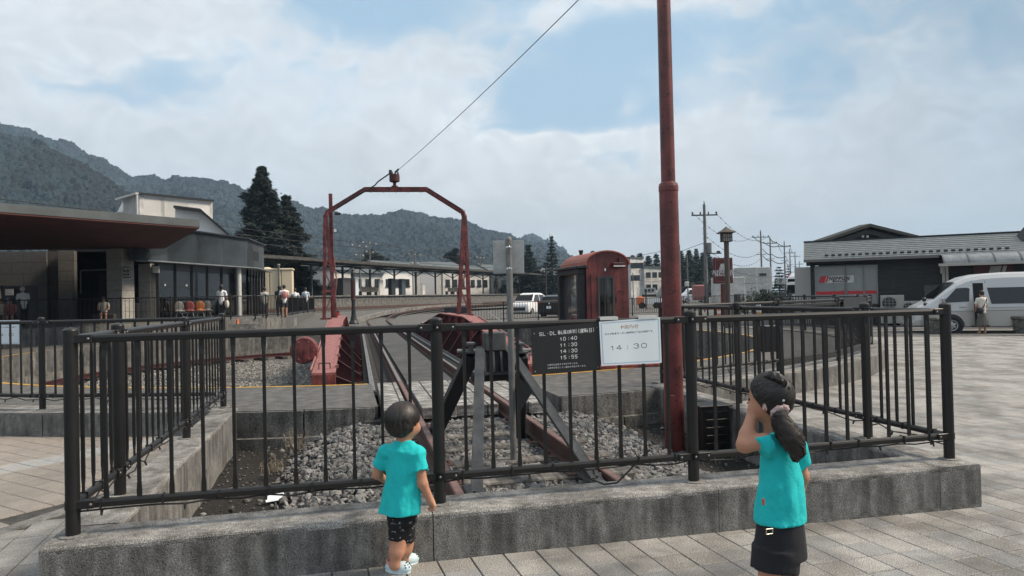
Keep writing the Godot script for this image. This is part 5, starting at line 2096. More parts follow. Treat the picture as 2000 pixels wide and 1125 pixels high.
func folds(f: Field, sd: int, scale: Vector3, amp: float) -> void:
	f.noise = FastNoiseLite.new()
	f.noise.seed = sd
	f.noise.frequency = 1.0
	f.noise.fractal_octaves = 3
	if amp > 0.0118:
		f.noise.fractal_type = FastNoiseLite.FRACTAL_RIDGED
	f.nscale = scale
	f.namp = amp

func hand(f: Field, wrist: Vector3, dir: Vector3, palm_n: Vector3, thumb: Vector3, size: float, curl: float) -> void:
	var side := dir.cross(palm_n).normalized()
	if side.dot(thumb) < 0:
		side = -side
	var k := size
	f.tube(wrist, wrist + dir * 0.46 * k, side, V2(0.17, 0.13) * k, V2(0.24, 0.11) * k, 0.012 * k / 0.1)
	for i in 4:
		var u := (1.5 - i) / 1.5
		var base := wrist + dir * (0.44 - 0.03 * absf(u)) * k + side * u * 0.17 * k
		var len: float = [0.38, 0.44, 0.41, 0.32][i] * k
		var d1 := dir.rotated(side, 0.0) * cos(curl) + palm_n * sin(curl)
		var d2 := dir * cos(curl * 2.1) + palm_n * sin(curl * 2.1)
		var d3 := dir * cos(curl * 2.9) + palm_n * sin(curl * 2.9)
		var a := base + (d1 + side * u * 0.08) * len * 0.45
		var b := a + d2 * len * 0.32
		f.cap(base, a, 0.080 * k, 0.074 * k, 0.012)
		f.cap(a, b, 0.074 * k, 0.068 * k, 0.004)
		f.cap(b, b + d3 * len * 0.24, 0.068 * k, 0.056 * k, 0.004)
	var t0 := wrist + dir * 0.14 * k + side * 0.17 * k
	var t1 := t0 + (dir * 0.75 + side * 0.6 + palm_n * 0.35).normalized() * 0.24 * k
	var t2 := t1 + (dir * 0.9 + palm_n * 0.5 * (0.5 + curl)).normalized() * 0.2 * k
	f.cap(t0, t1, 0.10 * k, 0.082 * k, 0.02)
	f.cap(t1, t2, 0.080 * k, 0.066 * k, 0.006)

func clog(p: Vector3, dir: Vector3, k: float, parent: Node3D) -> void:
	var x := dir.cross(Vector3.UP).normalized()
	var b := Basis(x, Vector3.UP, -dir)
	var f := Field.new()
	f.ell(p + dir * 0.030 * k + V3(0, 0.030, 0) * k, V3(0.043, 0.040, 0.062) * k, b, 0.03 * k)
	f.ell(p - dir * 0.045 * k + V3(0, 0.026, 0) * k, V3(0.034, 0.032, 0.042) * k, b, 0.03 * k)
	f.cut(p + V3(0, 0.004, 0), Vector3.DOWN)
	var o := fpart("clog", f, 0.005, "clog_blue", parent)
	var so := Field.new()
	so.tube(p - dir * 0.0 + V3(0, 0.0, 0), p + V3(0, 0.014 * k, 0), x, V2(0.044, 0.088) * k, V2(0.044, 0.088) * k)
	fpart("sole", so, 0.006, mat("sole_pale", lin(0.62, 0.70, 0.73), 0.6), o)
	var holes := shape()
	for i in 11:
		var a := (i % 4 - 1.5) * 0.5
		var e := 0.35 + 0.32 * (i / 4)
		var d := V3(sin(a) * cos(e), sin(e), cos(a) * cos(e))
		var q := p + dir * 0.030 * k + V3(0, 0.030, 0) * k + b * V3(d.x * 0.043, d.y * 0.0402, -d.z * 0.062) * k
		holes.ball(q, Vector3.ONE * 0.0048 * k, Basis(), 7, 4)
	part("holes", holes, "dark_cloth", o, true, "stuff")
	var st := shape()
	var pts := PackedVector3Array()
	for i in 13:
		var t := PI * i / 12.0
		pts.append(p + x * cos(t) * 0.038 * k - dir * (0.012 + 0.062 * sin(t)) * k + V3(0, 0.052 + 0.010 * sin(t), 0) * k)
	for i in 12:
		st.bar(pts[i], pts[i + 1], 0.006 * k, 0.020 * k)
	part("heel_strap", st, "clog_pink", o)
	var rv := shape()
	for sg in [-1.0, 1.0]:
		rv.ball(p + x * 0.040 * sg * k - dir * 0.012 * k + V3(0, 0.052, 0) * k, Vector3.ONE * 0.008 * k, Basis(), 8, 5)
	part("rivets", rv, "galvanised", o)

func strands(c: Vector3, b: Basis, r: Vector3, n: int, len: float, sd: int, keep: Callable, m: String, parent: Node3D) -> void:
	var q := RandomNumberGenerator.new()
	q.seed = sd
	var s := shape()
	for i in n:
		var a := q.randf() * TAU
		var e0 := q.randf_range(0.05, 0.9)
		var e1 := minf(e0 + len * q.randf_range(0.6, 1.2), 1.95)
		var prev := Vector3.ZERO
		var pn := Vector3.ZERO
		var lift := q.randf_range(1.0, 1.05)
		var w := q.randf_range(0.0012, 0.0036)
		var swirl := q.randf_range(0.1, 0.4)
		for k in 7:
			var e := lerpf(e0, e1, k / 6.0)
			var g := a + swirl * e + 0.05 * sin(k * 1.7 + i)
			var d := V3(sin(e) * cos(g), cos(e), sin(e) * sin(g))
			var p := c + b * (d * r * (lift + (0.03 * q.randf() if k == 6 else 0.0)))
			var nn := (b * (d / r)).normalized()
			if k > 0 and keep.call(p) and keep.call(prev):
				var side := (p - prev).cross(nn).normalized() * w * (1.0 if k < 6 else 0.3)
				s.tri_n(prev - side, prev + side, p + side, pn, pn, nn)
				s.tri_n(prev - side, p + side, p - side, pn, nn, nn)
			prev = p
			pn = nn
		if i == n / 2:
			part("hair_strands", s, m, parent, true, "stuff")
			s = shape()
	part("hair_strands", s, "hair", parent, true, "stuff")

func toddler() -> void:
	var D := 4.02
	var root := on_level(781, 1116, 0.0)
	var o := thing("person", "small child in turquoise T-shirt and black knee shorts standing at the fence, back turned", "child", root)
	var right := (cam_x * V3(1, 0, 1)).normalized()
	var away := (cam_f * V3(1, 0, 1)).normalized()
	var P := func(px: float, py: float, dz := 0.0) -> Vector3: return at(px, py, D + dz)
	var hf := (away * 0.74 + right * 0.67).normalized()          # where the head looks
	var hr := hf.cross(Vector3.UP).normalized()
	var hb := Basis(hr, Vector3.UP, -hf)
	var hc: Vector3 = P.call(788.5, 824, 0.0)
	var f := Field.new()
	f.ell(hc + V3(0, 0.012, 0), V3(0.076, 0.088, 0.088), hb, 0.03)
	f.ell(hc + hf * 0.036 - V3(0, 0.046, 0), V3(0.058, 0.050, 0.050), hb, 0.03)
	f.ell(hc + hf * 0.088 - V3(0, 0.020, 0), V3(0.010, 0.012, 0.012), hb, 0.012)
	for sg in [-1.0, 1.0]:
		f.ell(hc + hf * 0.062 + hr * 0.034 * sg - V3(0, 0.040, 0), V3(0.026, 0.026, 0.024), hb, 0.02)
		f.ell(hc + hr * 0.076 * sg - V3(0, 0.022, 0) - hf * 0.002, V3(0.010, 0.026, 0.017), hb, 0.008)
	var neck: Vector3 = P.call(787, 862, 0.0)
	f.cap(hc - V3(0, 0.05, 0), neck - V3(0, 0.02, 0), 0.040, 0.043, 0.03)
	var sl: Vector3 = P.call(752, 883, 0.035)
	var sr: Vector3 = P.call(817, 885, -0.03)
	f.cap(sl, sr, 0.028, 0.028, 0.02)
	f.cap(P.call(787, 900), P.call(786, 1000), 0.045, 0.05, 0.03)
	var el: Vector3 = P.call(825, 944, -0.045)
	var wr: Vector3 = P.call(840.5, 977, -0.03)
	f.chain([sr, el, wr], [0.033, 0.0275, 0.0205], 0.02)
	var hd := (P.call(849, 999, -0.02) - wr) as Vector3
	var el2: Vector3 = P.call(737, 926, 0.06)
	var wr2: Vector3 = P.call(752, 938, 0.17)
	f.chain([sl, el2, wr2], [0.033, 0.0275, 0.021], 0.02)
	var hipl: Vector3 = P.call(775, 1010, -0.01)
	var hipr: Vector3 = P.call(794, 1010, 0.03)
	var kl: Vector3 = P.call(777, 1062, -0.005)
	var kr: Vector3 = P.call(793, 1060, 0.05)
	var al: Vector3 = P.call(770.5, 1103, -0.02)
	var ar: Vector3 = P.call(787, 1094, 0.07)
	f.chain([hipl, kl], [0.046, 0.041], 0.02)
	f.chain([hipr, kr], [0.046, 0.041], 0.02)
	f.chain([kl, kl.lerp(al, 0.35) - away * 0.006, al], [0.040, 0.040, 0.027], 0.02)
	f.chain([kr, kr.lerp(ar, 0.35) - away * 0.006, ar], [0.040, 0.040, 0.027], 0.02)
	var fl: Vector3 = on_level(777, 1117, 0.0)
	var frr: Vector3 = on_level(793, 1103.5, 0.0)
	f.cap(al, fl + V3(0, 0.03, 0), 0.027, 0.026, 0.02)
	f.cap(ar, frr + V3(0, 0.03, 0), 0.027, 0.026, 0.02)
	fpart("body", f, 0.010, "skin", o)
	var fh := Field.new()
	hand(fh, wr, hd.normalized(), (-away * 0.5 - right * 0.5).normalized(), -away, 0.092, 0.62)
	fh.cap(wr - hd.normalized() * 0.02, wr + hd.normalized() * 0.01, 0.021, 0.021, 0.01)
	fpart("hand", fh, 0.0032, "skin", o)
	var fh2 := Field.new()
	hand(fh2, wr2, (away + right * 0.3).normalized(), Vector3.DOWN, right, 0.088, 0.4)
	fpart("hand", fh2, 0.004, "skin", o)
	var eye := shape()
	for sg in [-1.0, 1.0]:
		eye.ball(hc + hf * 0.079 + hr * 0.030 * sg - V3(0, 0.002, 0), V3(0.010, 0.007, 0.006), hb, 8, 5)
	part("eyes", eye, "hair", o)
	var mo := shape()
	mo.ball(hc + hf * 0.081 - V3(0, 0.058, 0), V3(0.016, 0.004, 0.005), hb, 8, 5)
	part("mouth", mo, mat("lip", lin(0.36, 0.13, 0.11), 0.5), o)
	var h := Field.new()
	h.ell(hc + V3(0, 0.020, 0) - hf * 0.008, V3(0.090, 0.094, 0.101), hb, 0.02)
	h.ell(hc - V3(0, 0.016, 0) - hf * 0.032, V3(0.082, 0.064, 0.068), hb, 0.03)
	h.cut(hc + hf * 0.050 + V3(0, 0.016, 0), (hf * 0.85 - V3(0, 0.75, 0)).normalized())
	folds(h, 61, V3(46, 11, 46), 0.010)
	var hair := fpart("hair", h, 0.006, "hair_brown", o)
	strands(hc + V3(0, 0.016, 0) - hf * 0.010, hb, V3(0.093, 0.098, 0.104), 1500, 1.0, 3, func(p: Vector3) -> bool: return (p - hc - hf * 0.055 - V3(0, 0.016, 0)).dot((hf * 0.85 - V3(0, 0.75, 0)).normalized()) < 0.0, "hair_sheen", hair)
	var s := Field.new()
	var hem: Vector3 = P.call(782, 1001, 0.0)
	var bx := (right * 0.94 - away * 0.34).normalized()
	s.tube(hem - V3(0, 0.03, 0), P.call(788, 876), bx, V2(0.123, 0.101), V2(0.102, 0.070), 0.03)
	s.cut(hem, Vector3.DOWN)
	s.cap(sl + V3(0, 0.005, 0), sr + V3(0, 0.005, 0), 0.044, 0.044, 0.04)
	s.cap(neck - V3(0, 0.012, 0), neck - V3(0, 0.03, 0), 0.056, 0.062, 0.03)
	s.tube(sr - right * 0.012, P.call(820, 921, -0.045), bx, V2(0.050, 0.050), V2(0.054, 0.056), 0.03)
	s.tube(sl + right * 0.012, P.call(739, 912, 0.05), bx, V2(0.050, 0.050), V2(0.053, 0.055), 0.03)
	s.cut(neck + V3(0, 0.002, 0) - away * 0.0, (Vector3.UP + away * 0.35).normalized())
	folds(s, 17, V3(5.5, 2.6, 5.5), 0.013)
	var sh := fpart("t_shirt", s, 0.0075, "turquoise", o)
	var cu := Field.new()
	var cd := (P.call(820, 921, -0.045) - sr).normalized() as Vector3
	var ce: Vector3 = P.call(820, 921, -0.045)
	cu.tube(ce - cd * 0.012, ce, bx, V2(0.0565, 0.0585), V2(0.0565, 0.0585), 0.01)
	folds(cu, 17, V3(5.5, 2.6, 5.5), 0.013)
	fpart("sleeve_hem", cu, 0.006, "turquoise", sh).position = Vector3.ZERO
	var im := Image.create(256, 256, false, Image.FORMAT_RGB8)
	im.fill(Color(0.075, 0.078, 0.095))
	var pr := RandomNumberGenerator.new()
	pr.seed = 8
	for i in 18:
		var c := V2(20 + (i % 4) * 62 + pr.randf_range(-12, 12) + (31 if (i / 4) % 2 else 0), 20 + (i / 4) * 54 + pr.randf_range(-10, 10))
		for k in 3:
			var a := pr.randf() * TAU
			put_line(im, c, c + V2(cos(a), sin(a)) * pr.randf_range(4, 8), 4.0, Color(0.72, 0.74, 0.76))
	var pm := mat("print_cloth", Color.WHITE, 0.92)
	pm.albedo_texture = ImageTexture.create_from_image(im)
	pm.uv1_triplanar = true
	pm.uv1_world_triplanar = true
	pm.uv1_scale = Vector3.ONE * 5.0
	var q := Field.new()
	q.tube(P.call(786, 1018, 0.01), P.call(785, 985, 0.0), bx, V2(0.080, 0.070), V2(0.088, 0.074), 0.03)
	q.tube(P.call(775.5, 1052, -0.005), P.call(777, 1008, -0.01), bx, V2(0.047, 0.048), V2(0.055, 0.062), 0.02)
	q.tube(P.call(793, 1057, 0.04), P.call(793, 1008, 0.03), bx, V2(0.050, 0.048), V2(0.056, 0.062), 0.02)
	folds(q, 5, V3(16, 9, 16), 0.006)
	fpart("shorts", q, 0.0075, pm, o)
	clog(fl, (right * 0.93 - away * 0.36).normalized(), 0.92, o)
	clog(frr, (right * 0.80 + away * 0.60).normalized(), 0.92, o)

func girl() -> void:
	var D := 3.25
	var root := stand(1520, D, -0.01)
	var o := thing("person", "girl in turquoise T-shirt and black skirt, ponytail tied back, hand raised to her face", "girl", root)
	var right := (cam_x * V3(1, 0, 1)).normalized()
	var away := (cam_f * V3(1, 0, 1)).normalized()
	var P := func(px: float, py: float, dz := 0.0) -> Vector3: return at(px, py, D + dz)
	var hf := (away * 0.60 - right * 0.80).normalized()
	var hr := hf.cross(Vector3.UP).normalized()
	var hb := Basis(hr, Vector3.UP, -hf)
	var hc: Vector3 = P.call(1503, 779, 0.02)
	var f := Field.new()
	f.ell(hc + V3(0, 0.014, 0), V3(0.072, 0.092, 0.090), hb, 0.03)
	f.ell(hc + hf * 0.040 - V3(0, 0.052, 0), V3(0.052, 0.052, 0.050), hb, 0.03)
	f.ell(hc + hf * 0.094 - V3(0, 0.024, 0), V3(0.010, 0.013, 0.014), hb, 0.012)
	for sg in [-1.0, 1.0]:
		f.ell(hc + hf * 0.062 + hr * 0.030 * sg - V3(0, 0.045, 0), V3(0.024, 0.026, 0.024), hb, 0.02)
		f.ell(hc + hr * 0.072 * sg - V3(0, 0.026, 0), V3(0.009, 0.026, 0.016), hb, 0.008)
	var neck: Vector3 = P.call(1512, 842, 0.03)
	f.cap(hc - V3(0, 0.05, 0) - hf * 0.008, neck - V3(0, 0.02, 0), 0.038, 0.042, 0.03)
	var sl: Vector3 = P.call(1494, 862, -0.045)
	var sr: Vector3 = P.call(1552, 868, 0.10)
	f.cap(sl, sr, 0.03, 0.03, 0.02)
	f.cap(P.call(1522, 900, 0.03), P.call(1524, 1005, 0.03), 0.05, 0.055, 0.03)
	var el: Vector3 = P.call(1454, 869, -0.04)
	var wr: Vector3 = P.call(1470, 806, 0.045)
	f.chain([sl, el], [0.038, 0.034], 0.02)
	f.chain([el, el.lerp(wr, 0.3), wr], [0.034, 0.033, 0.0235], 0.02)
	f.chain([sr, P.call(1566, 930, 0.12), P.call(1556, 985, 0.20)], [0.036, 0.031, 0.024], 0.02)
	var hipl: Vector3 = P.call(1506, 1040, 0.0)
	var hipr: Vector3 = P.call(1538, 1040, 0.06)
	var kl: Vector3 = P.call(1501, 1150, -0.01)
	var kr: Vector3 = P.call(1538, 1140, 0.06)
	f.chain([hipl, kl, V3(kl.x + 0.01, 0.06, kl.z)], [0.046, 0.050, 0.032], 0.02)
	f.chain([hipr, kr, V3(kr.x + 0.01, 0.06, kr.z)], [0.046, 0.050, 0.032], 0.02)
	fpart("body", f, 0.010, "skin", o)
	var hd := (P.call(1479, 781, 0.075) - wr) as Vector3
	var fh := Field.new()
	hand(fh, wr, hd.normalized(), (right * 0.85 - V3(0, 0.3, 0)).normalized(), -away, 0.112, 0.55)
	fh.cap(wr - hd.normalized() * 0.03, wr + hd.normalized() * 0.01, 0.024, 0.0235, 0.01)
	fpart("hand", fh, 0.0034, "skin", o)
	var wr2: Vector3 = P.call(1556, 985, 0.20)
	var fh2 := Field.new()
	hand(fh2, wr2, (Vector3.DOWN + hf * 0.4).normalized(), hf, -right, 0.11, 0.5)
	fpart("hand", fh2, 0.005, "skin", o)
	var shoe := shape()
	for k in [kl, kr]:
		shoe.rbox(V3(k.x + 0.01, 0.03, k.z) + hf * 0.04, V3(0.075, 0.075, 0.20), 0.025, hb)
	for i in 2:
		var one := shape()
		var k: Vector3 = [kl, kr][i]
		one.rbox(V3(k.x + 0.01, 0.025, k.z) + hf * 0.04, V3(0.075, 0.075, 0.20), 0.025, hb)
		part("shoe", one, "white_cloth", o)
	var eye := shape()
	for sg in [-1.0, 1.0]:
		eye.ball(hc + hf * 0.082 + hr * 0.029 * sg - V3(0, 0.004, 0), V3(0.010, 0.007, 0.006), hb, 8, 5)
	part("eyes", eye, "hair", o)
	var mo := shape()
	mo.ball(hc + hf * 0.085 - V3(0, 0.066, 0), V3(0.017, 0.004, 0.005), hb, 8, 5)
	part("mouth", mo, "lip", o)
	var h := Field.new()
	h.ell(hc + V3(0, 0.022, 0) - hf * 0.006, V3(0.082, 0.098, 0.100), hb, 0.02)
	h.ell(hc - V3(0, 0.014, 0) - hf * 0.034, V3(0.072, 0.066, 0.064), hb, 0.03)
	h.cut(hc + hf * 0.056 + V3(0, 0.02, 0), (hf * 0.82 - V3(0, 0.62, 0)).normalized())
	folds(h, 71, V3(40, 16, 40), 0.007)
	var hair := fpart("hair", h, 0.0055, "hair", o)
	strands(hc + V3(0, 0.020, 0) - hf * 0.008, hb.rotated(hr, 0.9), V3(0.084, 0.101, 0.102), 1400, 1.1, 5, func(p: Vector3) -> bool: return (p - hc - hf * 0.058 - V3(0, 0.02, 0)).dot((hf * 0.82 - V3(0, 0.62, 0)).normalized()) < 0.0 and p.y > hc.y - 0.085, "hair_sheen", hair)
	var br := Field.new()
	var arcp := [P.call(1500, 732, -0.03), P.call(1514, 735, -0.05), P.call(1526, 742, -0.06), P.call(1534, 754, -0.06), P.call(1537, 768, -0.055), P.call(1535, 782, -0.05), P.call(1529, 794, -0.045)]
	for i in arcp.size() - 1:
		for k in 2:
			var p: Vector3 = arcp[i].lerp(arcp[i + 1], k * 0.5)
			var d: Vector3 = (arcp[i + 1] - arcp[i]).normalized()
			var sd: Vector3 = d.cross(away).normalized() * (0.008 if k else -0.008)
			br.ell(p + sd, V3(0.012, 0.017, 0.012), Basis(away.cross(d).normalized(), d, away).rotated(away, 0.5 if k else -0.5), 0.006)
	folds(br, 8, V3(60, 60, 60), 0.004)
	fpart("braid", br, 0.0045, "hair", hair).position = Vector3.ZERO
	var tail0: Vector3 = P.call(1523, 803, -0.055)
	var pt := Field.new()
	var path := [tail0, P.call(1524, 822, -0.075), P.call(1536, 842, -0.09), P.call(1549, 862, -0.10), P.call(1556, 880, -0.10), P.call(1552, 893, -0.095), P.call(1545, 896, -0.09)]
	for i in 8:
		var g := TAU * i / 8
		var ch := []
		var rr := []
		for k in 13:
			var u := k * 0.5 * (1.0 - 0.05 * (i % 4))
			var j := mini(int(u), 5)
			var d: Vector3 = (path[j + 1] - path[j]).normalized()
			var sx := d.cross(away).normalized()
			var sy := sx.cross(d)
			var w: float = [0.010, 0.022, 0.027, 0.026, 0.020, 0.016, 0.014][mini(int(round(u)), 6)]
			var h2 := g + 0.6 * sin(u * 1.3 + i * 1.9)
			ch.append(path[j].lerp(path[j + 1], u - j) + (sx * cos(h2) + sy * sin(h2)) * w * (1.0 + 0.35 * sin(u * 2.4 + i * 2.3)))
			rr.append(0.013 if k < 9 else 0.013 - 0.0026 * (k - 8))
		pt.chain(ch, rr, 0.006)
	folds(pt, 91, V3(40, 12, 40), 0.008)
	fpart("ponytail", pt, 0.0055, "hair", hair).position = Vector3.ZERO
	var lk := shape()
	var lr := RandomNumberGenerator.new()
	lr.seed = 6
	var rad := [0.020, 0.036, 0.044, 0.043, 0.034, 0.022, 0.012]
	for i in 800:
		var a := lr.randf() * TAU
		var ph := lr.randf() * TAU
		var w := lr.randf_range(0.001, 0.0025)
		var prev := Vector3.ZERO
		var stop := lr.randf_range(4.0, 6.3)
		for k in 19:
			var u := minf(k / 3.0, stop)
			var j := mini(int(u), 5)
			var c: Vector3 = path[j].lerp(path[j + 1], u - j)
			var d: Vector3 = (path[j + 1] - path[j]).normalized()
			var sx := d.cross(away).normalized()
			var sy := sx.cross(d)
			var g := a + 0.35 * sin(u * 2.2 + ph)
			var p := c + (sx * cos(g) + sy * sin(g)) * (lerpf(rad[j], rad[j + 1], u - j) * (0.62 + 0.44 * absf(sin(ph * 3.0)) + 0.22 * sin(u * 2.6 + ph)))
			if k > 0 and p.distance_to(prev) > 0.0005:
				var nn := (p - c).normalized()
				var side := (p - prev).cross(nn).normalized() * w
				lk.tri_n(prev - side, prev + side, p + side, nn, nn, nn)
				lk.tri_n(prev - side, p + side, p - side, nn, nn, nn)
			prev = p
	part("locks", lk, "hair_sheen", hair, true, "stuff")
	var sc := Field.new()
	for i in 11:
		var t := TAU * i / 11
		var ax := (right * 0.9 + V3(0, 0.25, 0)).normalized()
		var ay := (Vector3.UP * 0.75 - away * 0.5).normalized()
		var p := tail0 + ax * cos(t) * 0.030 + ay * sin(t) * 0.024
		sc.ell(p, V3(0.014, 0.016, 0.014), Basis(Vector3.UP, i * 1.3), 0.006)
	folds(sc, 12, V3(70, 70, 70), 0.006)
	fpart("scrunchie", sc, 0.004, "scrunchie", hair).position = Vector3.ZERO
	var clip := shape()
	clip.ball(P.call(1530, 782, -0.075), V3(0.008, 0.008, 0.006), Basis(), 8, 5)
	clip.tube(P3A([P.call(1491, 799, -0.07), P.call(1494, 790, -0.07), P.call(1497, 800, -0.07)]), 0.0018, 5)
	part("hair_clip", clip, "lamp_clear", hair)
	var s := Field.new()
	var bx := (right * 0.72 + away * 0.69).normalized()
	var hem: Vector3 = P.call(1524, 1017, 0.03)
	s.tube(hem - V3(0, 0.03, 0), P.call(1522, 868, 0.03), bx, V2(0.129, 0.119), V2(0.098, 0.080), 0.04)
	s.cut(hem, Vector3.DOWN + right * 0.03)
	s.cap(sl + V3(0, 0.002, 0), sr + V3(0, 0.002, 0), 0.048, 0.046, 0.05)
	s.cap(neck - V3(0, 0.018, 0), neck - V3(0, 0.04, 0), 0.052, 0.062, 0.03)
	var cuff: Vector3 = P.call(1484, 874, -0.055)
	s.tube(sl + right * 0.02, cuff, Vector3.UP, V2(0.055, 0.052), V2(0.066, 0.052), 0.03)
	s.tube(sr - V3(0, 0.0, 0), P.call(1567, 910, 0.115), bx, V2(0.045, 0.045), V2(0.047, 0.047), 0.03)
	s.cut(neck + V3(0, 0.0, 0), (Vector3.UP - right * 0.2 + away * 0.15).normalized())
	s.noise = null
	folds(s, 23, V3(5, 3.0, 5), 0.0125)
	var sh := fpart("t_shirt", s, 0.0075, "turquoise", o)
	var tg := shape()
	var tp: Vector3 = P.call(1491, 980, -0.10)
	tg.rbox(tp, V3(0.012, 0.030, 0.006), 0.002, Basis(right, Vector3.UP, right.cross(Vector3.UP)))
	part("side_tag", tg, mat("tag_red", lin(0.45, 0.10, 0.08), 0.8), sh)
	var k := Field.new()
	k.tube(P.call(1524, 1084, 0.03), P.call(1524, 1003, 0.03), bx, V2(0.130, 0.118), V2(0.108, 0.098), 0.01)
	k.tube(P.call(1513, 1113, 0.0), P.call(1516, 1070, 0.01), bx, V2(0.104, 0.104), V2(0.106, 0.108), 0.01)
	folds(k, 3, V3(8, 4, 8), 0.006)
	var sk := fpart("skirt", k, 0.008, "black_cloth", o)
	var bk := shape()
	var bc: Vector3 = P.call(1503, 1038, -0.105)
	var bb := Basis(right.rotated(Vector3.UP, 0.25), Vector3.UP, right.rotated(Vector3.UP, 0.25).cross(Vector3.UP))
	for r in [[0.0, 0.011, 0.034, 0.004], [0.0, -0.011, 0.034, 0.004], [-0.016, 0.0, 0.004, 0.026], [0.016, 0.0, 0.004, 0.026]]:
		bk.rbox(bc + bb * V3(r[0], r[1], 0), V3(r[2], r[3], 0.004), 0.001, bb)
	part("buckle", bk, mat("buckle_metal", lin(0.62, 0.58, 0.45), 0.3, 0.8), sk)

# ------------------------------------------------------------------ station building and forecourt at the left
func panel(s: Shape, a: Vector3, b: Vector3, y0: float, y1: float, th: float) -> void:     # an upright slab from a to b; thickness away from the viewer
	var d := V3(b.x - a.x, 0, b.z - a.z)
	var n := d.cross(Vector3.UP).normalized()
	if n.dot(V3(a.x, 0, a.z) - EYE) < 0:
		n = -n
	var m := V3((a.x + b.x) / 2, (y0 + y1) / 2, (a.z + b.z) / 2) + n * th / 2
	s.box(m, V3(d.length(), y1 - y0, th), Basis(d.normalized(), Vector3.UP, d.normalized().cross(Vector3.UP)))

func block_wall(a: Vector3, b: Vector3, y0: float, y1: float, th: float, course: float, length: float, m: String, parent: Node3D, called := "stone_block") -> void:
	var rows := int(round((y1 - y0) / course))
	var len := a.distance_to(b)
	var cols := maxi(1, int(round(len / length)))
	for j in rows:
		var o := 0.5 if j % 2 and cols > 1 else 0.0
		for i in range(-1 if o > 0 else 0, cols):
			var u0 := clampf((i + o) / cols, 0, 1)
			var u1 := clampf((i + 1 + o) / cols, 0, 1)
			if u1 - u0 < 0.02:
				continue
			var s := shape()
			var g := 0.006 / len
			panel(s, a.lerp(b, u0 + g), a.lerp(b, u1 - g), y0 + (y1 - y0) * j / rows + 0.005, y0 + (y1 - y0) * (j + 1) / rows - 0.005, th + 0.006 * ((i * 7 + j * 3) % 3))
			part(called, s, m, parent)

func pillar(px: float, depth: float, w: float, y0: float, y1: float, label: String, turn: float, m := "stone_pale") -> void:
	var p := stand(px, depth, y0)
	var o := thing("stone_pillar", label, "pillar", p, "", turn)
	var n := int(round((y1 - y0) / 0.46))
	for i in n:
		var s := shape()
		s.rbox(V3(0, (y1 - y0) * (i + 0.5) / n, 0), V3(w, (y1 - y0) / n - 0.012, w), 0.008)
		part("stone_block", s, m, o, false)
	var c := shape()
	c.box(V3(0, (y1 - y0) / 2, 0), V3(w - 0.02, y1 - y0, w - 0.02))
	part("core", c, "stone_dark", o, false)

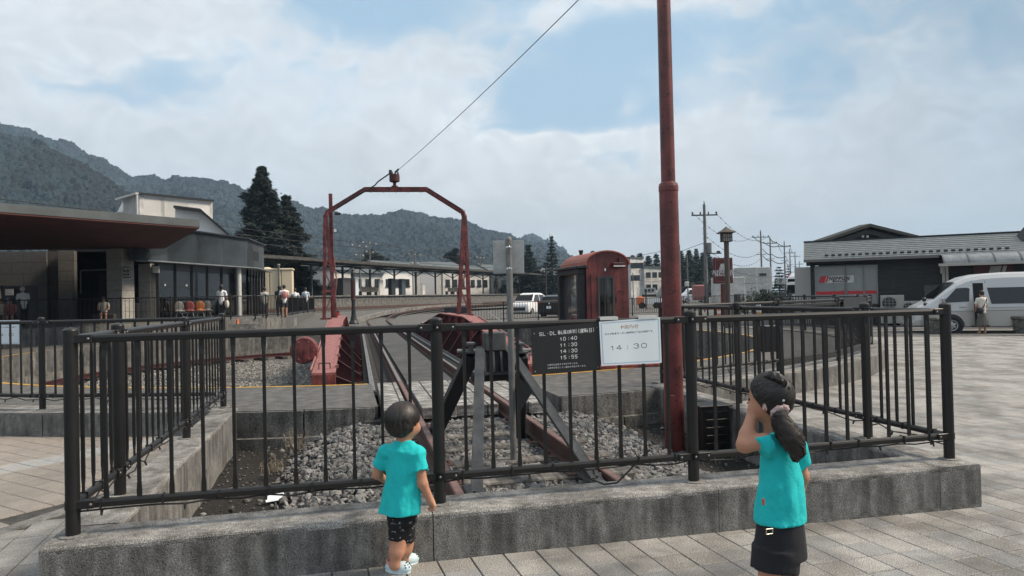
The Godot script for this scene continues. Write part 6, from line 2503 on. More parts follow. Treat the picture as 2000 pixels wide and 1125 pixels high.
func station_building() -> void:
	var gy := 0.8
	var fc := shape()
	var poly := PackedVector2Array()
	for a in [-100.0, -112.0, -124.0, -136.0]:
		var p := on_ring(13.6, a, 0)
		poly.append(V2(p.x, p.z))
	for q in [[330, 30.5], [450, 32.4], [520, 33.8], [560, 36.5], [614, 52.0], [560, 60.0], [150, 60.0], [-400, 60.0], [-500, 30.0]]:
		var p := stand(q[0], q[1], 0)
		poly.append(V2(p.x, p.z))
	fc.slab(poly, -0.3, gy)
	structure("station_forecourt", fc, "floor_grey")
	var rw := thing("retaining_wall", "low pale concrete wall round the left of the turntable, below the station forecourt", "wall", on_ring(13.3, -118, 0.25))
	for i in 6:
		var s := shape()
		s.slab(sector(13.25, 13.62, -98.0 - i * 7.0, -104.95 - i * 7.0, 5), 0.0, 0.84)
		part("wall_length", s, "concrete_pale", rw)
	var bw := thing("embankment_wall", "stained concrete wall under the station fence, beyond the turntable pit", "wall", stand(480, 32, 0.0))
	var pts := [[330, 30.3], [450, 32.2], [520, 33.6], [558, 36.3], [612, 51.5]]
	for i in 4:
		var s := shape()
		panel(s, stand(pts[i][0], pts[i][1], 0), stand(pts[i + 1][0], pts[i + 1][1], 0), -0.2, gy + 0.03, 0.3)
		part("wall_length", s, "concrete", bw)
	var st := shape()
	panel(st, stand(452, 31.0, 0), stand(508, 31.4, 0), 0.0, 0.66, 0.5)
	single("concrete_step", st, "concrete_top", "low concrete step at the foot of the wall below the station fence", "step")
	var oc := shape()
	oc.lathe(P2A([V2(0.07, 0), V2(0.06, 0.05), V2(0.04, 0.2), V2(0.0, 0.22)]), 10, Transform3D(Basis(), stand(463, 31.2, 0.66)))
	single("orange_marker", oc, mat("cone_orange", lin(0.62, 0.14, 0.04), 0.6), "tiny orange marker standing on the concrete step below the station fence", "marker")
	var wp := shape()
	wp.box(stand(576, 36.5, 0.55), V3(0.12, 0.42, 0.05))
	single("white_stake", wp, "white_paint", "short white stake at the foot of the embankment wall, below the mesh panels", "stake")
	var cp := thing("entrance_canopy", "wide flat station canopy with a dark red soffit and grey edge, at the left", "canopy", stand(150, 27, gy))
	var ys := 4.22
	var q2 := []
	for q in [[-560, 15.5], [391.5, 25.1], [323, 33.7], [0, 32.4], [-700, 30.0]]:
		var p := stand(q[0], q[1], 0)
		q2.append(V2(p.x, p.z))
	var so := shape()
	so.slab(PackedVector2Array(q2), ys, ys + 0.05)
	part("soffit", so, "soffit", cp)
	var rf := shape()
	var ctr := Vector2.ZERO
	for q in q2:
		ctr += q / 5.0
	var ins := PackedVector2Array()
	for q in q2:
		ins.append(q + (q - ctr).normalized() * 0.02)
	rf.slab(ins, ys + 0.052, ys + 0.31)
	part("fascia", rf, "fascia", cp)
	for i in 4:
		var a: Vector2 = q2[0].lerp(q2[1], 0.55 + 0.1 * i)
		var b: Vector2 = q2[4].lerp(q2[2], 0.55 + 0.1 * i)
		var s := shape()
		s.bar(V3(a.x, ys - 0.004, a.y), V3(b.x, ys - 0.004, b.y), 0.012, 0.006)
		part("soffit_joint", s, "red_dark", cp)
	var wall := thing("station_wall", "shaded stone block wall with a dark display panel under the station canopy", "wall", stand(50, 33.5, gy))
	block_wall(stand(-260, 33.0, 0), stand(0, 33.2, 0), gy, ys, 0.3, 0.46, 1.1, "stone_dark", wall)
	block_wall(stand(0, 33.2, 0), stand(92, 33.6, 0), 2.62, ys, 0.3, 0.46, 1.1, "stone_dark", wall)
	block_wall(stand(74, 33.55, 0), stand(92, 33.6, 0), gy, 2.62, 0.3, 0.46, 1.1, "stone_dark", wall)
	var dk := shape()
	panel(dk, stand(0, 33.3, 0), stand(73.8, 33.6, 0), gy, 2.61, 0.2)
	var dp := part("display_panel", dk, mat("panel_navy", lin(0.010, 0.014, 0.022), 0.4), wall)
	var ps := shape()
	panel(ps, stand(10, 33.15, 0), stand(26, 33.2, 0), 2.17, 2.46, 0.03)
	part("poster", ps, "plate_grey", dp)
	var ps2 := shape()
	panel(ps2, stand(13, 33.15, 0), stand(23, 33.2, 0), 1.78, 2.05, 0.03)
	part("poster", ps2, mat("poster_blue", lin(0.10, 0.12, 0.17), 0.6), dp)
	var inn := shape()
	panel(inn, stand(92, 33.7, 0), stand(121, 33.9, 0), gy, ys, 0.3)
	part("plaster_reveal", inn, mat("plaster_brown", lin(0.075, 0.062, 0.055), 0.9, 0.0, "wear", 0.3), wall)
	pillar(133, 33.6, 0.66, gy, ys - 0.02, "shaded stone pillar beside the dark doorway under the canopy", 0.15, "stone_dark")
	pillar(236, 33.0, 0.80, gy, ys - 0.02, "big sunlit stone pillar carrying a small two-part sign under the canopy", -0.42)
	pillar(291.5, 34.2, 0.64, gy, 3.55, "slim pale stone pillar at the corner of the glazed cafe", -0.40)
	var room := thing("station_hall", "dark open hall behind the stone pillars of the station", "building", stand(190, 37, gy))
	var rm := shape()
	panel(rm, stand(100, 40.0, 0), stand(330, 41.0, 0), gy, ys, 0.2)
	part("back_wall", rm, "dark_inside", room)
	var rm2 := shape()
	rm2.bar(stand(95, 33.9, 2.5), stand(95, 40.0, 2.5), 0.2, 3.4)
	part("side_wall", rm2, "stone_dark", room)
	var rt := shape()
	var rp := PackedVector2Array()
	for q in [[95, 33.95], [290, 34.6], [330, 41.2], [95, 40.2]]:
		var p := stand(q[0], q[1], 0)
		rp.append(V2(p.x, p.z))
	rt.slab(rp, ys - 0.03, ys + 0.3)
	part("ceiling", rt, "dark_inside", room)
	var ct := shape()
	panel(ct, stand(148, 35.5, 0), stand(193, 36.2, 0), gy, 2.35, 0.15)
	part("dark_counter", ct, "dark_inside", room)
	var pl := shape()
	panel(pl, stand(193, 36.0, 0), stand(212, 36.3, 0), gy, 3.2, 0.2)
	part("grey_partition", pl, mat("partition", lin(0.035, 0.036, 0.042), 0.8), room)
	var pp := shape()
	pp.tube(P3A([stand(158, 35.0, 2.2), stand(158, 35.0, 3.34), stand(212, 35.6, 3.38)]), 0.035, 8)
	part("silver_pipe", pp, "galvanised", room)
	var sg := thing("pillar_sign", "small black framed sign in two pale halves mounted on the big stone pillar", "sign", stand(247.5, 32.4, 2.9))
	for k in [[241.5, 247.0], [248.2, 253.5]]:
		var s := shape()
		panel(s, stand(k[0], 32.42, 0), stand(k[1], 32.40, 0), 2.86, 3.30, 0.03)
		part("sign_face", s, "plate_grey", sg)
		var t := shape()
		for j in 2:
			t.box(stand((k[0] + k[1]) / 2, 32.38, 2.98 + j * 0.16), V3(0.07, 0.08, 0.012))
		part("characters", t, "ink", sg, true, "stuff")
	var fr := shape()
	panel(fr, stand(240.8, 32.47, 0), stand(254.2, 32.45, 0), 2.82, 3.34, 0.05)
	part("frame", fr, "black_frame", sg)
	var lb := shape()
	lb.rbox(stand(305.5, 33.7, 3.24), V3(0.28, 0.32, 0.12), 0.01)
	single("sign_box", lb, "plate_grey", "small pale sign box high on the slim stone pillar", "sign")
	var A := stand(308, 33.9, gy)
	var B := stand(484, 42.0, gy)
	var C := stand(517, 47.2, gy)
	var ye := 3.62
	var yt := 5.32
	var cf := thing("cafe_building", "glazed station cafe under a slate blue upper wall with a silver eave", "building", stand(420, 38, gy))
	var A2 := stand(262, 32.6, 0)
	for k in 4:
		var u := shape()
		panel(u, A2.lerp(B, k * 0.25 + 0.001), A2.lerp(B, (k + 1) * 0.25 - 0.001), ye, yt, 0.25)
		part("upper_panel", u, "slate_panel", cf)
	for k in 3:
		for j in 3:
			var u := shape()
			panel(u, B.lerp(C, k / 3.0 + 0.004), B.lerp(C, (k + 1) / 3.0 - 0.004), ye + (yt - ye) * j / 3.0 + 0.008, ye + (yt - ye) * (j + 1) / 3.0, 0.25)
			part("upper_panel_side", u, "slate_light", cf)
	var cap := shape()
	cap.bar(A2 + V3(0, yt + 0.04, 0), B + V3(0, yt + 0.04 - gy, 0), 0.30, 0.07)
	cap.bar(B + V3(0, yt + 0.038 - gy, 0), C + V3(0, yt + 0.038 - gy, 0), 0.30, 0.07)
	part("roof_edge", cap, "black_frame", cf)
	var roofs := shape()
	var rpoly := PackedVector2Array()
	for p in [A2, B, C, stand(380, 49, 0), stand(200, 42, 0)]:
		rpoly.append(V2(p.x, p.z))
	roofs.slab(rpoly, ye + 0.02, yt - 0.02)
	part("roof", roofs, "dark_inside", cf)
	var ev := shape()
	var off := (A2 - B).cross(Vector3.UP).normalized() * 0.45
	if off.dot(EYE - B) < 0:
		off = -off
	ev.bar(A2 + off + V3(0, ye - 0.02, 0), B + off + V3(0, ye - 0.02 - gy, 0), 0.6, 0.06)
	ev.bar(B + off + V3(0, ye - 0.03 - gy, 0), C + V3(0.35, ye - 0.03 - gy, 0), 0.5, 0.06)
	part("silver_eave", ev, "roof_metal", cf)
	var brk := shape()
	brk.tube(P3A([stand(287, 32.2, ye + 0.05), stand(291, 32.2, ye + 0.35), stand(295, 32.2, ye + 0.36)]), 0.03, 6)
	part("downpipe", brk, "galvanised", cf)
	for side in [[A, B, 6], [B, C, 6]]:
		for k in side[2]:
			var a: Vector3 = side[0].lerp(side[1], float(k) / side[2])
			var b: Vector3 = side[0].lerp(side[1], float(k + 1) / side[2])
			var g := shape()
			panel(g, a, b, gy + 0.1, ye - 0.35, 0.012)
			part("pane", g, "glass_dark", cf)
			var m := shape()
			m.box(V3(a.x, (gy + ye) / 2, a.z), V3(0.12, ye - gy, 0.12))
			if k == side[2] - 1:
				m.box(V3(b.x, (gy + ye) / 2, b.z), V3(0.12, ye - gy, 0.12))
			part("mullion", m, "black_frame", cf)
		var hd := shape()
		panel(hd, side[0], side[1], ye - 0.40, ye, 0.16)
		panel(hd, side[0], side[1], gy, gy + 0.12, 0.16)
		part("head_rail", hd, "black_frame", cf)
	var inner := shape()
	panel(inner, stand(308, 40, 0), stand(450, 46.5, 0), gy, ye, 0.2)
	panel(inner, stand(306, 34.5, 0), stand(306, 40, 0), gy, ye, 0.2)
	part("inner_wall", inner, mat("cafe_wall", lin(0.05, 0.048, 0.046), 0.9), cf)
	var colm := shape()
	colm.cyl(stand(467, 40.6, gy), stand(467, 40.6, ye), 0.14, 0.14, 14)
	part("white_column", colm, "white_wall", cf)
	for q in [[323, 35.5], [365, 37.0]]:
		var lp := shape()
		lp.ball(stand(q[0], q[1], 2.55), V3(0.045, 0.06, 0.045), Basis(), 8, 6)
		var lm := mat("pendant_glow", lin(0.8), 0.5)
		lm.emission_enabled = true
		lm.emission = Color(1.0, 0.95, 0.85)
		lm.emission_energy_multiplier = 0.9
		part("pendant_lamp", lp, lm, cf)
		var om := OmniLight3D.new()
		om.name = "pendant_light"
		om.light_energy = 0.012
		om.light_size = 0.05
		om.shadow_enabled = true
		om.position = stand(q[0], q[1], 2.55)
		add_child(om, true)
	var seats := [[350, 34.6, "stone_clad", "pale grey shell chair outside the cafe glass, leftmost of the row"], [371, 35.2, "chair_red", "red shell chair outside the cafe glass, beside the orange one"], [391, 35.9, "chair_orange", "orange shell chair outside the cafe glass"], [405, 36.4, "concrete_pale", "greyish beige shell chair outside the cafe glass, rightmost of the row"]]
	for q in seats:
		var ch := thing("shell_chair", q[3], "chair", stand(q[0], q[1], gy), "shell chairs outside the cafe")
		ch.rotation.y = 0.3
		var sh := Field.new()
		sh.ell(V3(0, 0.66, -0.18), V3(0.23, 0.28, 0.05), Basis(Vector3.RIGHT, 0.2), 0.05)
		sh.ell(V3(0, 0.44, 0.02), V3(0.24, 0.05, 0.22), Basis(), 0.08)
		part("shell", net(sh, 0.03), q[2], ch)
		for k in 4:
			var l := shape()
			var sx := -1.0 if k % 2 else 1.0
			var sz := -1.0 if k / 2 else 1.0
			l.cyl(V3(0.08 * sx, 0.42, 0.06 * sz), V3(0.21 * sx, 0.0, 0.2 * sz), 0.012, 0.012, 6)
			part("leg", l, "galvanised", ch, false)
	var wb := thing("white_upper_block", "white panelled upper storey with a slanting stair roof, behind the station canopy", "building", stand(340, 54, gy))
	var W0 := stand(243, 54.5, 0)
	var W1 := stand(275, 52.0, 0)
	var W2 := stand(418, 56.5, 0)
	for j in 4:
		for k in 3:
			var s := shape()
			panel(s, W1.lerp(W2, k / 3.0 + 0.002), W1.lerp(W2, (k + 1) / 3.0 - 0.002), 4.6 + j * 1.27 + 0.01, 4.6 + (j + 1) * 1.27, 0.3)
			part("wall_panel", s, "cladding", wb)
		var s2 := shape()
		panel(s2, W0, W1, 4.6 + j * 1.27, 4.6 + (j + 1) * 1.27 - 0.01, 0.3)
		part("wall_panel_side", s2, "white_wall", wb)
	var tp := shape()
	tp.bar(W1 + V3(0, 9.74, 0), W2 + V3(0, 9.74, 0), 0.5, 0.14)
	part("roof_edge", tp, "black_frame", wb)
	var tp2 := shape()
	tp2.bar(W0 + V3(-0.3, 9.70, 0), W1 + V3(0, 9.74, 0), 0.5, 0.14)
	part("verge", tp2, "white_paint", wb)
	var dpipe := shape()
	dpipe.cyl(W1 + V3(-0.1, 4.6, 0.2), W1 + V3(-0.1, 9.6, 0.2), 0.07, 0.07, 8)
	part("downpipe", dpipe, "white_paint", wb)
	var fill := shape()
	var fp := PackedVector2Array()
	for p in [W0, W1, W2, stand(418, 63, 0), stand(230, 62, 0)]:
		fp.append(V2(p.x, p.z))
	fill.slab(fp, 4.6, 9.6)
	part("core", fill, "cladding", wb)
	var S := [at(342, 408, 51), at(393, 414, 51.5), at(448, 462, 52), at(342, 462, 51)]
	var sx: Vector3 = ((S[1] - S[0]) * V3(1, 0, 1)).normalized()
	var so2 := PackedVector2Array()
	for p in S:
		so2.append(V2((p - S[0]).dot(sx), p.y - S[0].y))
	var stp := shape()
	stp.prism(so2, S[0], sx, Vector3.UP, sx.cross(Vector3.UP).normalized() * 1.2 * -1.0)
	part("stair_housing", stp, "cladding", wb)
	var se := shape()
	for k in 2:
		se.bar(S[k] + V3(0, 0.08, 0), S[k + 1] + V3(0, 0.08, 0), 1.5, 0.16)
	part("stair_roof_edge", se, "black_frame", wb)
	var L0 := stand(160, 52.5, 0)
	var L1 := stand(246, 55.5, 0)
	var lw := shape()
	panel(lw, L0, L1, 4.4, 8.05, 0.3)
	part("side_wing", lw, "white_wall", wb)
	var lr := shape()
	lr.bar(L0 + V3(0, 8.1, 0), L1 + V3(0, 8.9, 0), 1.2, 0.10)
	part("side_wing_roof", lr, "white_paint", wb)
	var f1 := []
	for q in [[-110, 28.6], [-40, 29.2], [38, 29.8], [138, 30.3], [236, 31.0], [333, 31.6], [450, 32.4], [498, 33.1], [519, 33.6], [557, 36.0]]:
		f1.append(stand(q[0], q[1], gy))
	fence(f1, "black picket fence along the station forecourt, before the stone pillars and cafe", "", {"bolts": false, "coarse": true})
	var f2 := [stand(557, 36.0, gy)]
	for q in [[570, 39.0], [581, 42.0], [592, 45.0], [602, 48.0], [613, 51.0]]:
		f2.append(stand(q[0], q[1], gy))
	fence(f2, "dark mesh fence panels running back along the embankment, right of the cafe", "", {"bolts": false, "skip_first": true, "kinds": ["mesh", "mesh", "mesh", "mesh", "mesh"]})
	var ct2 := stand(540, 56.0, gy)
	var tk := thing("cream_tank", "cream panelled water tank with a grey pipe, right of the cafe", "tank", ct2)
	for k in 3:
		var s := shape()
		s.rbox(V3(-0.86 + 0.86 * k, 1.75, 0), V3(0.83, 3.0, 1.4), 0.05)
		part("tank_panel", s, "cream_tank", tk, false)
	var lid := shape()
	lid.rbox(V3(0, 3.33, 0), V3(2.7, 0.16, 1.5), 0.04)
	lid.ball(V3(-0.7, 3.4, 0), V3(0.4, 0.15, 0.4), Basis(), 10, 5)
	part("lid", lid, "cream_tank", tk, false)
	var vp := shape()
	vp.cyl(V3(0.28, 0, 0.78), V3(0.28, 3.6, 0.78), 0.07, 0.07, 8)
	vp.ball(V3(0.28, 3.65, 0.78), V3(0.13, 0.11, 0.13), Basis(), 8, 5)
	part("vent_pipe", vp, "galvanised", tk, false)

# ------------------------------------------------------------------ platform, its canopy, houses beyond
func platform_and_town() -> void:
	var pa := stand(330, 52.5, 0)
	var pb := stand(1160, 166.0, 0)
	var d := (pb - pa).normalized()
	var back := d.cross(Vector3.UP).normalized()
	if back.dot(pa - EYE) < 0:
		back = -back
	var len := pa.distance_to(pb)
	var turn := Basis(d, Vector3.UP, d.cross(Vector3.UP))
	var P := func(u: float, y: float, w: float) -> Vector3: return pa + d * u + back * w + V3(0, y, 0)
	var pl := thing("station_platform", "long stained concrete station platform below the canopy", "platform", P.call(50.0, 0.9, 1.0))
	for k in 14:
		var s := shape()
		s.box(P.call(len * (k + 0.5) / 14.0, 1.45, 2.6), V3(len / 14.0 - 0.02, 1.15, 5.2), turn)
		part("platform_length", s, "concrete_pale", pl)
		var t := shape()
		t.box(P.call(len * (k + 0.5) / 14.0, 2.07, 2.55), V3(len / 14.0 - 0.02, 0.10, 5.5), turn)
		part("coping", t, "concrete_top", pl)
	var cn := thing("platform_canopy", "long low platform canopy roof with dark underside on slim posts", "canopy", P.call(60.0, 5.5, 2.0))
	for k in 14:
		var s := shape()
		s.box(P.call(len * (k + 0.5) / 14.0, 5.62, 0.0), V3(len / 14.0 - 0.01, 0.30, 0.12), turn)
		part("edge_board", s, mat("weathered_edge", lin(0.20, 0.195, 0.185), 0.9, 0.0, "granular", 0.5), cn)
		var t := shape()
		t.box(P.call(len * (k + 0.5) / 14.0, 5.66, 2.6), V3(len / 14.0 - 0.01, 0.10, 5.2), turn)
		part("roof_sheet", t, "fascia", cn)
		var b := shape()
		b.box(P.call(len * (k + 0.5) / 14.0, 5.42, 1.0), V3(len / 14.0 - 0.01, 0.16, 0.12), turn)
		b.box(P.call(len * (k + 0.5) / 14.0, 5.42, 4.2), V3(len / 14.0 - 0.01, 0.16, 0.12), turn)
		part("purlin", b, "tie_dark", cn)
	for k in 22:
		var u := 4.0 + k * (len - 8.0) / 21.0
		var s := shape()
		s.box(P.call(u, 3.7, 2.6), V3(0.18, 3.3, 0.18), turn)
		part("post", s, "rust_rail" if k % 4 == 0 else "grey_steel", cn)
		var br := shape()
		br.bar(P.call(u, 4.5, 2.6), P.call(u, 5.35, 1.0), 0.08, 0.1)
		br.bar(P.call(u, 4.5, 2.6), P.call(u, 5.35, 4.2), 0.08, 0.1)
		br.bar(P.call(u, 5.3, 0.1), P.call(u, 5.3, 5.1), 0.08, 0.12)
		part("bracket", br, "grey_steel", cn)
		if k % 2 == 0:
			var l := shape()
			l.box(P.call(u + 2.2, 5.05, 0.9), V3(1.3, 0.08, 0.12), turn)
			part("lamp_housing", l, "white_paint", cn)
	var r := RandomNumberGenerator.new()
	r.seed = 3
	var items := [[669, "dark vending cabinet", "cabinet", V3(1.5, 1.9, 0.7), "grey_steel"], [686, "pale blue vending machine", "vending machine", V3(0.7, 1.9, 0.7), "blue_cloth"], [738, "white notice stand", "sign", V3(0.9, 1.75, 0.15), "white_wall"], [764, "dark advertising cabinet", "cabinet", V3(0.9, 2.0, 0.5), "black_steel"], [780, "tall dark cabinet", "cabinet", V3(0.9, 2.0, 0.5), "slate_panel"], [822, "white notice board", "sign", V3(0.8, 1.5, 0.12), "white_wall"]]
	for q in items:
		var u := 0.0
		for k in 200:
			var p: Vector3 = P.call(k * len / 200.0, 2.1, 2.0)
			var v := p - EYE
			if 1000.0 + FOCAL * v.dot(cam_x) / v.dot(cam_f) >= q[0]:
				u = k * len / 200.0
				break
		var s := shape()
		s.rbox(P.call(u, 2.12 + q[3].y / 2, 1.9), q[3], 0.03, turn)
		single(String(q[1]).replace(" ", "_"), s, q[4], q[1] + " standing on the station platform", q[2], "")
	for px in [712.0, 727.0, 880.0, 892.0, 1004.0]:
		var u := 0.0
		for k in 300:
			var p: Vector3 = P.call(k * len / 300.0, 2.1, 2.0)
			var v := p - EYE
			if 1000.0 + FOCAL * v.dot(cam_x) / v.dot(cam_f) >= px:
				u = k * len / 300.0
				break
		var o := thing("platform_bench", "dark platform bench " + {712.0: "right of the slender lamp post", 727.0: "left of the white notice stand", 880.0: "left of the right gantry leg", 892.0: "behind the right gantry leg", 1004.0: "behind the blank sign plate's post"}[px], "bench", P.call(u, 2.12, 2.2), "benches on the platform")
		o.transform.basis = turn
		var s := shape()
		s.box(V3(0, 0.42, 0), V3(1.8, 0.08, 0.45))
		part("seat", s, "tie_dark", o, false)
		var b := shape()
		b.box(V3(0, 0.72, 0.22), V3(1.8, 0.5, 0.05))
		part("backrest", b, "tie_dark", o, false)
		for sx in [-0.8, 0.8]:
			var l := shape()
			l.box(V3(sx, 0.2, 0), V3(0.06, 0.42, 0.4))
			part("leg", l, "grey_steel", o, false)
	var homes := [[650, 690, 100, 3.2, 6.0, "white_wall", "white house with a small red lean-to"], [690, 748, 104, 3.0, 5.6, "white_wall", "pale house half hidden behind the canopy posts"], [748, 806, 108, 3.2, 6.3, "cladding", "white house with dark framed windows and flower boxes"], [808, 862, 112, 3.2, 6.2, "plate_grey", "grey garage with a wide pale shutter"], [866, 912, 118, 3.2, 6.4, "white_wall", "white house with two small dark windows"], [916, 956, 124, 3.0, 6.0, "white_wall", "long white open-fronted shed with white posts"], [960, 1008, 132, 3.0, 6.4, "slate_panel", "dark grey house with a balcony"], [1010, 1062, 140, 3.0, 6.6, "slate_panel", "dark slate house behind the white car"], [1066, 1098, 150, 3.0, 6.2, "white_wall", "small white house left of the control cabin"]]
	for h in homes:
		var a := stand(h[0], h[2], 1.0)
		var b := stand(h[1], h[2] + 4.0, 1.0)
		var o := thing("house", h[6] + " beyond the platform", "house", (a + b) / 2.0)
		var s := shape()
		panel(s, a, b, 0.8, h[4], 7.0)
		part("wall", s, h[5], o)
		var dd := (b - a).normalized()
		var nb := dd.cross(Vector3.UP).normalized()
		if nb.dot(a - EYE) < 0:
			nb = -nb
		var rf := shape()
		var w := a.distance_to(b)
		rf.prism(P2A([V2(-0.5, h[4]), V2(3.5, h[4] + 1.5), V2(7.5, h[4])]), V3(a.x, 0, a.z) - dd * 0.3, nb, Vector3.UP, dd * (w + 0.6))
		part("roof", rf, "fascia", o)
		var nw := 3 if w > 4.0 else 2
		for k in nw:
			if h[6].begins_with("grey garage"):
				break
			var c := a.lerp(b, (k + 0.6) / (nw + 0.2)) - nb * 0.02
			var wn := shape()
			wn.box(V3(c.x, 4.2, c.z), V3(0.95, 1.1, 0.10), Basis(dd, Vector3.UP, dd.cross(Vector3.UP)))
			var wp := part("window", wn, "car_glass", o)
			var wf := shape()
			wf.box(V3(c.x, 3.60, c.z) - nb * 0.05, V3(1.15, 0.12, 0.2), Basis(dd, Vector3.UP, dd.cross(Vector3.UP)))
			wf.box(V3(c.x, 4.2, c.z) - nb * 0.03, V3(0.06, 1.1, 0.12), Basis(dd, Vector3.UP, dd.cross(Vector3.UP)))
			part("frame", wf, "black_frame", wp)
	var sh := shape()
	panel(sh, stand(822, 110.5, 0), stand(852, 112.0, 0), 0.9, 5.3, 0.1)
	single("garage_shutter", sh, mat("shutter_grey", lin(0.40, 0.42, 0.44), 0.6), "wide pale grey shutter on the garage beyond the platform", "shutter")
	for off in [3.0, 7.2]:
		var t := thing("main_track", "rusty railway track below the platform, " + ("nearer the platform" if off < 4 else "farther from the platform"), "railway track", P.call(50.0, 0.95, -off))
		var bed := shape()
		bed.box(P.call(len / 2.0, 0.72, -off), V3(len, 0.22, 2.9), turn)
		part("ballast_bed", bed, "gravel_ground", t)
		for sg in [-0.53, 0.53]:
			var s := shape()
			s.box(P.call(len / 2.0, 0.91, -off + sg), V3(len, 0.15, 0.07), turn)
			part("rail", s, "rust_rail", t)
		var slp := shape()
		for k in 150:
			slp.box(P.call(2.0 + k * (len - 4.0) / 150.0, 0.83, -off), V3(0.2, 0.06, 2.0), turn)
		part("sleepers", slp, "tie_dark", t, true, "stuff")
	var masts := [[567, 78, 9.0], [585, 84, 8.4], [704, 92, 8.2], [724, 98, 9.0], [812, 96, 7.2], [940, 130, 8.5], [1076, 150, 9.0]]
	for i in masts.size():
		var q: Array = masts[i]
		var p := stand(q[0], q[1], 1.0)
		var o := thing("catenary_mast", "slim overhead line mast with white insulators, " + ["reddish, before the big conifers", "right of the big conifers", "left of the round tree", "before the round tree", "in the middle of the gantry arch", "left of the blank sign plate", "before the ragged pine"][i], "mast", p, "overhead line masts")
		var s := shape()
		s.cyl(Vector3.ZERO, V3(0, q[2], 0), 0.12, 0.09, 7)
		part("pole", s, "rust_rail" if i == 0 else "pole_concrete", o, false)
		var c := shape()
		c.box(V3(0, q[2] - 0.7, 0), V3(3.6, 0.09, 0.09), turn)
		c.box(V3(0, q[2] - 1.9, 0), V3(2.4, 0.08, 0.08), turn)
		part("crossarm", c, "grey_steel", o, false)
		for k in 5:
			var n := shape()
			n.ball(turn * V3(-1.6 + k * 0.8, 0, 0) + V3(0, q[2] - 0.55 - (1.2 if k % 2 else 0.0), 0), V3(0.12, 0.10, 0.12), Basis(), 6, 4)
			part("insulator", n, "white_paint", o, false)
	for k in [[7.4, 0.4, "second highest"], [6.9, 1.4, "lowest"], [7.9, -0.8, "second lowest seen"], [8.6, 0.0, "highest"]]:
		var w := shape()
		w.tube(P3A([P.call(-20.0, k[0], k[1] + 4), P.call(40.0, k[0] - 0.35, k[1] + 4), P.call(100.0, k[0], k[1] + 4), P.call(190.0, k[0] - 0.5, k[1] + 4)]), 0.028, 4)
		single("overhead_wire", w, "cable_black", "thin dark overhead line wire above the platform canopy, the " + k[2], "wire", "overhead wires above the platform")

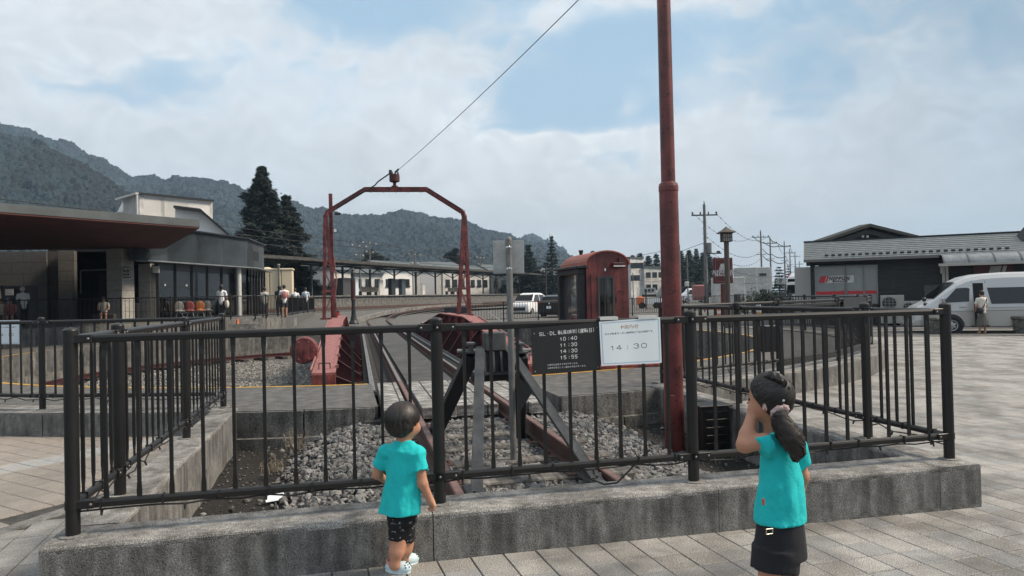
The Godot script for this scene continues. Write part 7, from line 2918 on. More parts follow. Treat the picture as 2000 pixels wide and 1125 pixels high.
# ------------------------------------------------------------------ yard beyond the ring
func yard() -> void:
	var near := [[-300, 33.0, 0.0], [560, 33.5, 0.02], [640, 34.5, 0.16], [740, 35.2, 0.16], [860, 36.5, 0.14], [1000, 37.5, 0.12], [1200, 40.0, 0.10], [1400, 44.0, 0.06], [1700, 50.0, -0.02]]
	var far := [[-300, 47.0, 0.7], [560, 56.0, 0.8], [640, 62.0, 0.82], [740, 70.0, 0.82], [860, 84.0, 0.82], [1000, 108.0, 0.80], [1200, 150.0, 0.8], [1400, 180.0, 0.8], [1700, 220.0, 0.6]]
	var s := shape()
	for i in near.size() - 1:
		for k in 4:
			var f := func(c: int, t: float) -> Vector3:
				return stand(near[c][0], near[c][1], near[c][2]).lerp(stand(far[c][0], far[c][1], far[c][2]), t)
			s.quad(f.call(i, k / 4.0), f.call(i + 1, k / 4.0), f.call(i + 1, (k + 1) / 4.0), f.call(i, (k + 1) / 4.0))
	structure("gravel_yard", s, "gravel_ground")
	var c := Curve3D.new()
	for q in [V3(1.64, 0.25, -32.1), V3(1.72, 0.27, -37.0), V3(1.8, 0.38, -44.0), V3(2.6, 0.55, -50.5), V3(4.2, 0.68, -55.5), V3(6.8, 0.80, -59.8), V3(10.5, 0.9, -64.0), V3(19.0, 0.98, -73.0), V3(34.0, 1.0, -93.0)]:
		c.add_point(q)
	for i in range(1, c.point_count - 1):
		var d := (c.get_point_position(i + 1) - c.get_point_position(i - 1)) / 6.0
		c.set_point_in(i, -d)
		c.set_point_out(i, d)
	var pts := c.tessellate_even_length(5, 1.0)
	var o := thing("curved_track", "rusty railway track curving right from the far end of the turntable", "railway track", pts[0])
	var bed := shape()
	var railing := [shape(), shape()]
	var ties := shape()
	for i in pts.size() - 1:
		var a := pts[i]
		var b := pts[i + 1]
		var n := (b - a).cross(Vector3.UP).normalized()
		bed.quad(a - n * 1.7 + V3(0, -0.22, 0), a + n * 1.7 + V3(0, -0.22, 0), b + n * 1.7 + V3(0, -0.22, 0), b - n * 1.7 + V3(0, -0.22, 0))
		bed.quad(a - n * 1.2 + V3(0, -0.12, 0), a + n * 1.2 + V3(0, -0.12, 0), b + n * 1.2 + V3(0, -0.12, 0), b - n * 1.2 + V3(0, -0.12, 0))
		for k in 2:
			var w := n * (0.566 if k else -0.566)
			railing[k].bar(a + w + V3(0, -0.03, 0), b + w + V3(0, -0.03, 0), 0.07, 0.06)
			railing[k].bar(a + w + V3(0, -0.09, 0), b + w + V3(0, -0.09, 0), 0.03, 0.10)
		ties.bar(a - n * 1.0 + V3(0, -0.13, 0), a + n * 1.0 + V3(0, -0.13, 0), 0.2, 0.08)
	part("ballast_bed", bed, "gravel_ground", o)
	for k in 2:
		part("rail", railing[k], "rust_rail", o)
	part("sleepers", ties, "tie_dark", o, true, "stuff")
	var kl := shape()
	var kp := []
	for q in [[664, 36.5, 0.3], [700, 42.0, 0.42], [742, 48.0, 0.62], [800, 57.0, 0.82], [870, 66.0, 0.9], [940, 76.0, 0.95]]:
		kp.append(stand(q[0], q[1], q[2]))
	for i in kp.size() - 1:
		kl.bar(kp[i], kp[i + 1], 0.22, 0.26)
	single("track_kerb", kl, "concrete_top", "pale concrete kerb line curving along the left of the track beyond the turntable", "kerb")
	var kr := shape()
	kp = []
	for q in [[905, 44.0, 0.30], [868, 41.0, 0.30], [846, 38.5, 0.28], [831, 36.5, 0.26], [826, 35.0, 0.24], [832, 34.0, 0.22], [846, 33.4, 0.2]]:
		kp.append(stand(q[0], q[1], q[2]))
	for i in kp.size() - 1:
		kr.bar(kp[i], kp[i + 1], 0.25, 0.34)
	single("curved_kerb", kr, "concrete_top", "pale hooked concrete kerb beyond the right girder of the turntable", "kerb")
	var cb := thing("equipment_cabinet", "dark blue-grey equipment cabinet behind the right gantry leg", "cabinet", stand(890, 36.0, 0.2))
	var cs := shape()
	cs.rbox(V3(0, 0.46, 0), V3(1.15, 0.92, 0.5), 0.02, Basis(Vector3.UP, -0.2))
	part("case", cs, mat("cabinet_navy", lin(0.028, 0.034, 0.042), 0.6, 0.0, "wear", 0.6), cb, false)
	var cb2 := thing("equipment_cabinet", "brown-black equipment cabinet with a red box on it, beside the left gantry leg", "cabinet", stand(657, 33.0, 0.2))
	cs = shape()
	cs.rbox(V3(0, 0.45, 0), V3(0.26, 0.9, 0.3), 0.02)
	part("case", cs, "iron", cb2, false)
	cs = shape()
	cs.rbox(V3(0.05, 0.72, 0.18), V3(0.16, 0.2, 0.06), 0.02)
	part("red_box", cs, "brand_bright", cb2, false)
	var lp := thing("platform_lamp_post", "slender black and red old lamp post with a flared foot, left of the curving track", "lamp post", stand(690, 37.5, 0.32))
	var ls := shape()
	ls.lathe(P2A([V2(0.26, 0), V2(0.25, 0.06), V2(0.17, 0.22), V2(0.12, 0.5), V2(0.09, 1.1), V2(0.085, 1.25)]), 12)
	part("flared_foot", ls, "black_steel", lp, false)
	ls = shape()
	ls.lathe(P2A([V2(0.085, 1.25), V2(0.13, 1.27), V2(0.13, 1.31), V2(0.12, 1.35), V2(0.13, 2.3)]), 12)
	part("red_shaft", ls, "red_dark", lp, false)
	ls = shape()
	ls.lathe(P2A([V2(0.13, 2.3), V2(0.10, 2.5), V2(0.10, 2.72), V2(0.07, 2.78), V2(0.09, 2.84), V2(0.03, 2.96), V2(0, 3.0)]), 12)
	part("head", ls, "black_steel", lp, false)
	var pl := shape()
	pl.bar(stand(968, 37.0, 0.5) + V3(-0.35, 0.3, 0), stand(968, 37.0, 0.2) + V3(0.35, 0.05, 0), 0.07, 0.05)
	single("white_pole", pl, "white_paint", "white pole leaning on the ground before the far fence", "pole")
	pl = shape()
	pl.bar(stand(938, 37.2, 0.2), stand(960, 37.4, 0.22), 0.09, 0.07)
	single("white_pole", pl, "white_paint", "white pole lying flat on the gravel beside the leaning one", "pole")

# ------------------------------------------------------------------ vehicles
func car_body(st: Array, wide: float, belt: float, lean: float) -> Shape:
	var s := shape()
	var rows := []
	for q in st:
		var h: float = q[2] - q[1]
		var w: float = wide / 2.0 * q[3]
		var half := []
		for k in [[0.0, 0.90], [0.10, 0.97], [0.35, 1.0], [0.62, 0.985], [0.90, 0.93], [0.97, 0.86], [1.0, 0.70]]:
			var y: float = q[1] + h * k[0]
			var ww: float = w * k[1]
			if y > belt:
				ww = minf(ww, w - lean * (y - belt)) if k[0] < 0.95 else ww - lean * (y - belt) * 0.8
			half.append(V3(q[0], y, ww))
		var full := half.duplicate()
		half.reverse()
		for p in half:
			full.append(V3(p.x, p.y, -p.z))
		rows.append(full)
	var n: int = rows[0].size()
	for i in rows.size() - 1:
		for k in n - 1:
			s.quad(rows[i][k], rows[i + 1][k], rows[i + 1][k + 1], rows[i][k + 1])
		s.quad(rows[i][n - 1], rows[i + 1][n - 1], rows[i + 1][0], rows[i][0])
	for e in [0, rows.size() - 1]:
		var c := Vector3.ZERO
		for p in rows[e]:
			c += p / n
		for k in n:
			if e == 0:
				s.tri(c, rows[e][k], rows[e][(k + 1) % n])
			else:
				s.tri(c, rows[e][(k + 1) % n], rows[e][k])
	return s

func side_plate(poly: Array, z: float, belt: float, lean: float, t: float, sg: float) -> Shape:
	var s := shape()
	var ay := V3(0, 1, -lean * sg)
	var p2 := PackedVector2Array()
	for p in poly:
		p2.append(V2(p[0], p[1] - belt))
	s.prism(p2, V3(0, belt, z * sg), Vector3.RIGHT, ay, V3(0, 0, t * sg))
	return s

func wheel(parent: Node3D, c: Vector3, r: float, sg: float) -> void:
	var b := Basis(Vector3.RIGHT, V3(0, 0, sg), V3(0, -sg, 0))
	var s := shape()
	s.lathe(P2A([V2(0, -0.1), V2(r * 0.92, -0.1), V2(r, -0.07), V2(r, 0.07), V2(r * 0.92, 0.10), V2(r * 0.68, 0.10), V2(r * 0.64, 0.07), V2(0, 0.07)]), 24, Transform3D(b, c))
	var w := part("wheel", s, "tyre", parent, false)
	var m := shape()
	m.lathe(P2A([V2(r * 0.64, 0.07), V2(r * 0.62, 0.092), V2(r * 0.50, 0.085), V2(r * 0.20, 0.095), V2(0, 0.10)]), 20, Transform3D(b, c))
	part("rim", m, "wheel_rim", w, false)
	var h := shape()
	for k in 6:
		var a := TAU * k / 6
		h.ball(c + b * V3(cos(a) * r * 0.40, 0.088, sin(a) * r * 0.40), V3(r * 0.10, r * 0.10, 0.012), Basis(), 7, 4)
	part("vents", h, "tyre", w, false)

func silver_van() -> void:
	var right := (cam_x * V3(1, 0, 1)).normalized()
	var nose := stand(1772, 28.0, 0)
	nose.y = -0.22
	var v := thing("passenger_van", "silver high-roof passenger van with its side door open, parked at the right", "van", nose)
	v.transform.basis = Basis(right, Vector3.UP, right.cross(Vector3.UP)).rotated(Vector3.UP, -0.30)
	var st := [[0.0, 0.36, 0.84, 0.78], [0.06, 0.30, 0.94, 0.90], [0.22, 0.27, 1.06, 0.97], [0.48, 0.26, 1.18, 0.99], [0.66, 0.26, 1.30, 1.0], [1.10, 0.26, 1.68, 1.0], [1.50, 0.26, 1.98, 1.0], [1.82, 0.26, 2.14, 1.0], [2.3, 0.26, 2.24, 1.0], [3.0, 0.26, 2.28, 1.0], [4.4, 0.26, 2.28, 1.0], [5.25, 0.28, 2.26, 0.99], [5.36, 0.4, 2.15, 0.96]]
	var body := part("body", car_body(st, 1.88, 1.12, 0.10), "silver_paint", v, false)
	var low := shape()
	low.prism(P2A([V2(0.30, 0.30), V2(0.86, 0.30), V2(0.90, 0.66), V2(1.12, 0.80), V2(1.42, 0.80), V2(1.66, 0.64), V2(1.70, 0.30), V2(5.3, 0.30), V2(5.3, 0.86), V2(0.24, 0.86)]), V3(0, 0, 0.936), Vector3.RIGHT, Vector3.UP, V3(0, 0, 0.006))
	part("lower_panel", low, "silver_lower", v, false)
	var op := side_plate([[2.02, 0.34], [2.36, 0.34], [2.34, 1.9], [2.00, 1.9]], 0.938, 1.12, 0.10, 0.007, 1.0)
	part("door_opening", op, "dark_inside", v, false)
	var fw := side_plate([[0.98, 1.18], [1.86, 1.22], [1.90, 1.70], [1.80, 1.74], [1.46, 1.72]], 0.935, 1.12, 0.10, 0.012, 1.0)
	part("front_side_window", fw, "car_glass", v, false)
	var sw := side_plate([[2.58, 1.12], [5.2, 1.12], [5.2, 1.72], [2.46, 1.72]], 0.935, 1.12, 0.10, 0.014, 1.0)
	part("long_side_window", sw, "car_glass", v, false)
	var dl := shape()
	for q in [[[1.96, 0.34], [1.97, 2.0]], [[2.40, 0.34], [2.40, 1.98]], [[0.92, 0.86], [5.3, 0.88]], [[2.40, 0.98], [5.3, 1.0]], [[0.86, 0.9], [0.90, 1.16]]]:
		dl.bar(V3(q[0][0], q[0][1], 0.938 - maxf(0, q[0][1] - 1.12) * 0.1), V3(q[1][0], q[1][1], 0.938 - maxf(0, q[1][1] - 1.12) * 0.1), 0.012, 0.012)
	part("door_seams", dl, "black_frame", v, false)
	var hd := shape()
	hd.rbox(V3(1.66, 1.03, 0.96), V3(0.24, 0.05, 0.03), 0.012)
	part("door_handle", hd, "chrome", v, false)
	var fl := shape()
	fl.rbox(V3(2.12, 0.78, 0.944), V3(0.17, 0.2, 0.006), 0.002)
	part("fuel_flap", fl, "silver_lower", v, false)
	var ws := shape()
	var w0 := [V3(0.70, 1.345, -0.78), V3(0.70, 1.345, 0.78), V3(1.44, 1.965, 0.66), V3(1.44, 1.965, -0.66)]
	ws.quad(w0[3], w0[2], w0[1], w0[0])
	ws.quad(w0[0], w0[1], w0[2], w0[3])
	part("windscreen", ws, "car_glass", v, false)
	for sg in [-1.0, 1.0]:
		var hl := shape()
		hl.ball(V3(0.17, 0.80, 0.80 * sg), V3(0.20, 0.075, 0.12), Basis(Vector3.UP, 0.25 * sg), 10, 6)
		part("headlight", hl, "lamp_clear", v, false)
		wheel(v, V3(1.27, 0.335, 0.86 * sg), 0.335, sg)
		wheel(v, V3(4.35, 0.335, 0.86 * sg), 0.335, sg)
		var ar := shape()
		ar.lathe(P2A([V2(0.34, -0.03), V2(0.40, -0.03), V2(0.40, 0.012), V2(0.0, 0.012)]), 24, Transform3D(Basis(Vector3.RIGHT, V3(0, 0, sg), V3(0, -sg, 0)), V3(1.27, 0.36, 0.935 * sg)))
		part("wheel_arch", ar, "black_frame", v, false)
		var mi := shape()
		mi.rbox(V3(0.98, 1.28, 1.06 * sg), V3(0.12, 0.22, 0.20), 0.04)
		mi.bar(V3(1.02, 1.20, 0.9 * sg), V3(0.98, 1.22, 1.04 * sg), 0.05, 0.05)
		part("wing_mirror", mi, "chrome" if sg > 0 else "black_frame", v, false)
	var bp := shape()
	bp.rbox(V3(0.10, 0.40, 0), V3(0.28, 0.24, 1.72), 0.06)
	part("bumper", bp, "silver_lower", v, false)
	var gr := shape()
	gr.rbox(V3(0.00, 0.66, 0), V3(0.06, 0.10, 1.1), 0.015)
	gr.rbox(V3(0.42, 1.14, 0.80), V3(0.10, 0.10, 0.10), 0.03)
	part("grille", gr, "black_frame", v, false)
	var fm := shape()
	fm.ball(V3(0.42, 1.32, 0.72), V3(0.08, 0.09, 0.07), Basis(), 8, 6)
	fm.bar(V3(0.42, 1.2, 0.74), V3(0.62, 1.12, 0.84), 0.03, 0.03)
	part("fender_mirror", fm, "black_frame", v, false)
	var stp := shape()
	stp.rbox(V3(2.2, 0.30, 0.95), V3(0.6, 0.05, 0.12), 0.01)
	part("door_step", stp, "black_frame", v, false)

func plain_car(called: String, label: String, px: float, depth: float, y: float, yaw: float, st: Array, wide: float, belt: float, paint: String, wins: Array, group := "") -> Node3D:
	var c := thing(called, label, "car", stand(px, depth, y), group)
	var right := (cam_x * V3(1, 0, 1)).normalized()
	c.transform.basis = Basis(right, Vector3.UP, right.cross(Vector3.UP)).rotated(Vector3.UP, yaw)
	var len: float = st[-1][0]
	part("body", car_body(st, wide, belt, 0.22), paint, c, false)
	for w in wins:
		for sg in [-1.0, 1.0]:
			part("side_window", side_plate(w, wide / 2.0 - 0.012, belt, 0.22, 0.02, sg), "car_glass", c, false)
	for x in [len * 0.18, len * 0.80]:
		for sg in [-1.0, 1.0]:
			wheel(c, V3(x, 0.30, (wide / 2.0 - 0.08) * sg), 0.30, sg)
	return c

func end_glass(c: Node3D, x0: float, y0: float, x1: float, y1: float, w: float, called: String) -> void:
	var s := shape()
	var q := [V3(x0, y0, -w / 2), V3(x0, y0, w / 2), V3(x1, y1, w / 2 * 0.86), V3(x1, y1, -w / 2 * 0.86)]
	s.quad(q[0], q[1], q[2], q[3])
	s.quad(q[3], q[2], q[1], q[0])
	part(called, s, "car_glass", c, false)

# ------------------------------------------------------------------ right side: rental office, yard cars, signs
func right_side() -> void:
	var rd := shape()
	for q in [[[1560, 25.6], [2300, 23.8], [2300, 44.0], [1480, 60.0]]]:
		var p := PackedVector2Array()
		for k in q:
			var a := stand(k[0], k[1], 0)
			p.append(V2(a.x, a.z))
		rd.plate(p, 0.006)
	for i in rd.v.size():
		rd.v[i].y += plaza_y(rd.v[i].x)
	structure("side_road", rd, "asphalt_road")
	var bd := shape()
	var b0 := stand(1560, 25.6, 0)
	var b1 := stand(2300, 23.8, 0)
	bd.box(V3((b0.x + b1.x) / 2, plaza_y((b0.x + b1.x) / 2) - 0.03, (b0.z + b1.z) / 2), V3(b0.distance_to(b1), 0.11, 0.34), Basis((b1 - b0).normalized(), Vector3.UP, (b1 - b0).normalized().cross(Vector3.UP)))
	single("plaza_border", bd, "concrete", "flush grey border stone between the plaza paving and the side road", "kerb")
	for q in [[1640, 1786, 29.0, "nearer"], [1640, 1770, 31.2, "farther"]]:
		var l := shape()
		var a := stand(q[0], q[2], 0)
		var b := stand(q[1] + 300.0, q[2] - 0.6, 0)
		a.y = plaza_y(a.x) + 0.012
		b.y = plaza_y(b.x) + 0.012
		l.bar(a, b, 0.16, 0.004)
		structure("road_line", l, "white_paint")
	var A := stand(1584, 35.4, -0.25)
	var B := stand(2006, 31.9, -0.25)
	var o := thing("rental_office", "low black timber office with a slate roof and red lettered windows, at the right", "building", (A + B) / 2.0)
	var d := (B - A).normalized()
	var nb := d.cross(Vector3.UP).normalized()
	if nb.dot(A - EYE) < 0:
		nb = -nb
	var turn := Basis(d, Vector3.UP, d.cross(Vector3.UP))
	var len := A.distance_to(B)
	var at_px := func(px: float) -> float:        # how far along the front a bearing meets it
		var r := ray(px, 570.0)
		var r2 := V2(r.x, r.z)
		var a2 := V2(A.x, A.z)
		var d2 := V2(d.x, d.z)
		return (r2.x * a2.y - r2.y * a2.x) / (d2.x * r2.y - d2.y * r2.x)
	var P := func(u: float, y: float, w: float) -> Vector3: return V3(A.x, y, A.z) + d * u + nb * w
	var u0: float = at_px.call(1592.0)
	var u1: float = at_px.call(1715.0)
	var eave := 3.02
	for j in 16:
		var y0 := -0.25 + j * 0.205
		for seg in [[0.0, u0], [u1, len]]:
			var s := shape()
			s.box(P.call((seg[0] + seg[1]) / 2.0, y0 + 0.10, 0.1 + 0.006 * (j % 2)), V3(seg[1] - seg[0], 0.197, 0.2), turn)
			part("wall_board", s, "timber_black", o)
		if y0 > 2.62 or y0 < 0.65:
			var s := shape()
			s.box(P.call((u0 + u1) / 2.0, y0 + 0.10, 0.1 + 0.006 * (j % 2)), V3(u1 - u0 - 0.01, 0.197, 0.2), turn)
			part("wall_board", s, "timber_black", o)
	var core := shape()
	core.box(P.call(0.12, 1.4, 4.2), V3(0.2, 3.2, 8.0), turn)
	core.box(P.call(len - 0.2, 1.4, 4.2), V3(0.2, 3.2, 8.0), turn)
	core.box(P.call(len / 2, 1.4, 8.2), V3(len, 3.2, 0.2), turn)
	part("side_walls", core, "timber_black", o)
	var back := shape()
	back.box(P.call((u0 + u1) / 2, 1.3, 3.0), V3(u1 - u0 + 2.0, 3.0, 0.1), turn)
	part("inner_wall", back, mat("office_wall", lin(0.50, 0.50, 0.48), 0.9), o)
	for side in [0, 1]:
		for j in 10:
			if side == 1 and j > 0:
				continue
			var t0 := j / 10.0
			var t1 := (j + 1) / 10.0 if side == 0 else 1.0
			var f := func(t: float, u: float) -> Vector3:
				return P.call(u, eave + 1.05 * t, -0.55 + 2.6 * t) if side == 0 else P.call(u, eave + 1.05 - 1.05 * t, 2.05 + 5.0 * t)
			var s := shape()
			var lift := V3(0, 0.022, 0)
			var a: Vector3 = f.call(t0, -0.25)
			var b: Vector3 = f.call(t0, len + 0.3)
			var c: Vector3 = f.call(t1 + 0.01, len + 0.3)
			var e: Vector3 = f.call(t1 + 0.01, -0.25)
			s.quad(a + lift, b + lift, c, e)
			s.quad(a, b, b + lift, a + lift)
			s.quad(e - lift, c - lift, b - lift, a - lift)
			part("roof_course", s, "roof_slate", o)
	var rl := shape()
	rl.bar(P.call(-0.3, eave + 1.07, 2.05), P.call(len + 0.3, eave + 1.07, 2.05), 0.2, 0.08)
	part("ridge_cap", rl, "timber_black", o)
	var gut := shape()
	gut.bar(P.call(-0.25, eave - 0.03, -0.58), P.call(at_px.call(1832.0), eave - 0.03, -0.58), 0.12, 0.13)
	gut.bar(P.call(-0.26, eave - 0.03, -0.6), P.call(-0.26, eave + 1.02, 2.05), 0.05, 0.12)
	part("gutter", gut, mat("gutter_brown", lin(0.13, 0.125, 0.118), 0.5), o)
	var sf := shape()
	sf.box(P.call(len / 2, eave - 0.06, -0.25), V3(len, 0.03, 0.6), turn)
	part("eave_soffit", sf, "timber_black", o)
	var sg_m := shape()
	sg_m.box(V3(0, 0.05, 0), V3(0.16, 0.10, 0.03))
	var sgm := sg_m.mesh()
	for k in 26:
		var g := part("snow_guard", sgm, "black_frame", o)
		g.transform = Transform3D(turn, P.call(0.75 + k * (len - 1.2) / 26.0, eave + 0.17, -0.24) - o.position)
	for w in [[1593.0, 1651.0], [1654.0, 1687.0], [1688.5, 1714.0]]:
		var a: float = at_px.call(w[0])
		var b: float = at_px.call(w[1])
		var s := shape()
		s.box(P.call((a + b) / 2, 1.74, 0.0), V3(b - a - 0.04, 1.84, 0.012), turn)
		var pane := part("shop_window", s, glass_mat("shop_glass", Color(0.60, 0.62, 0.62), 0.5, 0.2), o)
		var st := shape()
		st.box(P.call((a + b) / 2, 1.40, -0.012), V3(b - a - 0.04, 0.16, 0.006), turn)
		part("red_stripe", st, "brand_bright", pane)
		var fr := shape()
		for x in [a, b]:
			fr.box(P.call(x, 1.74, 0.0), V3(0.05, 1.90, 0.08), turn)
		fr.box(P.call((a + b) / 2, 2.68, 0.0), V3(b - a, 0.05, 0.078), turn)
		part("window_frame", fr, "galvanised", pane)
	var dr := shape()
	dr.box(P.call(at_px.call(1675.0), 1.5, 0.25), V3(0.62, 1.3, 0.03), turn)
	part("inner_door", dr, "plate_grey", o)
	var sign_on := func(parent: Node3D, c: Vector3, b: Basis, k: float, red: String, pale: String, text_mat: String, big: bool) -> void:
		var em := shape()
		em.prism(P2A([V2(-0.30, -0.30), V2(0.22, -0.30), V2(0.42, 0.30), V2(-0.10, 0.30)]) , c, b.x * k, b.y * k, b.z * 0.012)
		part("emblem_block", em, red, parent)
		var e2 := shape()
		e2.prism(P2A([V2(0.30, -0.30), V2(0.44, -0.30), V2(0.64, 0.30), V2(0.50, 0.30)]), c, b.x * k, b.y * k, b.z * 0.012)
		part("emblem_stroke", e2, pale, parent)
		var rows := [["NIPPON", 0.36, V3(1.55, 0.05, 0)], ["Rent-a-Car", 0.20, V3(1.62, -0.22, 0)]] if not big else [["NIPPON", 0.40, V3(0.10, -0.52, 0)], ["Rent-a-Car", 0.24, V3(0.10, -0.78, 0)]]
		for r in rows:
			var tm := TextMesh.new()
			var sf2 := SystemFont.new()
			sf2.font_names = PackedStringArray(["Droid Sans"])
			sf2.font_weight = 700
			tm.font = sf2
			tm.text = r[0]
			tm.font_size = 40
			tm.pixel_size = r[1] * k / 30.0
			tm.depth = 0.008
			var t := part("lettering", tm, text_mat, parent)
			var slant := Basis(b.x, b.y + b.x * 0.18, b.z)
			t.transform = Transform3D(slant, c + b.x * r[2].x * k + b.y * r[2].y * k + b.z * 0.010 - parent.global_position)
	var fb := Basis(d, Vector3.UP, -nb)
	if d.cross(Vector3.UP).dot(-nb) < 0:
		fb = Basis(-d, Vector3.UP, -nb)
	var name_at: Vector3 = P.call(at_px.call(1606.0), 2.08, -0.03)
	var wn := thing("window_name", "red slanted mark and rental company name stuck on the office window", "sign", name_at)
	var wbk := shape()
	wbk.box(name_at + fb.x * 0.78 - fb.z * 0.012 - V3(0, 0.02, 0), V3(1.3, 0.34, 0.004), fb)
	part("pale_backing", wbk, "white_paint", wn)
	sign_on.call(wn, name_at, fb, 0.50, "brand_bright", "brand_bright", "ink", false)
	var w2 := shape()
	var ux: float = at_px.call(1820.0)
	w2.box(P.call(ux, 1.35, -0.02), V3(0.70, 0.70, 0.05), turn)
	var win := part("small_window", w2, "black_frame", o)
	for k in [-0.165, 0.165]:
		var g := shape()
		g.box(P.call(ux + k, 1.35, -0.05), V3(0.28, 0.60, 0.02), turn)
		part("pane", g, mat("dull_glass", lin(0.06, 0.065, 0.065), 0.15), win)
	var dp := shape()
	for k in [0.0, 0.14]:
		dp.box(P.call(at_px.call(1843.0) + k, 1.45, -0.10), V3(0.11, 2.2, 0.10), turn)
	part("pipe_cover", dp, mat("beige_cover", lin(0.36, 0.35, 0.32), 0.6), o)
	var bm := shape()
	bm.rbox(P.call(at_px.call(1840.0), 2.35, -0.12), V3(0.14, 0.35, 0.12), 0.03, turn)
	part("meter_box", bm, "beige_cover", o)
	var pc: float = at_px.call(1836.0)
	for k in 6:
		var a := pc + k * 0.98
		var s := shape()
		for i in 6:
			var t0 := PI / 2 * i / 6.0
			var t1 := PI / 2 * (i + 1) / 6.0
			var f := func(t: float, u: float) -> Vector3: return P.call(u, 2.62 + 0.42 * sin(t), -0.55 - 0.75 * cos(t))
			s.quad(f.call(t0, a + 0.02), f.call(t0, a + 0.96), f.call(t1, a + 0.96), f.call(t1, a + 0.02))
			s.quad(f.call(t1, a + 0.02) - V3(0, 0.02, 0), f.call(t1, a + 0.96) - V3(0, 0.02, 0), f.call(t0, a + 0.96) - V3(0, 0.02, 0), f.call(t0, a + 0.02) - V3(0, 0.02, 0))
		part("porch_panel", s, "roof_metal", o)
		var rb := shape()
		for i in 6:
			var t0 := PI / 2 * i / 6.0
			var t1 := PI / 2 * (i + 1) / 6.0
			rb.bar(P.call(a, 2.63 + 0.42 * sin(t0), -0.55 - 0.76 * cos(t0)), P.call(a, 2.63 + 0.42 * sin(t1), -0.55 - 0.76 * cos(t1)), 0.05, 0.04)
		part("porch_rib", rb, "gutter_brown", o)
	var pf := shape()
	pf.bar(P.call(pc - 0.2, 2.56, -1.30), P.call(pc + 6.0, 2.56, -1.30), 0.10, 0.12)
	part("porch_fascia", pf, "beige_cover", o)
	var sb: Vector3 = P.call(at_px.call(1940.0), 2.18, -0.05)
	var sbn := thing("wall_sign", "red sign board with two pale slanted strokes on the office wall above the van", "sign", sb)
	var sbs := shape()
	sbs.box(sb, V3(1.5, 0.75, 0.06), turn)
	part("board", sbs, "brand_red", sbn)
	var em := shape()
	var emz := -nb * 0.012
	em.prism(P2A([V2(-0.28, -0.36), V2(0.18, -0.36), V2(0.34, 0.28), V2(-0.08, 0.28)]), sb - nb * 0.035, fb.x, Vector3.UP, emz)
	part("emblem_block", em, "plate_grey", sbn)
	em = shape()
	em.prism(P2A([V2(0.22, -0.36), V2(0.36, -0.36), V2(0.54, 0.28), V2(0.40, 0.28)]), sb - nb * 0.035, fb.x, Vector3.UP, emz)
	part("emblem_stroke", em, "plate_grey", sbn)
	var g := thing("gabled_hall", "big dark gabled roof rising behind the slate office roof", "building", stand(1688, 50, -0.2))
	var gp := [at(1597, 473, 46), at(1690, 441.5, 47), at(1790, 466, 48)]
	var gx: Vector3 = ((gp[2] - gp[0]) * V3(1, 0, 1)).normalized()
	var gd := gx.cross(Vector3.UP).normalized()
	gd = ((gp[1] - EYE) * V3(1, 0, 1)).normalized()
	for k in 2:
		var s := shape()
		s.rbar(gp[k] - gd * 0.2, gp[k + 1] - gd * 0.2, 0.9, 0.22, 0.02)
		part("barge_board", s, "timber_black", g)
		var s2 := shape()
		s2.bar(gp[k] - gd * 0.1 - V3(0, 0.38, 0), gp[k + 1] - gd * 0.1 - V3(0, 0.38, 0), 0.5, 0.30)
		part("inner_board", s2, mat("board_brown", lin(0.042, 0.040, 0.038), 0.8), g)
		var s3 := shape()
		s3.quad(gp[k], gp[k + 1], gp[k + 1] + gd * 12.0, gp[k] + gd * 12.0)
		s3.quad(gp[k] + gd * 12.0, gp[k + 1] + gd * 12.0, gp[k + 1], gp[k])
		part("roof_slope", s3, "roof_slate", g)
	var gb := shape()
	var base: Vector3 = gp[0]
	gb.prism(P2A([V2(0, 0), V2((gp[1] - gp[0]).dot(gx), gp[1].y - base.y), V2((gp[2] - gp[0]).dot(gx), gp[2].y - base.y), V2((gp[2] - gp[0]).dot(gx), -4.6), V2(0, -4.6)]), base + gd * 0.4, gx, Vector3.UP, gd * 0.2)
	part("gable_wall", gb, "timber_black", g)
	var br := shape()
	for k in [-0.18, 0.18]:
		br.box(at(1690, 462, 46.3) + gx * k, V3(0.14, 0.14, 0.2), turn)
	part("gable_ornament", br, "plate_grey", g)
	var e := thing("dark_gable", "edge of a dark roof at the right margin behind the porch", "building", stand(2020, 30, 0))
	var es := shape()
	es.rbar(at(1985, 480, 33), at(2050, 405, 33), 0.8, 0.25, 0.02)
	part("barge_board", es, "timber_black", e)
	var ew := shape()
	ew.prism(P2A([V2(-0.2, -0.2), V2(3.0, 2.6), V2(3.0, -4.0), V2(-0.2, -4.0)]), at(1992, 482, 33.2), d, Vector3.UP, nb * 0.3)
	part("gable_wall", ew, "board_brown", e)
	for q in [[1740.0, 0.98, 1.34, "larger"], [1776.0, 0.74, 1.05, "smaller"]]:
		var c: Vector3 = P.call(at_px.call(q[0]), -0.22, -0.45)
		var a := thing("air_conditioner", q[3] + " pale air conditioner unit standing against the black office wall", "air conditioner", c)
		a.transform.basis = Basis(fb.x, Vector3.UP, fb.z)
		var s := shape()
		s.rbox(V3(0, 0.12 + q[2] / 2, 0), V3(q[1], q[2], 0.32), 0.02)
		part("casing", s, mat("casing_beige", lin(0.34, 0.335, 0.31), 0.6), a, false)
		var fn := shape()
		fn.lathe(P2A([V2(0, 0), V2(q[1] * 0.30, 0), V2(q[1] * 0.30, 0.012), V2(0, 0.012)]), 20, Transform3D(Basis(Vector3.RIGHT, Vector3.BACK, Vector3.DOWN), V3(-q[1] * 0.14, 0.12 + q[2] * 0.72, 0.16)))
		part("fan", fn, "black_frame", a, false)
		var gr := shape()
		for k in 9:
			gr.box(V3(-q[1] * 0.14, 0.12 + q[2] * (0.1 + 0.1 * k), 0.185), V3(q[1] * 0.66, 0.012, 0.012))
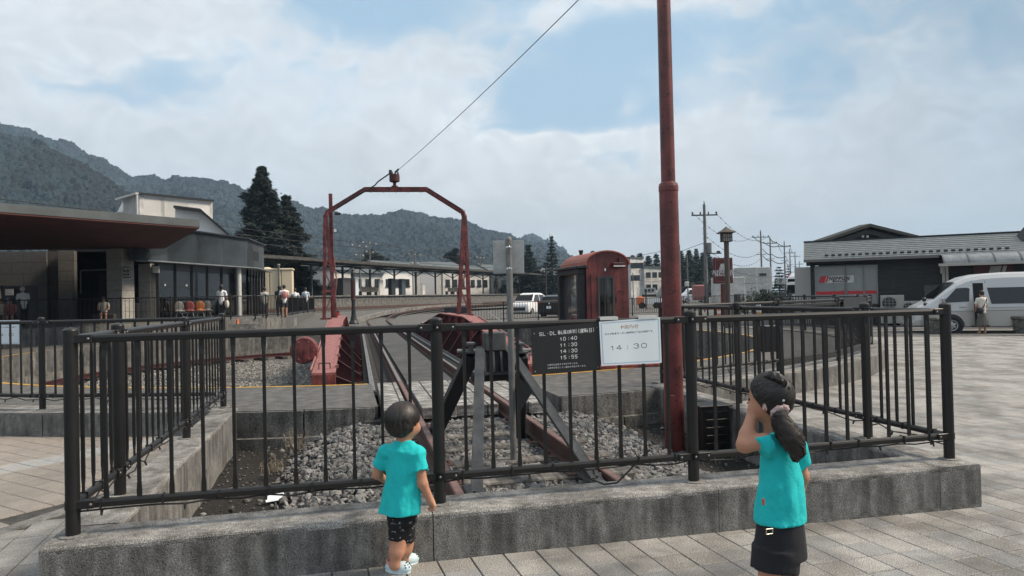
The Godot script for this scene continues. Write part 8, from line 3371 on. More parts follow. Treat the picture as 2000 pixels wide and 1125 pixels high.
		for k in 5:
			gr.box(V3(-q[1] * 0.14 + q[1] * (-0.32 + 0.16 * k), 0.12 + q[2] / 2, 0.19), V3(0.012, q[2] * 0.85, 0.012))
		part("grille", gr, "casing_beige", a, false)
		var ft := shape()
		for k in [-0.35, 0.35]:
			ft.box(V3(q[1] * k, 0.05, 0), V3(0.1, 0.14, 0.3))
		part("feet", ft, "galvanised", a, false)
	for q in [[1828.0, 26.3, "left, before the van's front wheel"], [1992.0, 26.0, "right, at the photograph's edge before the van"]]:
		var c := stand(q[0], q[1], 0)
		c.y = plaza_y(c.x)
		var bo := thing("stone_bollard", "rough square stone bollard at the " + q[2], "bollard", c)
		var f := Field.new()
		f.ell(V3(0, 0.30, 0), V3(0.26, 0.52, 0.24), Basis(), 0.05)
		f.tube(V3(0, 0, 0), V3(0, 0.50, 0), Vector3.RIGHT, V2(0.24, 0.22), V2(0.22, 0.21), 0.04)
		f.cut(V3(0, 0.5, 0), Vector3.UP)
		folds(f, 4, V3(9, 9, 9), 0.05)
		part("stone", net(f, 0.03), mat("bollard_stone", lin(0.33, 0.315, 0.28), 0.95, 0.0, "granular", 1.5, 0.5), bo)
		var cp := shape()
		cp.rbox(V3(0, 0.56, 0), V3(0.46, 0.12, 0.44), 0.03)
		part("cap", cp, "bollard_stone", bo, false)
	var sp := stand(1413, 30.0, 0.0)
	var bs := thing("roadside_sign", "dark red square sign with pale slanted mark and company name, on a red post", "sign", sp)
	var po := shape()
	po.rbox(V3(0, 0.9, 0), V3(0.16, 2.0, 0.16), 0.01)
	part("post", po, "brand_red", bs, false)
	var bx := Basis(((cam_x) * V3(1, 0, 1)).normalized(), Vector3.UP, Vector3.ZERO)
	bx.z = bx.x.cross(Vector3.UP)
	var pn := shape()
	pn.rbox(V3(0, 2.46, 0), V3(0.80, 1.08, 0.18), 0.02, bx)
	part("panel", pn, "brand_red", bs, false)
	var bd2 := shape()
	for r in [[0.0, 0.46, 0.66, 0.012], [0.0, -0.46, 0.66, 0.012], [-0.33, 0.0, 0.012, 0.92], [0.33, 0.0, 0.012, 0.92]]:
		bd2.box(V3(0, 2.46, 0) + bx * V3(r[0], r[1], 0.092), V3(r[2], r[3], 0.006), bx)
	part("thin_border", bd2, mat("border_pink", lin(0.30, 0.12, 0.11), 0.6), bs, false)
	sign_on.call(bs, sp + V3(0, 2.62, 0) + bx * V3(-0.06, 0, 0.092), bx, 0.44, "plate_grey", "plate_grey", "white_paint", true)
	var ln := thing("lantern_post", "brown lamp post with a Japanese style lantern head, in front of the red sign", "street lamp", stand(1421.5, 26.0, 0.0))
	var lp := shape()
	lp.cyl(V3(0, 0.0, 0), V3(0, 0.55, 0), 0.17, 0.16, 14)
	lp.cyl(V3(0, 0.55, 0), V3(0, 3.42, 0), 0.10, 0.09, 14)
	part("post", lp, mat("post_brown", lin(0.060, 0.050, 0.044), 0.6), ln, false)
	var hd := shape()
	hd.rbox(V3(0, 3.54, 0), V3(0.32, 0.28, 0.32), 0.01, bx)
	part("lantern_glass", hd, mat("lantern_pale", lin(0.28, 0.27, 0.25), 0.5), ln, false)
	var lb := shape()
	for k in 5:
		for z in [-0.165, 0.165]:
			lb.box(V3(0, 3.54, 0) + bx * V3(-0.16 + 0.08 * k, 0, z), V3(0.02, 0.30, 0.02), bx)
			lb.box(V3(0, 3.54, 0) + bx * V3(z, 0, -0.16 + 0.08 * k), V3(0.02, 0.30, 0.02), bx)
	for y in [3.40, 3.54, 3.68]:
		lb.box(V3(0, y, 0), V3(0.36, 0.02, 0.36), bx)
	part("lattice", lb, "post_brown", ln, false)
	var rf := shape()
	rf.lathe(P2A([V2(0.40, 3.71), V2(0.40, 3.735), V2(0.2, 3.82), V2(0.08, 3.90), V2(0.0, 3.96)]), 4, Transform3D(bx.rotated(Vector3.UP, PI / 4), Vector3.ZERO))
	part("roof", rf, "post_brown", ln, false)
	var q0 := on_ring(12.87, 34.5, 0)
	var q1 := on_ring(12.87, 42.4, 0)
	var hb := shape()
	hb.bar(q0 + V3(0, 1.28, 0), q1 + V3(0, 1.28, 0), 0.012, 0.22)
	single("hung_board", hb, "iron", "narrow dark board hung along the top of the curved mesh fence", "sign")
	var bb := shape()
	bb.rbox(on_ring(10.9, 43.0, 0.50), V3(0.30, 0.62, 0.32), 0.01)
	single("black_box", bb, "black_frame", "black box standing at the pit edge behind the curved fence", "box")

	var mini_st := [[0.0, 0.34, 0.78, 0.86], [0.10, 0.24, 0.92, 0.95], [0.45, 0.22, 1.02, 1.0], [0.85, 0.22, 1.10, 1.0], [1.45, 0.22, 1.66, 1.0], [1.9, 0.22, 1.73, 1.0], [3.2, 0.22, 1.72, 1.0], [3.62, 0.26, 1.60, 0.97], [3.70, 0.4, 1.1, 0.9]]
	var mini_w := [[[1.02, 1.08], [1.50, 1.58], [2.2, 1.60], [2.2, 1.06]], [[2.3, 1.06], [2.3, 1.60], [3.25, 1.56], [3.35, 1.10]]]
	var wc := plain_car("parked_car", "white compact car with tall cabin facing the camera beyond the far fence", 1013, 54.0, 0.12, 1.15, mini_st, 1.67, 1.02, "white_car", mini_w)
	end_glass(wc, 0.86, 1.13, 1.42, 1.63, 1.46, "windscreen")
	var gr := shape()
	gr.rbox(V3(0.03, 0.52, 0), V3(0.16, 0.26, 1.05), 0.04)
	part("grille", gr, "black_frame", wc, false)
	for sg in [-1.0, 1.0]:
		var h := shape()
		h.ball(V3(0.14, 0.80, 0.58 * sg), V3(0.14, 0.08, 0.18), Basis(), 8, 5)
		part("headlight", h, "lamp_clear", wc, false)
	var hatch := [[0.0, 0.40, 1.02, 0.92], [0.06, 0.26, 1.10, 0.97], [0.35, 0.22, 1.42, 1.0], [0.8, 0.22, 1.52, 1.0], [2.1, 0.22, 1.50, 1.0], [2.7, 0.22, 1.18, 1.0], [3.4, 0.22, 1.02, 0.98], [3.85, 0.26, 0.9, 0.92], [3.95, 0.4, 0.75, 0.85]]
	var hw := [[[0.42, 1.06], [0.62, 1.40], [1.3, 1.42], [1.3, 1.02]], [[1.4, 1.02], [1.4, 1.42], [2.05, 1.40], [2.55, 1.05]]]
	var bc := plain_car("parked_car", "black hatchback seen from behind, beyond the far fence and the red cabin", 1072, 46.0, 0.12, 1.05, hatch, 1.70, 1.0, "black_car", hw)
	end_glass(bc, 0.045, 1.08, 0.34, 1.42, 1.3, "rear_window")
	for sg in [-1.0, 1.0]:
		var h := shape()
		h.rbox(V3(0.06, 0.95, 0.74 * sg), V3(0.12, 0.26, 0.16), 0.03)
		part("tail_light", h, "lamp_red", bc, false)
	var np := shape()
	np.box(V3(-0.03, 0.72, 0), V3(0.03, 0.17, 0.34))
	part("number_plate", np, "paper", bc, false)
	var bdg := shape()
	bdg.ball(V3(0.0, 0.96, 0), V3(0.02, 0.06, 0.06), Basis(), 10, 6)
	part("badge", bdg, "chrome", bc, false)
	var kv := plain_car("parked_car", "white kei van behind the red mast and far fence", 1330, 90.0, 0.35, 0.0, [[0.0, 0.35, 0.9, 0.9], [0.08, 0.25, 1.05, 1.0], [0.5, 0.22, 1.35, 1.0], [0.85, 0.22, 1.80, 1.0], [3.2, 0.22, 1.82, 1.0], [3.3, 0.3, 1.6, 0.97]], 1.5, 1.05, "white_car", [[[0.75, 1.08], [0.98, 1.62], [1.5, 1.64], [1.5, 1.06]], [[1.6, 1.06], [1.6, 1.64], [3.1, 1.64], [3.1, 1.06]]])
	var bu := thing("bus", "white bus with a red roof edge and red lettering, half hidden by the office", "bus", stand(1556, 62.0, 0.1))
	bu.transform.basis = Basis(((cam_x) * V3(1, 0, 1)).normalized(), Vector3.UP, ((cam_x) * V3(1, 0, 1)).normalized().cross(Vector3.UP)).rotated(Vector3.UP, 0.5)
	part("body", car_body([[0.0, 0.4, 2.2, 0.9], [0.12, 0.32, 2.7, 0.98], [0.5, 0.3, 3.0, 1.0], [8.5, 0.3, 3.05, 1.0], [9.0, 0.4, 2.8, 0.95]], 2.4, 1.3, 0.03), "white_car", bu, false)
	for sg in [-1.0, 1.0]:
		part("window_band", side_plate([[0.35, 1.5], [8.4, 1.5], [8.4, 2.45], [0.35, 2.45]], 1.19, 1.3, 0.03, 0.02, sg), "car_glass", bu, false)
		part("red_band", side_plate([[0.3, 2.72], [8.6, 2.72], [8.6, 2.9], [0.5, 2.9]], 1.20, 1.3, 0.03, 0.02, sg), "brand_bright", bu, false)
		part("red_flash", side_plate([[0.8, 1.25], [3.2, 1.2], [3.2, 1.45], [1.2, 1.45]], 1.20, 1.3, 0.03, 0.02, sg), "brand_bright", bu, false)
		wheel(bu, V3(1.9, 0.45, 1.1 * sg), 0.45, sg)
		wheel(bu, V3(6.8, 0.45, 1.1 * sg), 0.45, sg)
	end_glass(bu, -0.03, 1.2, 0.02, 2.5, 2.1, "windscreen")
	var cc := thing("site_cabins", "two-storey stack of pale grey site cabins beyond the red sign", "building", stand(1470, 112.0, 0.2))
	for k in 4:
		var s := shape()
		var c := at(1456 + (k % 2) * 32, 569, 112)
		c.y = 0.3 + 1.25 + (k / 2) * 2.55
		s.rbox(c + cam_f * V3(1, 0, 1) * (k % 2) * 0.6, V3(2.56 if k % 2 else 2.72, 2.5, 3.0), 0.05, bx)
		var unit := part("cabin_unit", s, "plate_grey", cc)
		if k % 2:
			var w := shape()
			w.box(c + cam_f * V3(1, 0, 1) * 0.6 + bx * V3(-0.1, 0.1, 1.53), V3(1.1, 0.42, 0.08), bx)
			part("window", w, "car_glass", unit)
	for q in [[1233, 1259, 150.0, 9.2, "white_wall", "tall white building"], [1259, 1300, 152.0, 7.2, "white_wall", "lower white building"]]:
		var h := thing("apartment_house", q[5] + " with dark windows in front of the wooded rise", "building", stand(q[0], q[2], 0))
		var s := shape()
		panel(s, stand(q[0], q[2], 0), stand(q[1], q[2] + 3, 0), 0.0, q[3], 8.0)
		part("wall", s, q[4], h)
		for k in 5:
			var w := shape()
			var c := stand(lerpf(q[0], q[1], 0.2 + 0.3 * (k % 3)), q[2] - 0.1, q[3] - 1.6 - 2.6 * (k / 3))
			w.box(c, V3(1.0, 1.2, 0.3), bx)
			part("window", w, "car_glass", h)
		var rfs := shape()
		panel(rfs, stand(q[0] - 1, q[2] - 0.3, 0), stand(q[1] + 1, q[2] + 2.7, 0), q[3], q[3] + 0.3, 8.6)
		part("roof_slab", rfs, "fascia", h)
	var tank := shape()
	tank.rbox(stand(1365, 70.0, 1.6), V3(1.15, 1.5, 1.0), 0.12, bx)
	single("red_shed", tank, "red_faded", "small reddish shed with a rounded top behind the white kei van", "shed")
	var hs := thing("bracket_sign", "dark framed sign board over an orange and white truck, left of the red mast", "sign", stand(1268, 62.0, 0.2))
	var hp := shape()
	hp.box(V3(0, 1.65, 0), V3(1.15, 0.5, 0.1), bx)
	part("board", hp, "plate_grey", hs, false)
	hp = shape()
	hp.box(V3(0, 1.22, 0), V3(1.2, 0.22, 0.1), bx)
	hp.cyl(V3(-0.3, 0, 0), V3(-0.3, 1.6, 0), 0.06, 0.06, 6)
	part("frame", hp, "tie_dark", hs, false)
	hp = shape()
	for k in 3:
		hp.box(V3(0, 1.67, 0) + bx * V3(-0.3 + 0.3 * k, 0, 0.06), V3(0.2, 0.22, 0.02), bx)
	part("characters", hp, "ink", hs, false, "stuff")
	var tr := thing("small_truck", "small truck with an orange cab and white bed behind the far fence", "truck", stand(1262, 66.0, 0.2))
	hp = shape()
	hp.rbox(bx * V3(-0.55, 0.75, 0), V3(0.55, 0.8, 1.2), 0.1, bx)
	part("cab", hp, "cone_orange", tr, false)
	hp = shape()
	hp.rbox(bx * V3(0.5, 0.7, 0), V3(1.6, 0.6, 1.3), 0.04, bx)
	part("bed", hp, "white_car", tr, false)
	for k in [-0.5, 0.8]:
		hp = shape()
		hp.lathe(P2A([V2(0, -0.1), V2(0.3, -0.1), V2(0.3, 0.1), V2(0, 0.1)]), 12, Transform3D(Basis(bx.x, bx.z, -bx.y), bx * V3(k, 0.3, 0.6)))
		part("wheel", hp, "tyre", tr, false)
	for q in [[1404.0, 44.0, "cone_orange", "orange"], [1483.0, 44.5, "yellow_paint", "yellow"], [1477.0, 46.0, "brand_bright", "red"]]:
		var c := thing("traffic_cone", q[3] + " and white striped cone standing behind the far fence", "traffic cone", stand(q[0], q[1], 0.1))
		for k in 5:
			var s := shape()
			s.cyl(V3(0, 0.16 * k, 0), V3(0, 0.16 * (k + 1), 0), 0.17 - 0.027 * k, 0.17 - 0.027 * (k + 1), 10)
			part("band", s, q[2] if k % 2 == 0 else "white_paint", c, false)
	var bb2 := shape()
	bb2.rbox(stand(1440, 44.0, 0.75), V3(0.30, 1.35, 0.3), 0.02)
	single("dark_cabinet", bb2, "tie_dark", "narrow dark cabinet right of the lantern post, behind the far fence", "cabinet")
	var wb := shape()
	wb.rbox(stand(1422.0, 60.0, 1.5), V3(2.4, 2.6, 1.5), 0.03, bx)
	single("white_hut", wb, "white_wall", "white hut half hidden behind the red sign post", "hut")
	var ps := thing("parking_sign", "pale parking sign with a dark letter P above a black rack", "sign", stand(1527, 70.0, 0.2))
	hp = shape()
	hp.box(V3(0, 2.35, 0), V3(0.75, 0.62, 0.1), bx)
	part("board", hp, "plate_grey", ps, false)
	var tm := TextMesh.new()
	var sf3 := SystemFont.new()
	sf3.font_names = PackedStringArray(["Droid Sans"])
	sf3.font_weight = 700
	tm.font = sf3
	tm.text = "P"
	tm.font_size = 40
	tm.pixel_size = 0.014
	tm.depth = 0.02
	var pt := part("lettering", tm, "ink", ps)
	pt.transform = Transform3D(bx, V3(0, 2.35, 0) + bx.z * 0.06 + bx.x * -0.1)
	hp = shape()
	for k in 4:
		hp.box(bx * V3(0.7, 0.5 + 0.45 * k, 0), V3(2.2, 0.06, 0.6), bx)
	for k in 4:
		hp.box(bx * V3(-0.3 + 0.66 * k, 0.95, 0.2), V3(0.07, 1.9, 0.07), bx)
	part("rack", hp, "black_steel", ps, false)

# ------------------------------------------------------------------ utility poles and wires
func poles_and_wires() -> void:
	var list := [[1380.0, 60.0, 9.0, 1.55], [1489.0, 112.0, 11.0, 1.9], [1507.0, 124.0, 10.8, 1.7], [1534.5, 140.0, 11.2, 1.8], [1545.0, 168.0, 11.4, 1.9], [1555.0, 190.0, 11.6, 2.0], [1563.0, 230.0, 11.0, 2.0]]
	var tops := []
	var right := (cam_x * V3(1, 0, 1)).normalized()
	var bx := Basis(right, Vector3.UP, right.cross(Vector3.UP))
	for i in list.size():
		var q: Array = list[i]
		var p := stand(q[0], q[1], 0.0)
		var o := thing("utility_pole", ["tall grey utility pole with a transformer, nearest behind the red mast", "grey utility pole right of the site cabins", "second utility pole right of the site cabins", "utility pole before the dark conifer", "utility pole farther along the row, beyond the conifer", "small far utility pole left of the black office", "farthest utility pole of the row beside the office wall"][i], "utility pole", p, "utility poles along the street")
		var s := shape()
		s.cyl(V3(0, -0.3, 0), V3(0, q[2], 0), 0.19, 0.11, 10)
		part("pole", s, "pole_concrete", o, false)
		var c := shape()
		c.box(V3(0, q[2] - 0.9, 0), V3(q[3] * 1.4, 0.11, 0.1), bx)
		if i > 0:
			c.box(V3(0, q[2] - 3.6, 0), V3(q[3] * 0.8, 0.09, 0.1), bx)
		c.cyl(V3(0, q[2], 0), V3(0, q[2] + 0.3, 0), 0.05, 0.03, 6)
		part("crossarm", c, "grey_steel", o, false)
		for k in 4:
			var n := shape()
			n.cyl(bx * V3(q[3] * (-0.66 + 0.44 * k), q[2] - 0.85, 0), bx * V3(q[3] * (-0.66 + 0.44 * k), q[2] - 0.62, 0), 0.06, 0.05, 6)
			part("insulator", n, "grey_steel", o, false)
		tops.append([p + V3(0, q[2] - 0.7, 0), q[3]])
		if i == 0:
			var t := shape()
			t.cyl(bx * V3(0.32, 4.9, 0), bx * V3(0.32, 5.75, 0), 0.22, 0.22, 10)
			t.box(bx * V3(0.1, 5.3, 0), V3(0.4, 0.1, 0.1), bx)
			part("transformer", t, "galvanised", o, false)
			var a := shape()
			a.box(bx * V3(0.6, 4.85, 0), V3(1.5, 0.09, 0.09), bx)
			a.rbox(bx * V3(1.1, 4.95, 0), V3(0.3, 0.22, 0.2), 0.03, bx)
			part("bracket", a, "grey_steel", o, false)
			a = shape()
			for k in 14:
				a.box(V3(0, 1.6 + 0.45 * k, 0), V3(0.5, 0.025, 0.025), bx)
			part("step_irons", a, "grey_steel", o, false, "stuff")
	var n := 0
	for i in 4:
		for k in [-0.62, 0.62, 2.0, 3.0]:
			var a: Vector3 = tops[i][0] + right * tops[i][1] * (k if absf(k) < 1 else 0.15) - V3(0, 0.0 if absf(k) < 1 else k * 1.05, 0)
			var b: Vector3 = tops[i + 1][0] + right * tops[i + 1][1] * (k if absf(k) < 1 else 0.15) - V3(0, 0.0 if absf(k) < 1 else k * 1.05, 0)
			var s := shape()
			var pts := PackedVector3Array()
			var sag := a.distance_to(b) * 0.026
			for j in 19:
				var t := j / 18.0
				var p := a.lerp(b, t) - V3(0, sag * 4.0 * t * (1 - t), 0)
				pts.append(p)
				if i < 3:
					s.ball(p, V3(0.06, 0.06, 0.06) * (1.0 + i * 0.3), Basis(), 5, 3)
			s.tube(pts, 0.016 + 0.008 * i, 4)
			single("power_line", s, "cable_black", ["upper left", "upper right", "middle", "lowest"][n % 4] + " beaded power line between the " + ["nearest and second", "second and third", "third and fourth", "fourth and fifth"][i] + " utility poles", "wire", "power lines along the street")
			n += 1
	for q in [[[1380.0, 60.0, 5.8], [1100.0, 120.0, 6.2], "from the tall pole left over the red cabin"], [[1380.0, 60.0, 5.2], [1250.0, 90.0, 3.4], "from the tall pole left towards the white buildings"], [[1329.0, 75.0, 6.4], [985.0, 90.0, 7.2], "from the grey concrete pole left to the sign plate"], [[1380.0, 60.0, 4.4], [1560.0, 90.0, 4.2], "from the tall pole right to the black office"]]:
		var s := shape()
		var a := stand(q[0][0], q[0][1], q[0][2])
		var b := stand(q[1][0], q[1][1], q[1][2])
		var pts := PackedVector3Array()
		for j in 13:
			var t := j / 12.0
			pts.append(a.lerp(b, t) - V3(0, 1.2 * 4.0 * t * (1 - t), 0))
		s.tube(pts, 0.022, 4)
		single("service_line", s, "cable_black", "thin service line running " + q[2], "wire", "service lines behind the mast")
	for q in [[1329.0, 75.0, 6.6, 0.13, "grey concrete pole"], [1344.0, 66.0, 5.0, 0.07, "thin pale pole with a small box"], [1237.0, 80.0, 3.9, 0.06, "thin pale pole left of the mast"], [1067.0, 110.0, 6.4, 0.13, "dark pole right of the white car"], [1095.0, 100.0, 6.0, 0.08, "pale pole beside the red cabin"], [1378.0, 58.0, 2.2, 0.05, "thin dark pole at the foot of the tall utility pole"]]:
		var o := thing("thin_pole", q[4] + " beyond the far fence", "pole", stand(q[0], q[1], 0.1))
		var s := shape()
		s.cyl(Vector3.ZERO, V3(0, q[2], 0), q[3], q[3] * 0.8, 8)
		part("shaft", s, "pole_concrete" if not String(q[4]).contains("dark") else "tie_dark", o, false)
		if q[0] == 1344.0:
			var b := shape()
			b.rbox(V3(-0.1, 2.3, 0), V3(0.35, 0.45, 0.25), 0.03)
			part("box", b, "plate_grey", o, false)

# ------------------------------------------------------------------ people in the distance
func figure(px: float, depth: float, y: float, h: float, face: float, label: String, top: String, legs: String, hair: String, pose := "stand", extra := "") -> void:
	var o := thing("person", label, "person", stand(px, depth, y), "", face)
	var k := h / 1.65
	var sit := pose == "sit"
	var dz := 0.42 * k if sit else 0.0
	var hip := 0.46 * k if sit else 0.86 * k
	var f := Field.new()
	var lean := 0.16 * k if pose == "lean" or sit else 0.0
	var ch := V3(0, hip + 0.47 * k, -lean)
	f.cap(V3(0, hip, 0), ch, 0.11 * k, 0.12 * k, 0.05)
	f.cap(ch, ch + V3(0, 0.14 * k, -lean * 0.4), 0.06 * k, 0.05 * k, 0.04)
	f.ell(ch + V3(0, 0.26 * k, -lean * 0.7), V3(0.078, 0.112, 0.095) * k, Basis(), 0.02)
	f.ell(ch + V3(0, 0.25 * k, -lean * 0.7 - 0.095 * k), V3(0.014, 0.02, 0.018) * k, Basis(), 0.02)
	for s in [-1.0, 1.0]:
		var knee := V3(0.10 * s * k, 0.46 * k, -0.40 * k if sit else -0.02 * s * k)
		f.chain([V3(0.085 * s * k, hip, 0), knee, V3(0.10 * s * k, 0.06 * k, -0.38 * k if sit else 0.03 * s * k)], [0.082 * k, 0.058 * k, 0.038 * k], 0.03)
		f.cap(V3(0.10 * s * k, 0.035 * k, (-0.38 * k if sit else 0.03 * s * k)), V3(0.11 * s * k, 0.03 * k, (-0.50 * k if sit else -0.11 * k + 0.03 * s * k)), 0.036 * k, 0.034 * k, 0.02)
		var sh := ch + V3(0.17 * s * k, 0.02 * k, 0)
		var fwd := 0.30 * k if pose != "stand" else 0.10 * k
		var el := sh + V3(0.05 * s * k, -0.26 * k, -fwd * 0.35)
		f.chain([ch + V3(0.1 * s * k, 0.03 * k, 0), sh, el, el + V3(-0.06 * s * k, -0.20 * k if pose == "stand" else -0.02 * k, -fwd)], [0.06 * k, 0.055 * k, 0.042 * k, 0.032 * k], 0.03)
	part("body", net(f, 0.028), "skin_far", o)
	var c := Field.new()
	c.cap(V3(0, hip - 0.02 * k, 0), ch, 0.145 * k, 0.15 * k, 0.05)
	for s in [-1.0, 1.0]:
		var sh := ch + V3(0.17 * s * k, 0.02 * k, 0)
		c.chain([ch + V3(0.08 * s * k, 0.02 * k, 0), sh, sh + V3(0.04 * s * k, -0.15 * k, -0.03 * k)], [0.08 * k, 0.075 * k, 0.068 * k], 0.04)
	folds(c, int(px), V3(7, 5, 7), 0.02)
	part("top", net(c, 0.03), top, o)
	var l := Field.new()
	if extra == "skirt":
		l.tube(V3(0, 0.30 * k, 0), V3(0, hip + 0.06 * k, 0), Vector3.RIGHT, V2(0.24, 0.20) * k, V2(0.15, 0.13) * k, 0.03)
		folds(l, 4, V3(9, 3, 9), 0.025)
	else:
		var low := 0.10 if legs != "shorts" else 0.52
		for s in [-1.0, 1.0]:
			var knee := V3(0.10 * s * k, 0.46 * k, -0.40 * k if sit else -0.02 * s * k)
			l.cap(V3(0.085 * s * k, hip, 0), knee if legs != "shorts" else V3(0.085 * s * k, hip, 0).lerp(knee, 0.75), 0.105 * k, 0.078 * k, 0.04)
			if legs != "shorts":
				l.cap(knee, V3(0.10 * s * k, low * k, -0.38 * k if sit else 0.03 * s * k), 0.075 * k, 0.058 * k, 0.03)
	part("lower_clothes", net(l, 0.03), "dark_cloth" if legs in ["dark", "shorts"] else legs, o)
	var hr := Field.new()
	var hd := ch + V3(0, 0.28 * k, -lean * 0.7)
	hr.ell(hd + V3(0, 0.012 * k, 0.014 * k), V3(0.092, 0.115, 0.105) * k, Basis(), 0.02)
	if hair == "long":
		hr.cap(hd, hd + V3(0, -0.22 * k, 0.07 * k), 0.09 * k, 0.07 * k, 0.04)
	hr.cut(hd + V3(0, 0.0, -0.045 * k), V3(0, -0.5, -1).normalized())
	if hair == "hat":
		hr.cuts.clear()
		hr.tube(hd + V3(0, 0.03 * k, 0), hd + V3(0, 0.05 * k, 0), Vector3.RIGHT, V2(0.17, 0.17) * k, V2(0.15, 0.15) * k, 0.02)
	part("hat" if hair == "hat" else "hair", net(hr, 0.025), "cream_cloth" if hair == "hat" else "hair", o)
	if extra.begins_with("bag") or extra == "skirt":
		var b := Field.new()
		if extra == "bag_back":
			b.ell(ch + V3(0, -0.14 * k, 0.20 * k), V3(0.15, 0.21, 0.09) * k, Basis(), 0.02)
		elif extra == "skirt":
			b.ell(V3(-0.20 * k, hip + 0.06 * k, 0.14 * k), V3(0.16, 0.13, 0.07) * k, Basis(), 0.02)
		else:
			b.ell(V3(0.26 * k, hip - 0.10 * k, 0), V3(0.10, 0.20, 0.12) * k, Basis(), 0.02)
		part("bag", net(b, 0.025), "pink_bag" if extra == "bag_back" else "black_cloth" if extra == "skirt" else "cream_cloth", o)
	if extra == "strap" or extra == "skirt":
		var s := shape()
		s.bar(ch + V3(0.14 * k, 0.06 * k, 0.10 * k), V3(-0.14 * k, hip + 0.08 * k, 0.17 * k), 0.035 * k, 0.02)
		part("strap", s, "black_cloth", o, false)

func small_people() -> void:
	var w := stand(1918, 26.0, 0)
	mat("skirt_print", lin(0.46, 0.45, 0.42), 0.95, 0.0, "soil", 3.0)
	figure(1917, 26.1, plaza_y(w.x), 1.52, -0.12, "woman in cream top and patterned skirt with black bag at the open van", "cream_cloth", "skirt_print", "short", "stand", "skirt")
	var gy := 0.8
	figure(433, 33.4, gy, 1.58, -0.3, "person in white T-shirt, long dark hair, carrying a pale bag before the cafe glass", "white_cloth", "dark", "long", "stand", "bag_side")
	figure(517, 35.0, gy, 1.45, 0.3, "person in a grey-white shirt and black trousers by the cafe's corner", "plate_grey", "dark", "short")
	figure(546, 36.8, gy, 1.56, 0.1, "dark-haired person behind the one with the pink backpack", "dark_cloth", "dark", "long")
	figure(555, 35.6, gy, 1.56, 0.2, "person in shorts with a pink backpack at the end of the station fence", "white_cloth", "shorts", "short", "stand", "bag_back")
	figure(577, 42.5, gy, 1.50, 0.1, "person in a white shirt leaning over the mesh fence panels", "white_cloth", "dark", "short", "lean")
	figure(597, 47.0, gy, 1.62, 0.1, "person in a pale blue shirt with a dark strap behind the mesh fence panels", "blue_cloth", "dark", "short", "stand", "strap")
	figure(46, 31.0, gy, 1.62, 0.5, "person in a sun hat and white shirt standing in the shade under the canopy", "white_cloth", "dark", "hat", "lean")
	for q in [[203, 31.8, "person in pale clothes sitting on a bench by the big stone pillar, knees bare", "cream_cloth"], [22, 30.8, "person in a pink top sitting on a bench under the canopy at the left edge", "pink_bag"], [6, 30.9, "person in cream top sitting on a bench under the canopy, cut by the left edge", "cream_cloth"]]:
		figure(q[0], q[1], gy, 1.5, PI + 0.2, q[2], q[3], "shorts", "short", "sit")
		var b := shape()
		b.rbox(stand(q[0], q[1] + 0.05, gy + 0.20), V3(0.9, 0.40, 0.40), 0.02)
		single("bench", b, "tie_dark", "low dark bench under the seated " + ("person by the big pillar" if q[0] > 100 else "person in pink" if q[0] > 10 else "person at the left edge"), "bench")
	var bt := shape()
	for k in 2:
		pass
	bt.rbox(stand(263, 33.6, gy + 0.45), V3(0.35, 0.85, 0.3), 0.05)
	single("striped_stand", bt, "black_cloth", "dark standing rack between the two lit stone pillars", "rack")

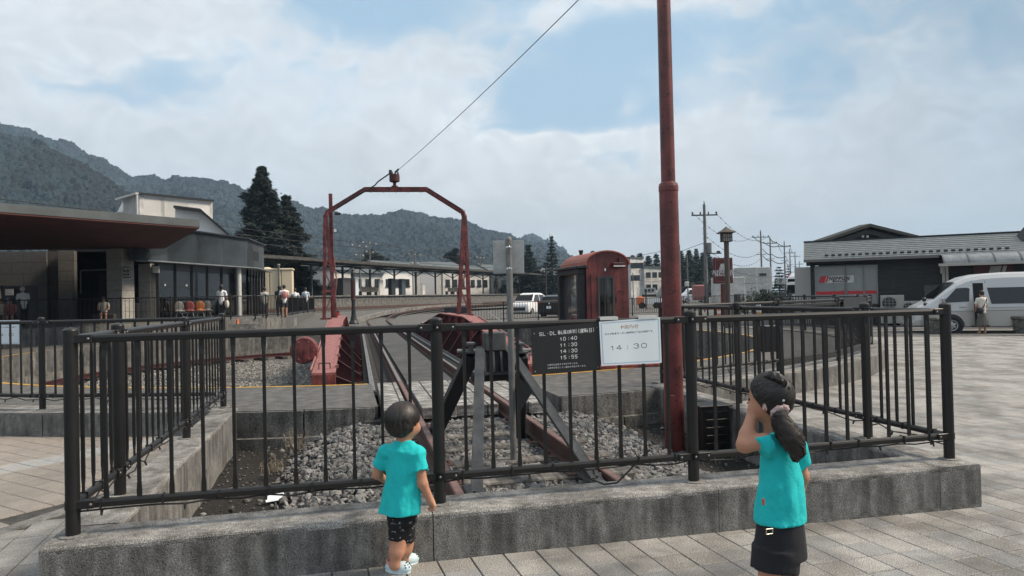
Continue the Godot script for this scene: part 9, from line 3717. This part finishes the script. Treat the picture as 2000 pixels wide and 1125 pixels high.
# ------------------------------------------------------------------ trees
func leafy(called: String, label: String, category: String, px: float, depth: float, y: float, h: float, w: float, kind: String, n: int, sd: int, m := "foliage_dark") -> void:
	var r := RandomNumberGenerator.new()
	r.seed = sd
	var o := thing(called, label, category, stand(px, depth, y), "", 0.0)
	var t := shape()
	t.cyl(V3(0, -0.3, 0), V3(0, h * 0.93, 0), maxf(0.035 * h * 0.6, 0.06), 0.03, 8)
	var xf := []
	var tint := PackedColorArray()
	var put := func(p: Vector3, k: float, flat: float) -> void:
		xf.append(Transform3D(Basis(V3(r.randfn() * 0.4, 1, r.randfn() * 0.4).normalized(), r.randf() * TAU).scaled(V3(k, k * flat, k)), p))
		var g := r.randf_range(0.45, 1.6)
		tint.append(Color(g * r.randf_range(0.85, 1.1), g, g * r.randf_range(0.85, 1.1)))
	if kind == "conifer" or kind == "spire":
		var tiers := int(h * 1.7)
		for i in tiers:
			var u := float(i) / tiers
			var y0 := h * (0.06 + 0.93 * u)
			var rad: float = w * (pow(1.0 - u, 0.78) * (1.0 - 0.35 * exp(-u * 14.0)) + 0.02) * r.randf_range(0.72, 1.15)
			var nb := 5 + r.randi() % 4
			for b in nb:
				var a := TAU * b / nb + r.randf() * 1.2
				var len := rad * r.randf_range(0.55, 1.15)
				var d := V3(cos(a), 0, sin(a))
				var drop := -0.16 * len
				if i % 2 == 0:
					t.cyl(V3(0, y0, 0), d * len * 0.9 + V3(0, y0 + drop, 0), 0.02 * w * (1 - u) + 0.01, 0.01, 4, false)
				var cnt := maxi(2, int(float(n) / (tiers * nb)))
				for c in cnt:
					var s := sqrt(r.randf())
					put.call(d * len * s + V3(r.randfn() * 0.10 * w * (1.05 - u), y0 + drop * s + 0.10 * len * s * s + r.randfn() * 0.01 * h, r.randfn() * 0.10 * w * (1.05 - u)), w * r.randf_range(0.10, 0.19) * (1.0 - 0.72 * u) * (2.0 if kind == "spire" else 1.0), 0.55)
	elif kind == "pine":
		for i in 9:
			var y0 := h * (0.35 + 0.65 * i / 8.0)
			var a := r.randf() * TAU
			var len := w * r.randf_range(0.5, 1.0) * (1.15 - 0.75 * i / 8.0)
			var d := V3(cos(a), 0.08, sin(a))
			t.cyl(V3(0, y0 - 0.1 * h, 0), d * len + V3(0, y0, 0), 0.05, 0.02, 5, false)
			for c in n / 9:
				put.call(d * len * r.randf_range(0.2, 1.1) + V3(r.randfn() * 0.25 * len, y0 + r.randfn() * 0.025 * h, r.randfn() * 0.25 * len), w * r.randf_range(0.14, 0.24), 0.4)
	elif kind == "round":
		for i in 14:
			var d := V3(r.randfn(), r.randf_range(-0.3, 1.0), r.randfn()).normalized()
			var c := V3(0, h * 0.6, 0) + d * V3(w * 0.62, h * 0.30, w * 0.62)
			t.cyl(V3(0, h * 0.3, 0), c, 0.06, 0.02, 5, false)
			for k in n / 14:
				var e := V3(r.randfn(), r.randfn() * 0.7, r.randfn()) * w * 0.20
				put.call(c + e, w * r.randf_range(0.10, 0.18), 0.8)
	else:      # tuft of long arching grass
		for k in n:
			put.call(V3(r.randfn() * w * 0.45, absf(r.randfn()) * h * 0.4, r.randfn() * w * 0.4), w * 0.14, 1.6)
	part("trunk", t, "bark", o, false)
	var cr := many("crown", clump_mesh(sd, 26, Vector3.ONE, 0.34), tinted(m + "_leaves", mats[m].albedo_color), xf, o, tint, "")
	cr.set_meta("kind", "stuff")

func trees() -> void:
	leafy("conifer_tree", "tallest dark conifer rising behind the cafe, with a ragged tip", "tree", 516, 74, 0.8, 15.3, 5.0, "conifer", 6500, 1)
	leafy("conifer_tree", "broad dark conifer leaning on the right of the tallest one", "tree", 562, 76, 0.8, 12.6, 3.8, "conifer", 4600, 2)
	leafy("conifer_tree", "low dark conifer at the left foot of the tallest one", "tree", 488, 78, 0.8, 7.2, 2.6, "conifer", 1800, 3)
	leafy("round_tree", "rounded dark tree above the platform roof, inside the gantry arch", "tree", 729, 120, 0.8, 9.2, 3.0, "round", 1500, 4)
	leafy("pine_tree", "dark layered pine beside the right gantry leg", "tree", 888, 140, 0.8, 10.0, 2.6, "pine", 900, 5)
	leafy("dark_tree", "broad dark evergreen just right of the blank sign plate", "tree", 1034, 130, 0.5, 11.0, 3.9, "conifer", 2200, 6)
	leafy("pine_tree", "tall ragged pine with tiered branches left of the red cabin", "tree", 1080, 124, 0.5, 12.0, 2.8, "conifer", 1500, 7)
	leafy("small_tree", "light leafy treetop showing above the cabin roof", "tree", 1194, 95, 0.3, 7.3, 1.7, "round", 500, 8, "foliage_mid")
	leafy("dark_tree", "dark conifer between the far utility poles", "tree", 1523, 150, 0.2, 7.0, 2.6, "conifer", 900, 9)
	leafy("dark_tree", "second dark conifer between the far utility poles, nearer the office", "tree", 1541, 150, 0.2, 7.2, 2.0, "conifer", 700, 10)
	leafy("grass_clump", "dry pampas clump behind the far fence, left of the office", "plant", 1501, 50, 0.1, 1.7, 1.5, "tuft", 260, 11, "grass_dry" if mats.has("grass_dry") else "foliage_mid")
	var r := RandomNumberGenerator.new()
	r.seed = 40
	var k := 0
	for q in [[1222, 506], [1237, 499], [1252, 495], [1268, 500], [1284, 497], [1300, 499], [1318, 486], [1333, 491], [1348, 489], [1362, 486], [1374, 494], [1386, 497], [1398, 503], [1226, 520], [1245, 514], [1312, 508], [1340, 510], [1356, 512], [1368, 515]]:
		var dep := 185.0 + r.randf_range(-12, 12) - (22.0 if k > 12 else 0.0)
		var top := at(q[0], q[1], dep)
		leafy("wood_conifer", "dark conifer on the wooded rise, " + ("front row, " if k > 12 else "back row, ") + ["first", "second", "third", "fourth", "fifth", "sixth", "seventh", "eighth", "ninth", "tenth", "eleventh", "twelfth", "thirteenth"][k if k <= 12 else k - 13] + " from the left", "tree", q[0], dep, 0.0, top.y + 0.5, 3.0 + r.randf(), "spire", 640, 50 + k)
		var last := get_child(get_child_count() - 1)
		last.set_meta("group", "conifers on the wooded rise")
		k += 1
	var rise := shape()
	for i in 16:
		var a := stand(1205 + i * 13.0, 200.0, 0)
		var b := stand(1205 + (i + 1) * 13.0, 200.0, 0)
		var h0 := 7.5 * sin(PI * clampf((i + 0.6) / 16.6, 0, 1)) + 1.0
		var h1 := 7.5 * sin(PI * clampf((i + 1.6) / 16.6, 0, 1)) + 1.0
		var fwd := V3(-cam_f.x, 0, -cam_f.z) * 30.0
		rise.quad(a + fwd, b + fwd, b + V3(0, h1, 0), a + V3(0, h0, 0))
		rise.quad(a + V3(0, h0, 0), b + V3(0, h1, 0), b - fwd, a - fwd)
	structure("wooded_rise", rise, "forest")
	for q in [[610, 92, 1.2, 2.6], [655, 100, 1.0, 3.0], [990, 135, 1.0, 3.4], [1130, 150, 0.8, 4.2], [1168, 160, 0.6, 4.4], [1425, 170, 0.4, 4.0], [1448, 180, 0.4, 3.6]]:
		leafy("garden_shrub", "dark shrub mass, " + {610: "right of the mesh fence panels", 655: "behind the left gantry leg", 990: "behind the blank sign plate", 1130: "behind the red cabin", 1168: "behind the red cabin's right half", 1425: "behind the lantern post", 1448: "behind the pale site cabins"}[q[0]], "shrub", q[0], q[1], q[2], q[3], q[3] * 0.8, "round", 260, int(q[0]))
		get_child(get_child_count() - 1).set_meta("group", "shrubs between the far houses")

func V3(x: float, y: float, z: float) -> Vector3:
	return Vector3(x, y, z)
func V2(x: float, y: float) -> Vector2:
	return Vector2(x, y)
func P2A(a: Array) -> PackedVector2Array:
	return PackedVector2Array(a)
func P3A(a: Array) -> PackedVector3Array:
	return PackedVector3Array(a)
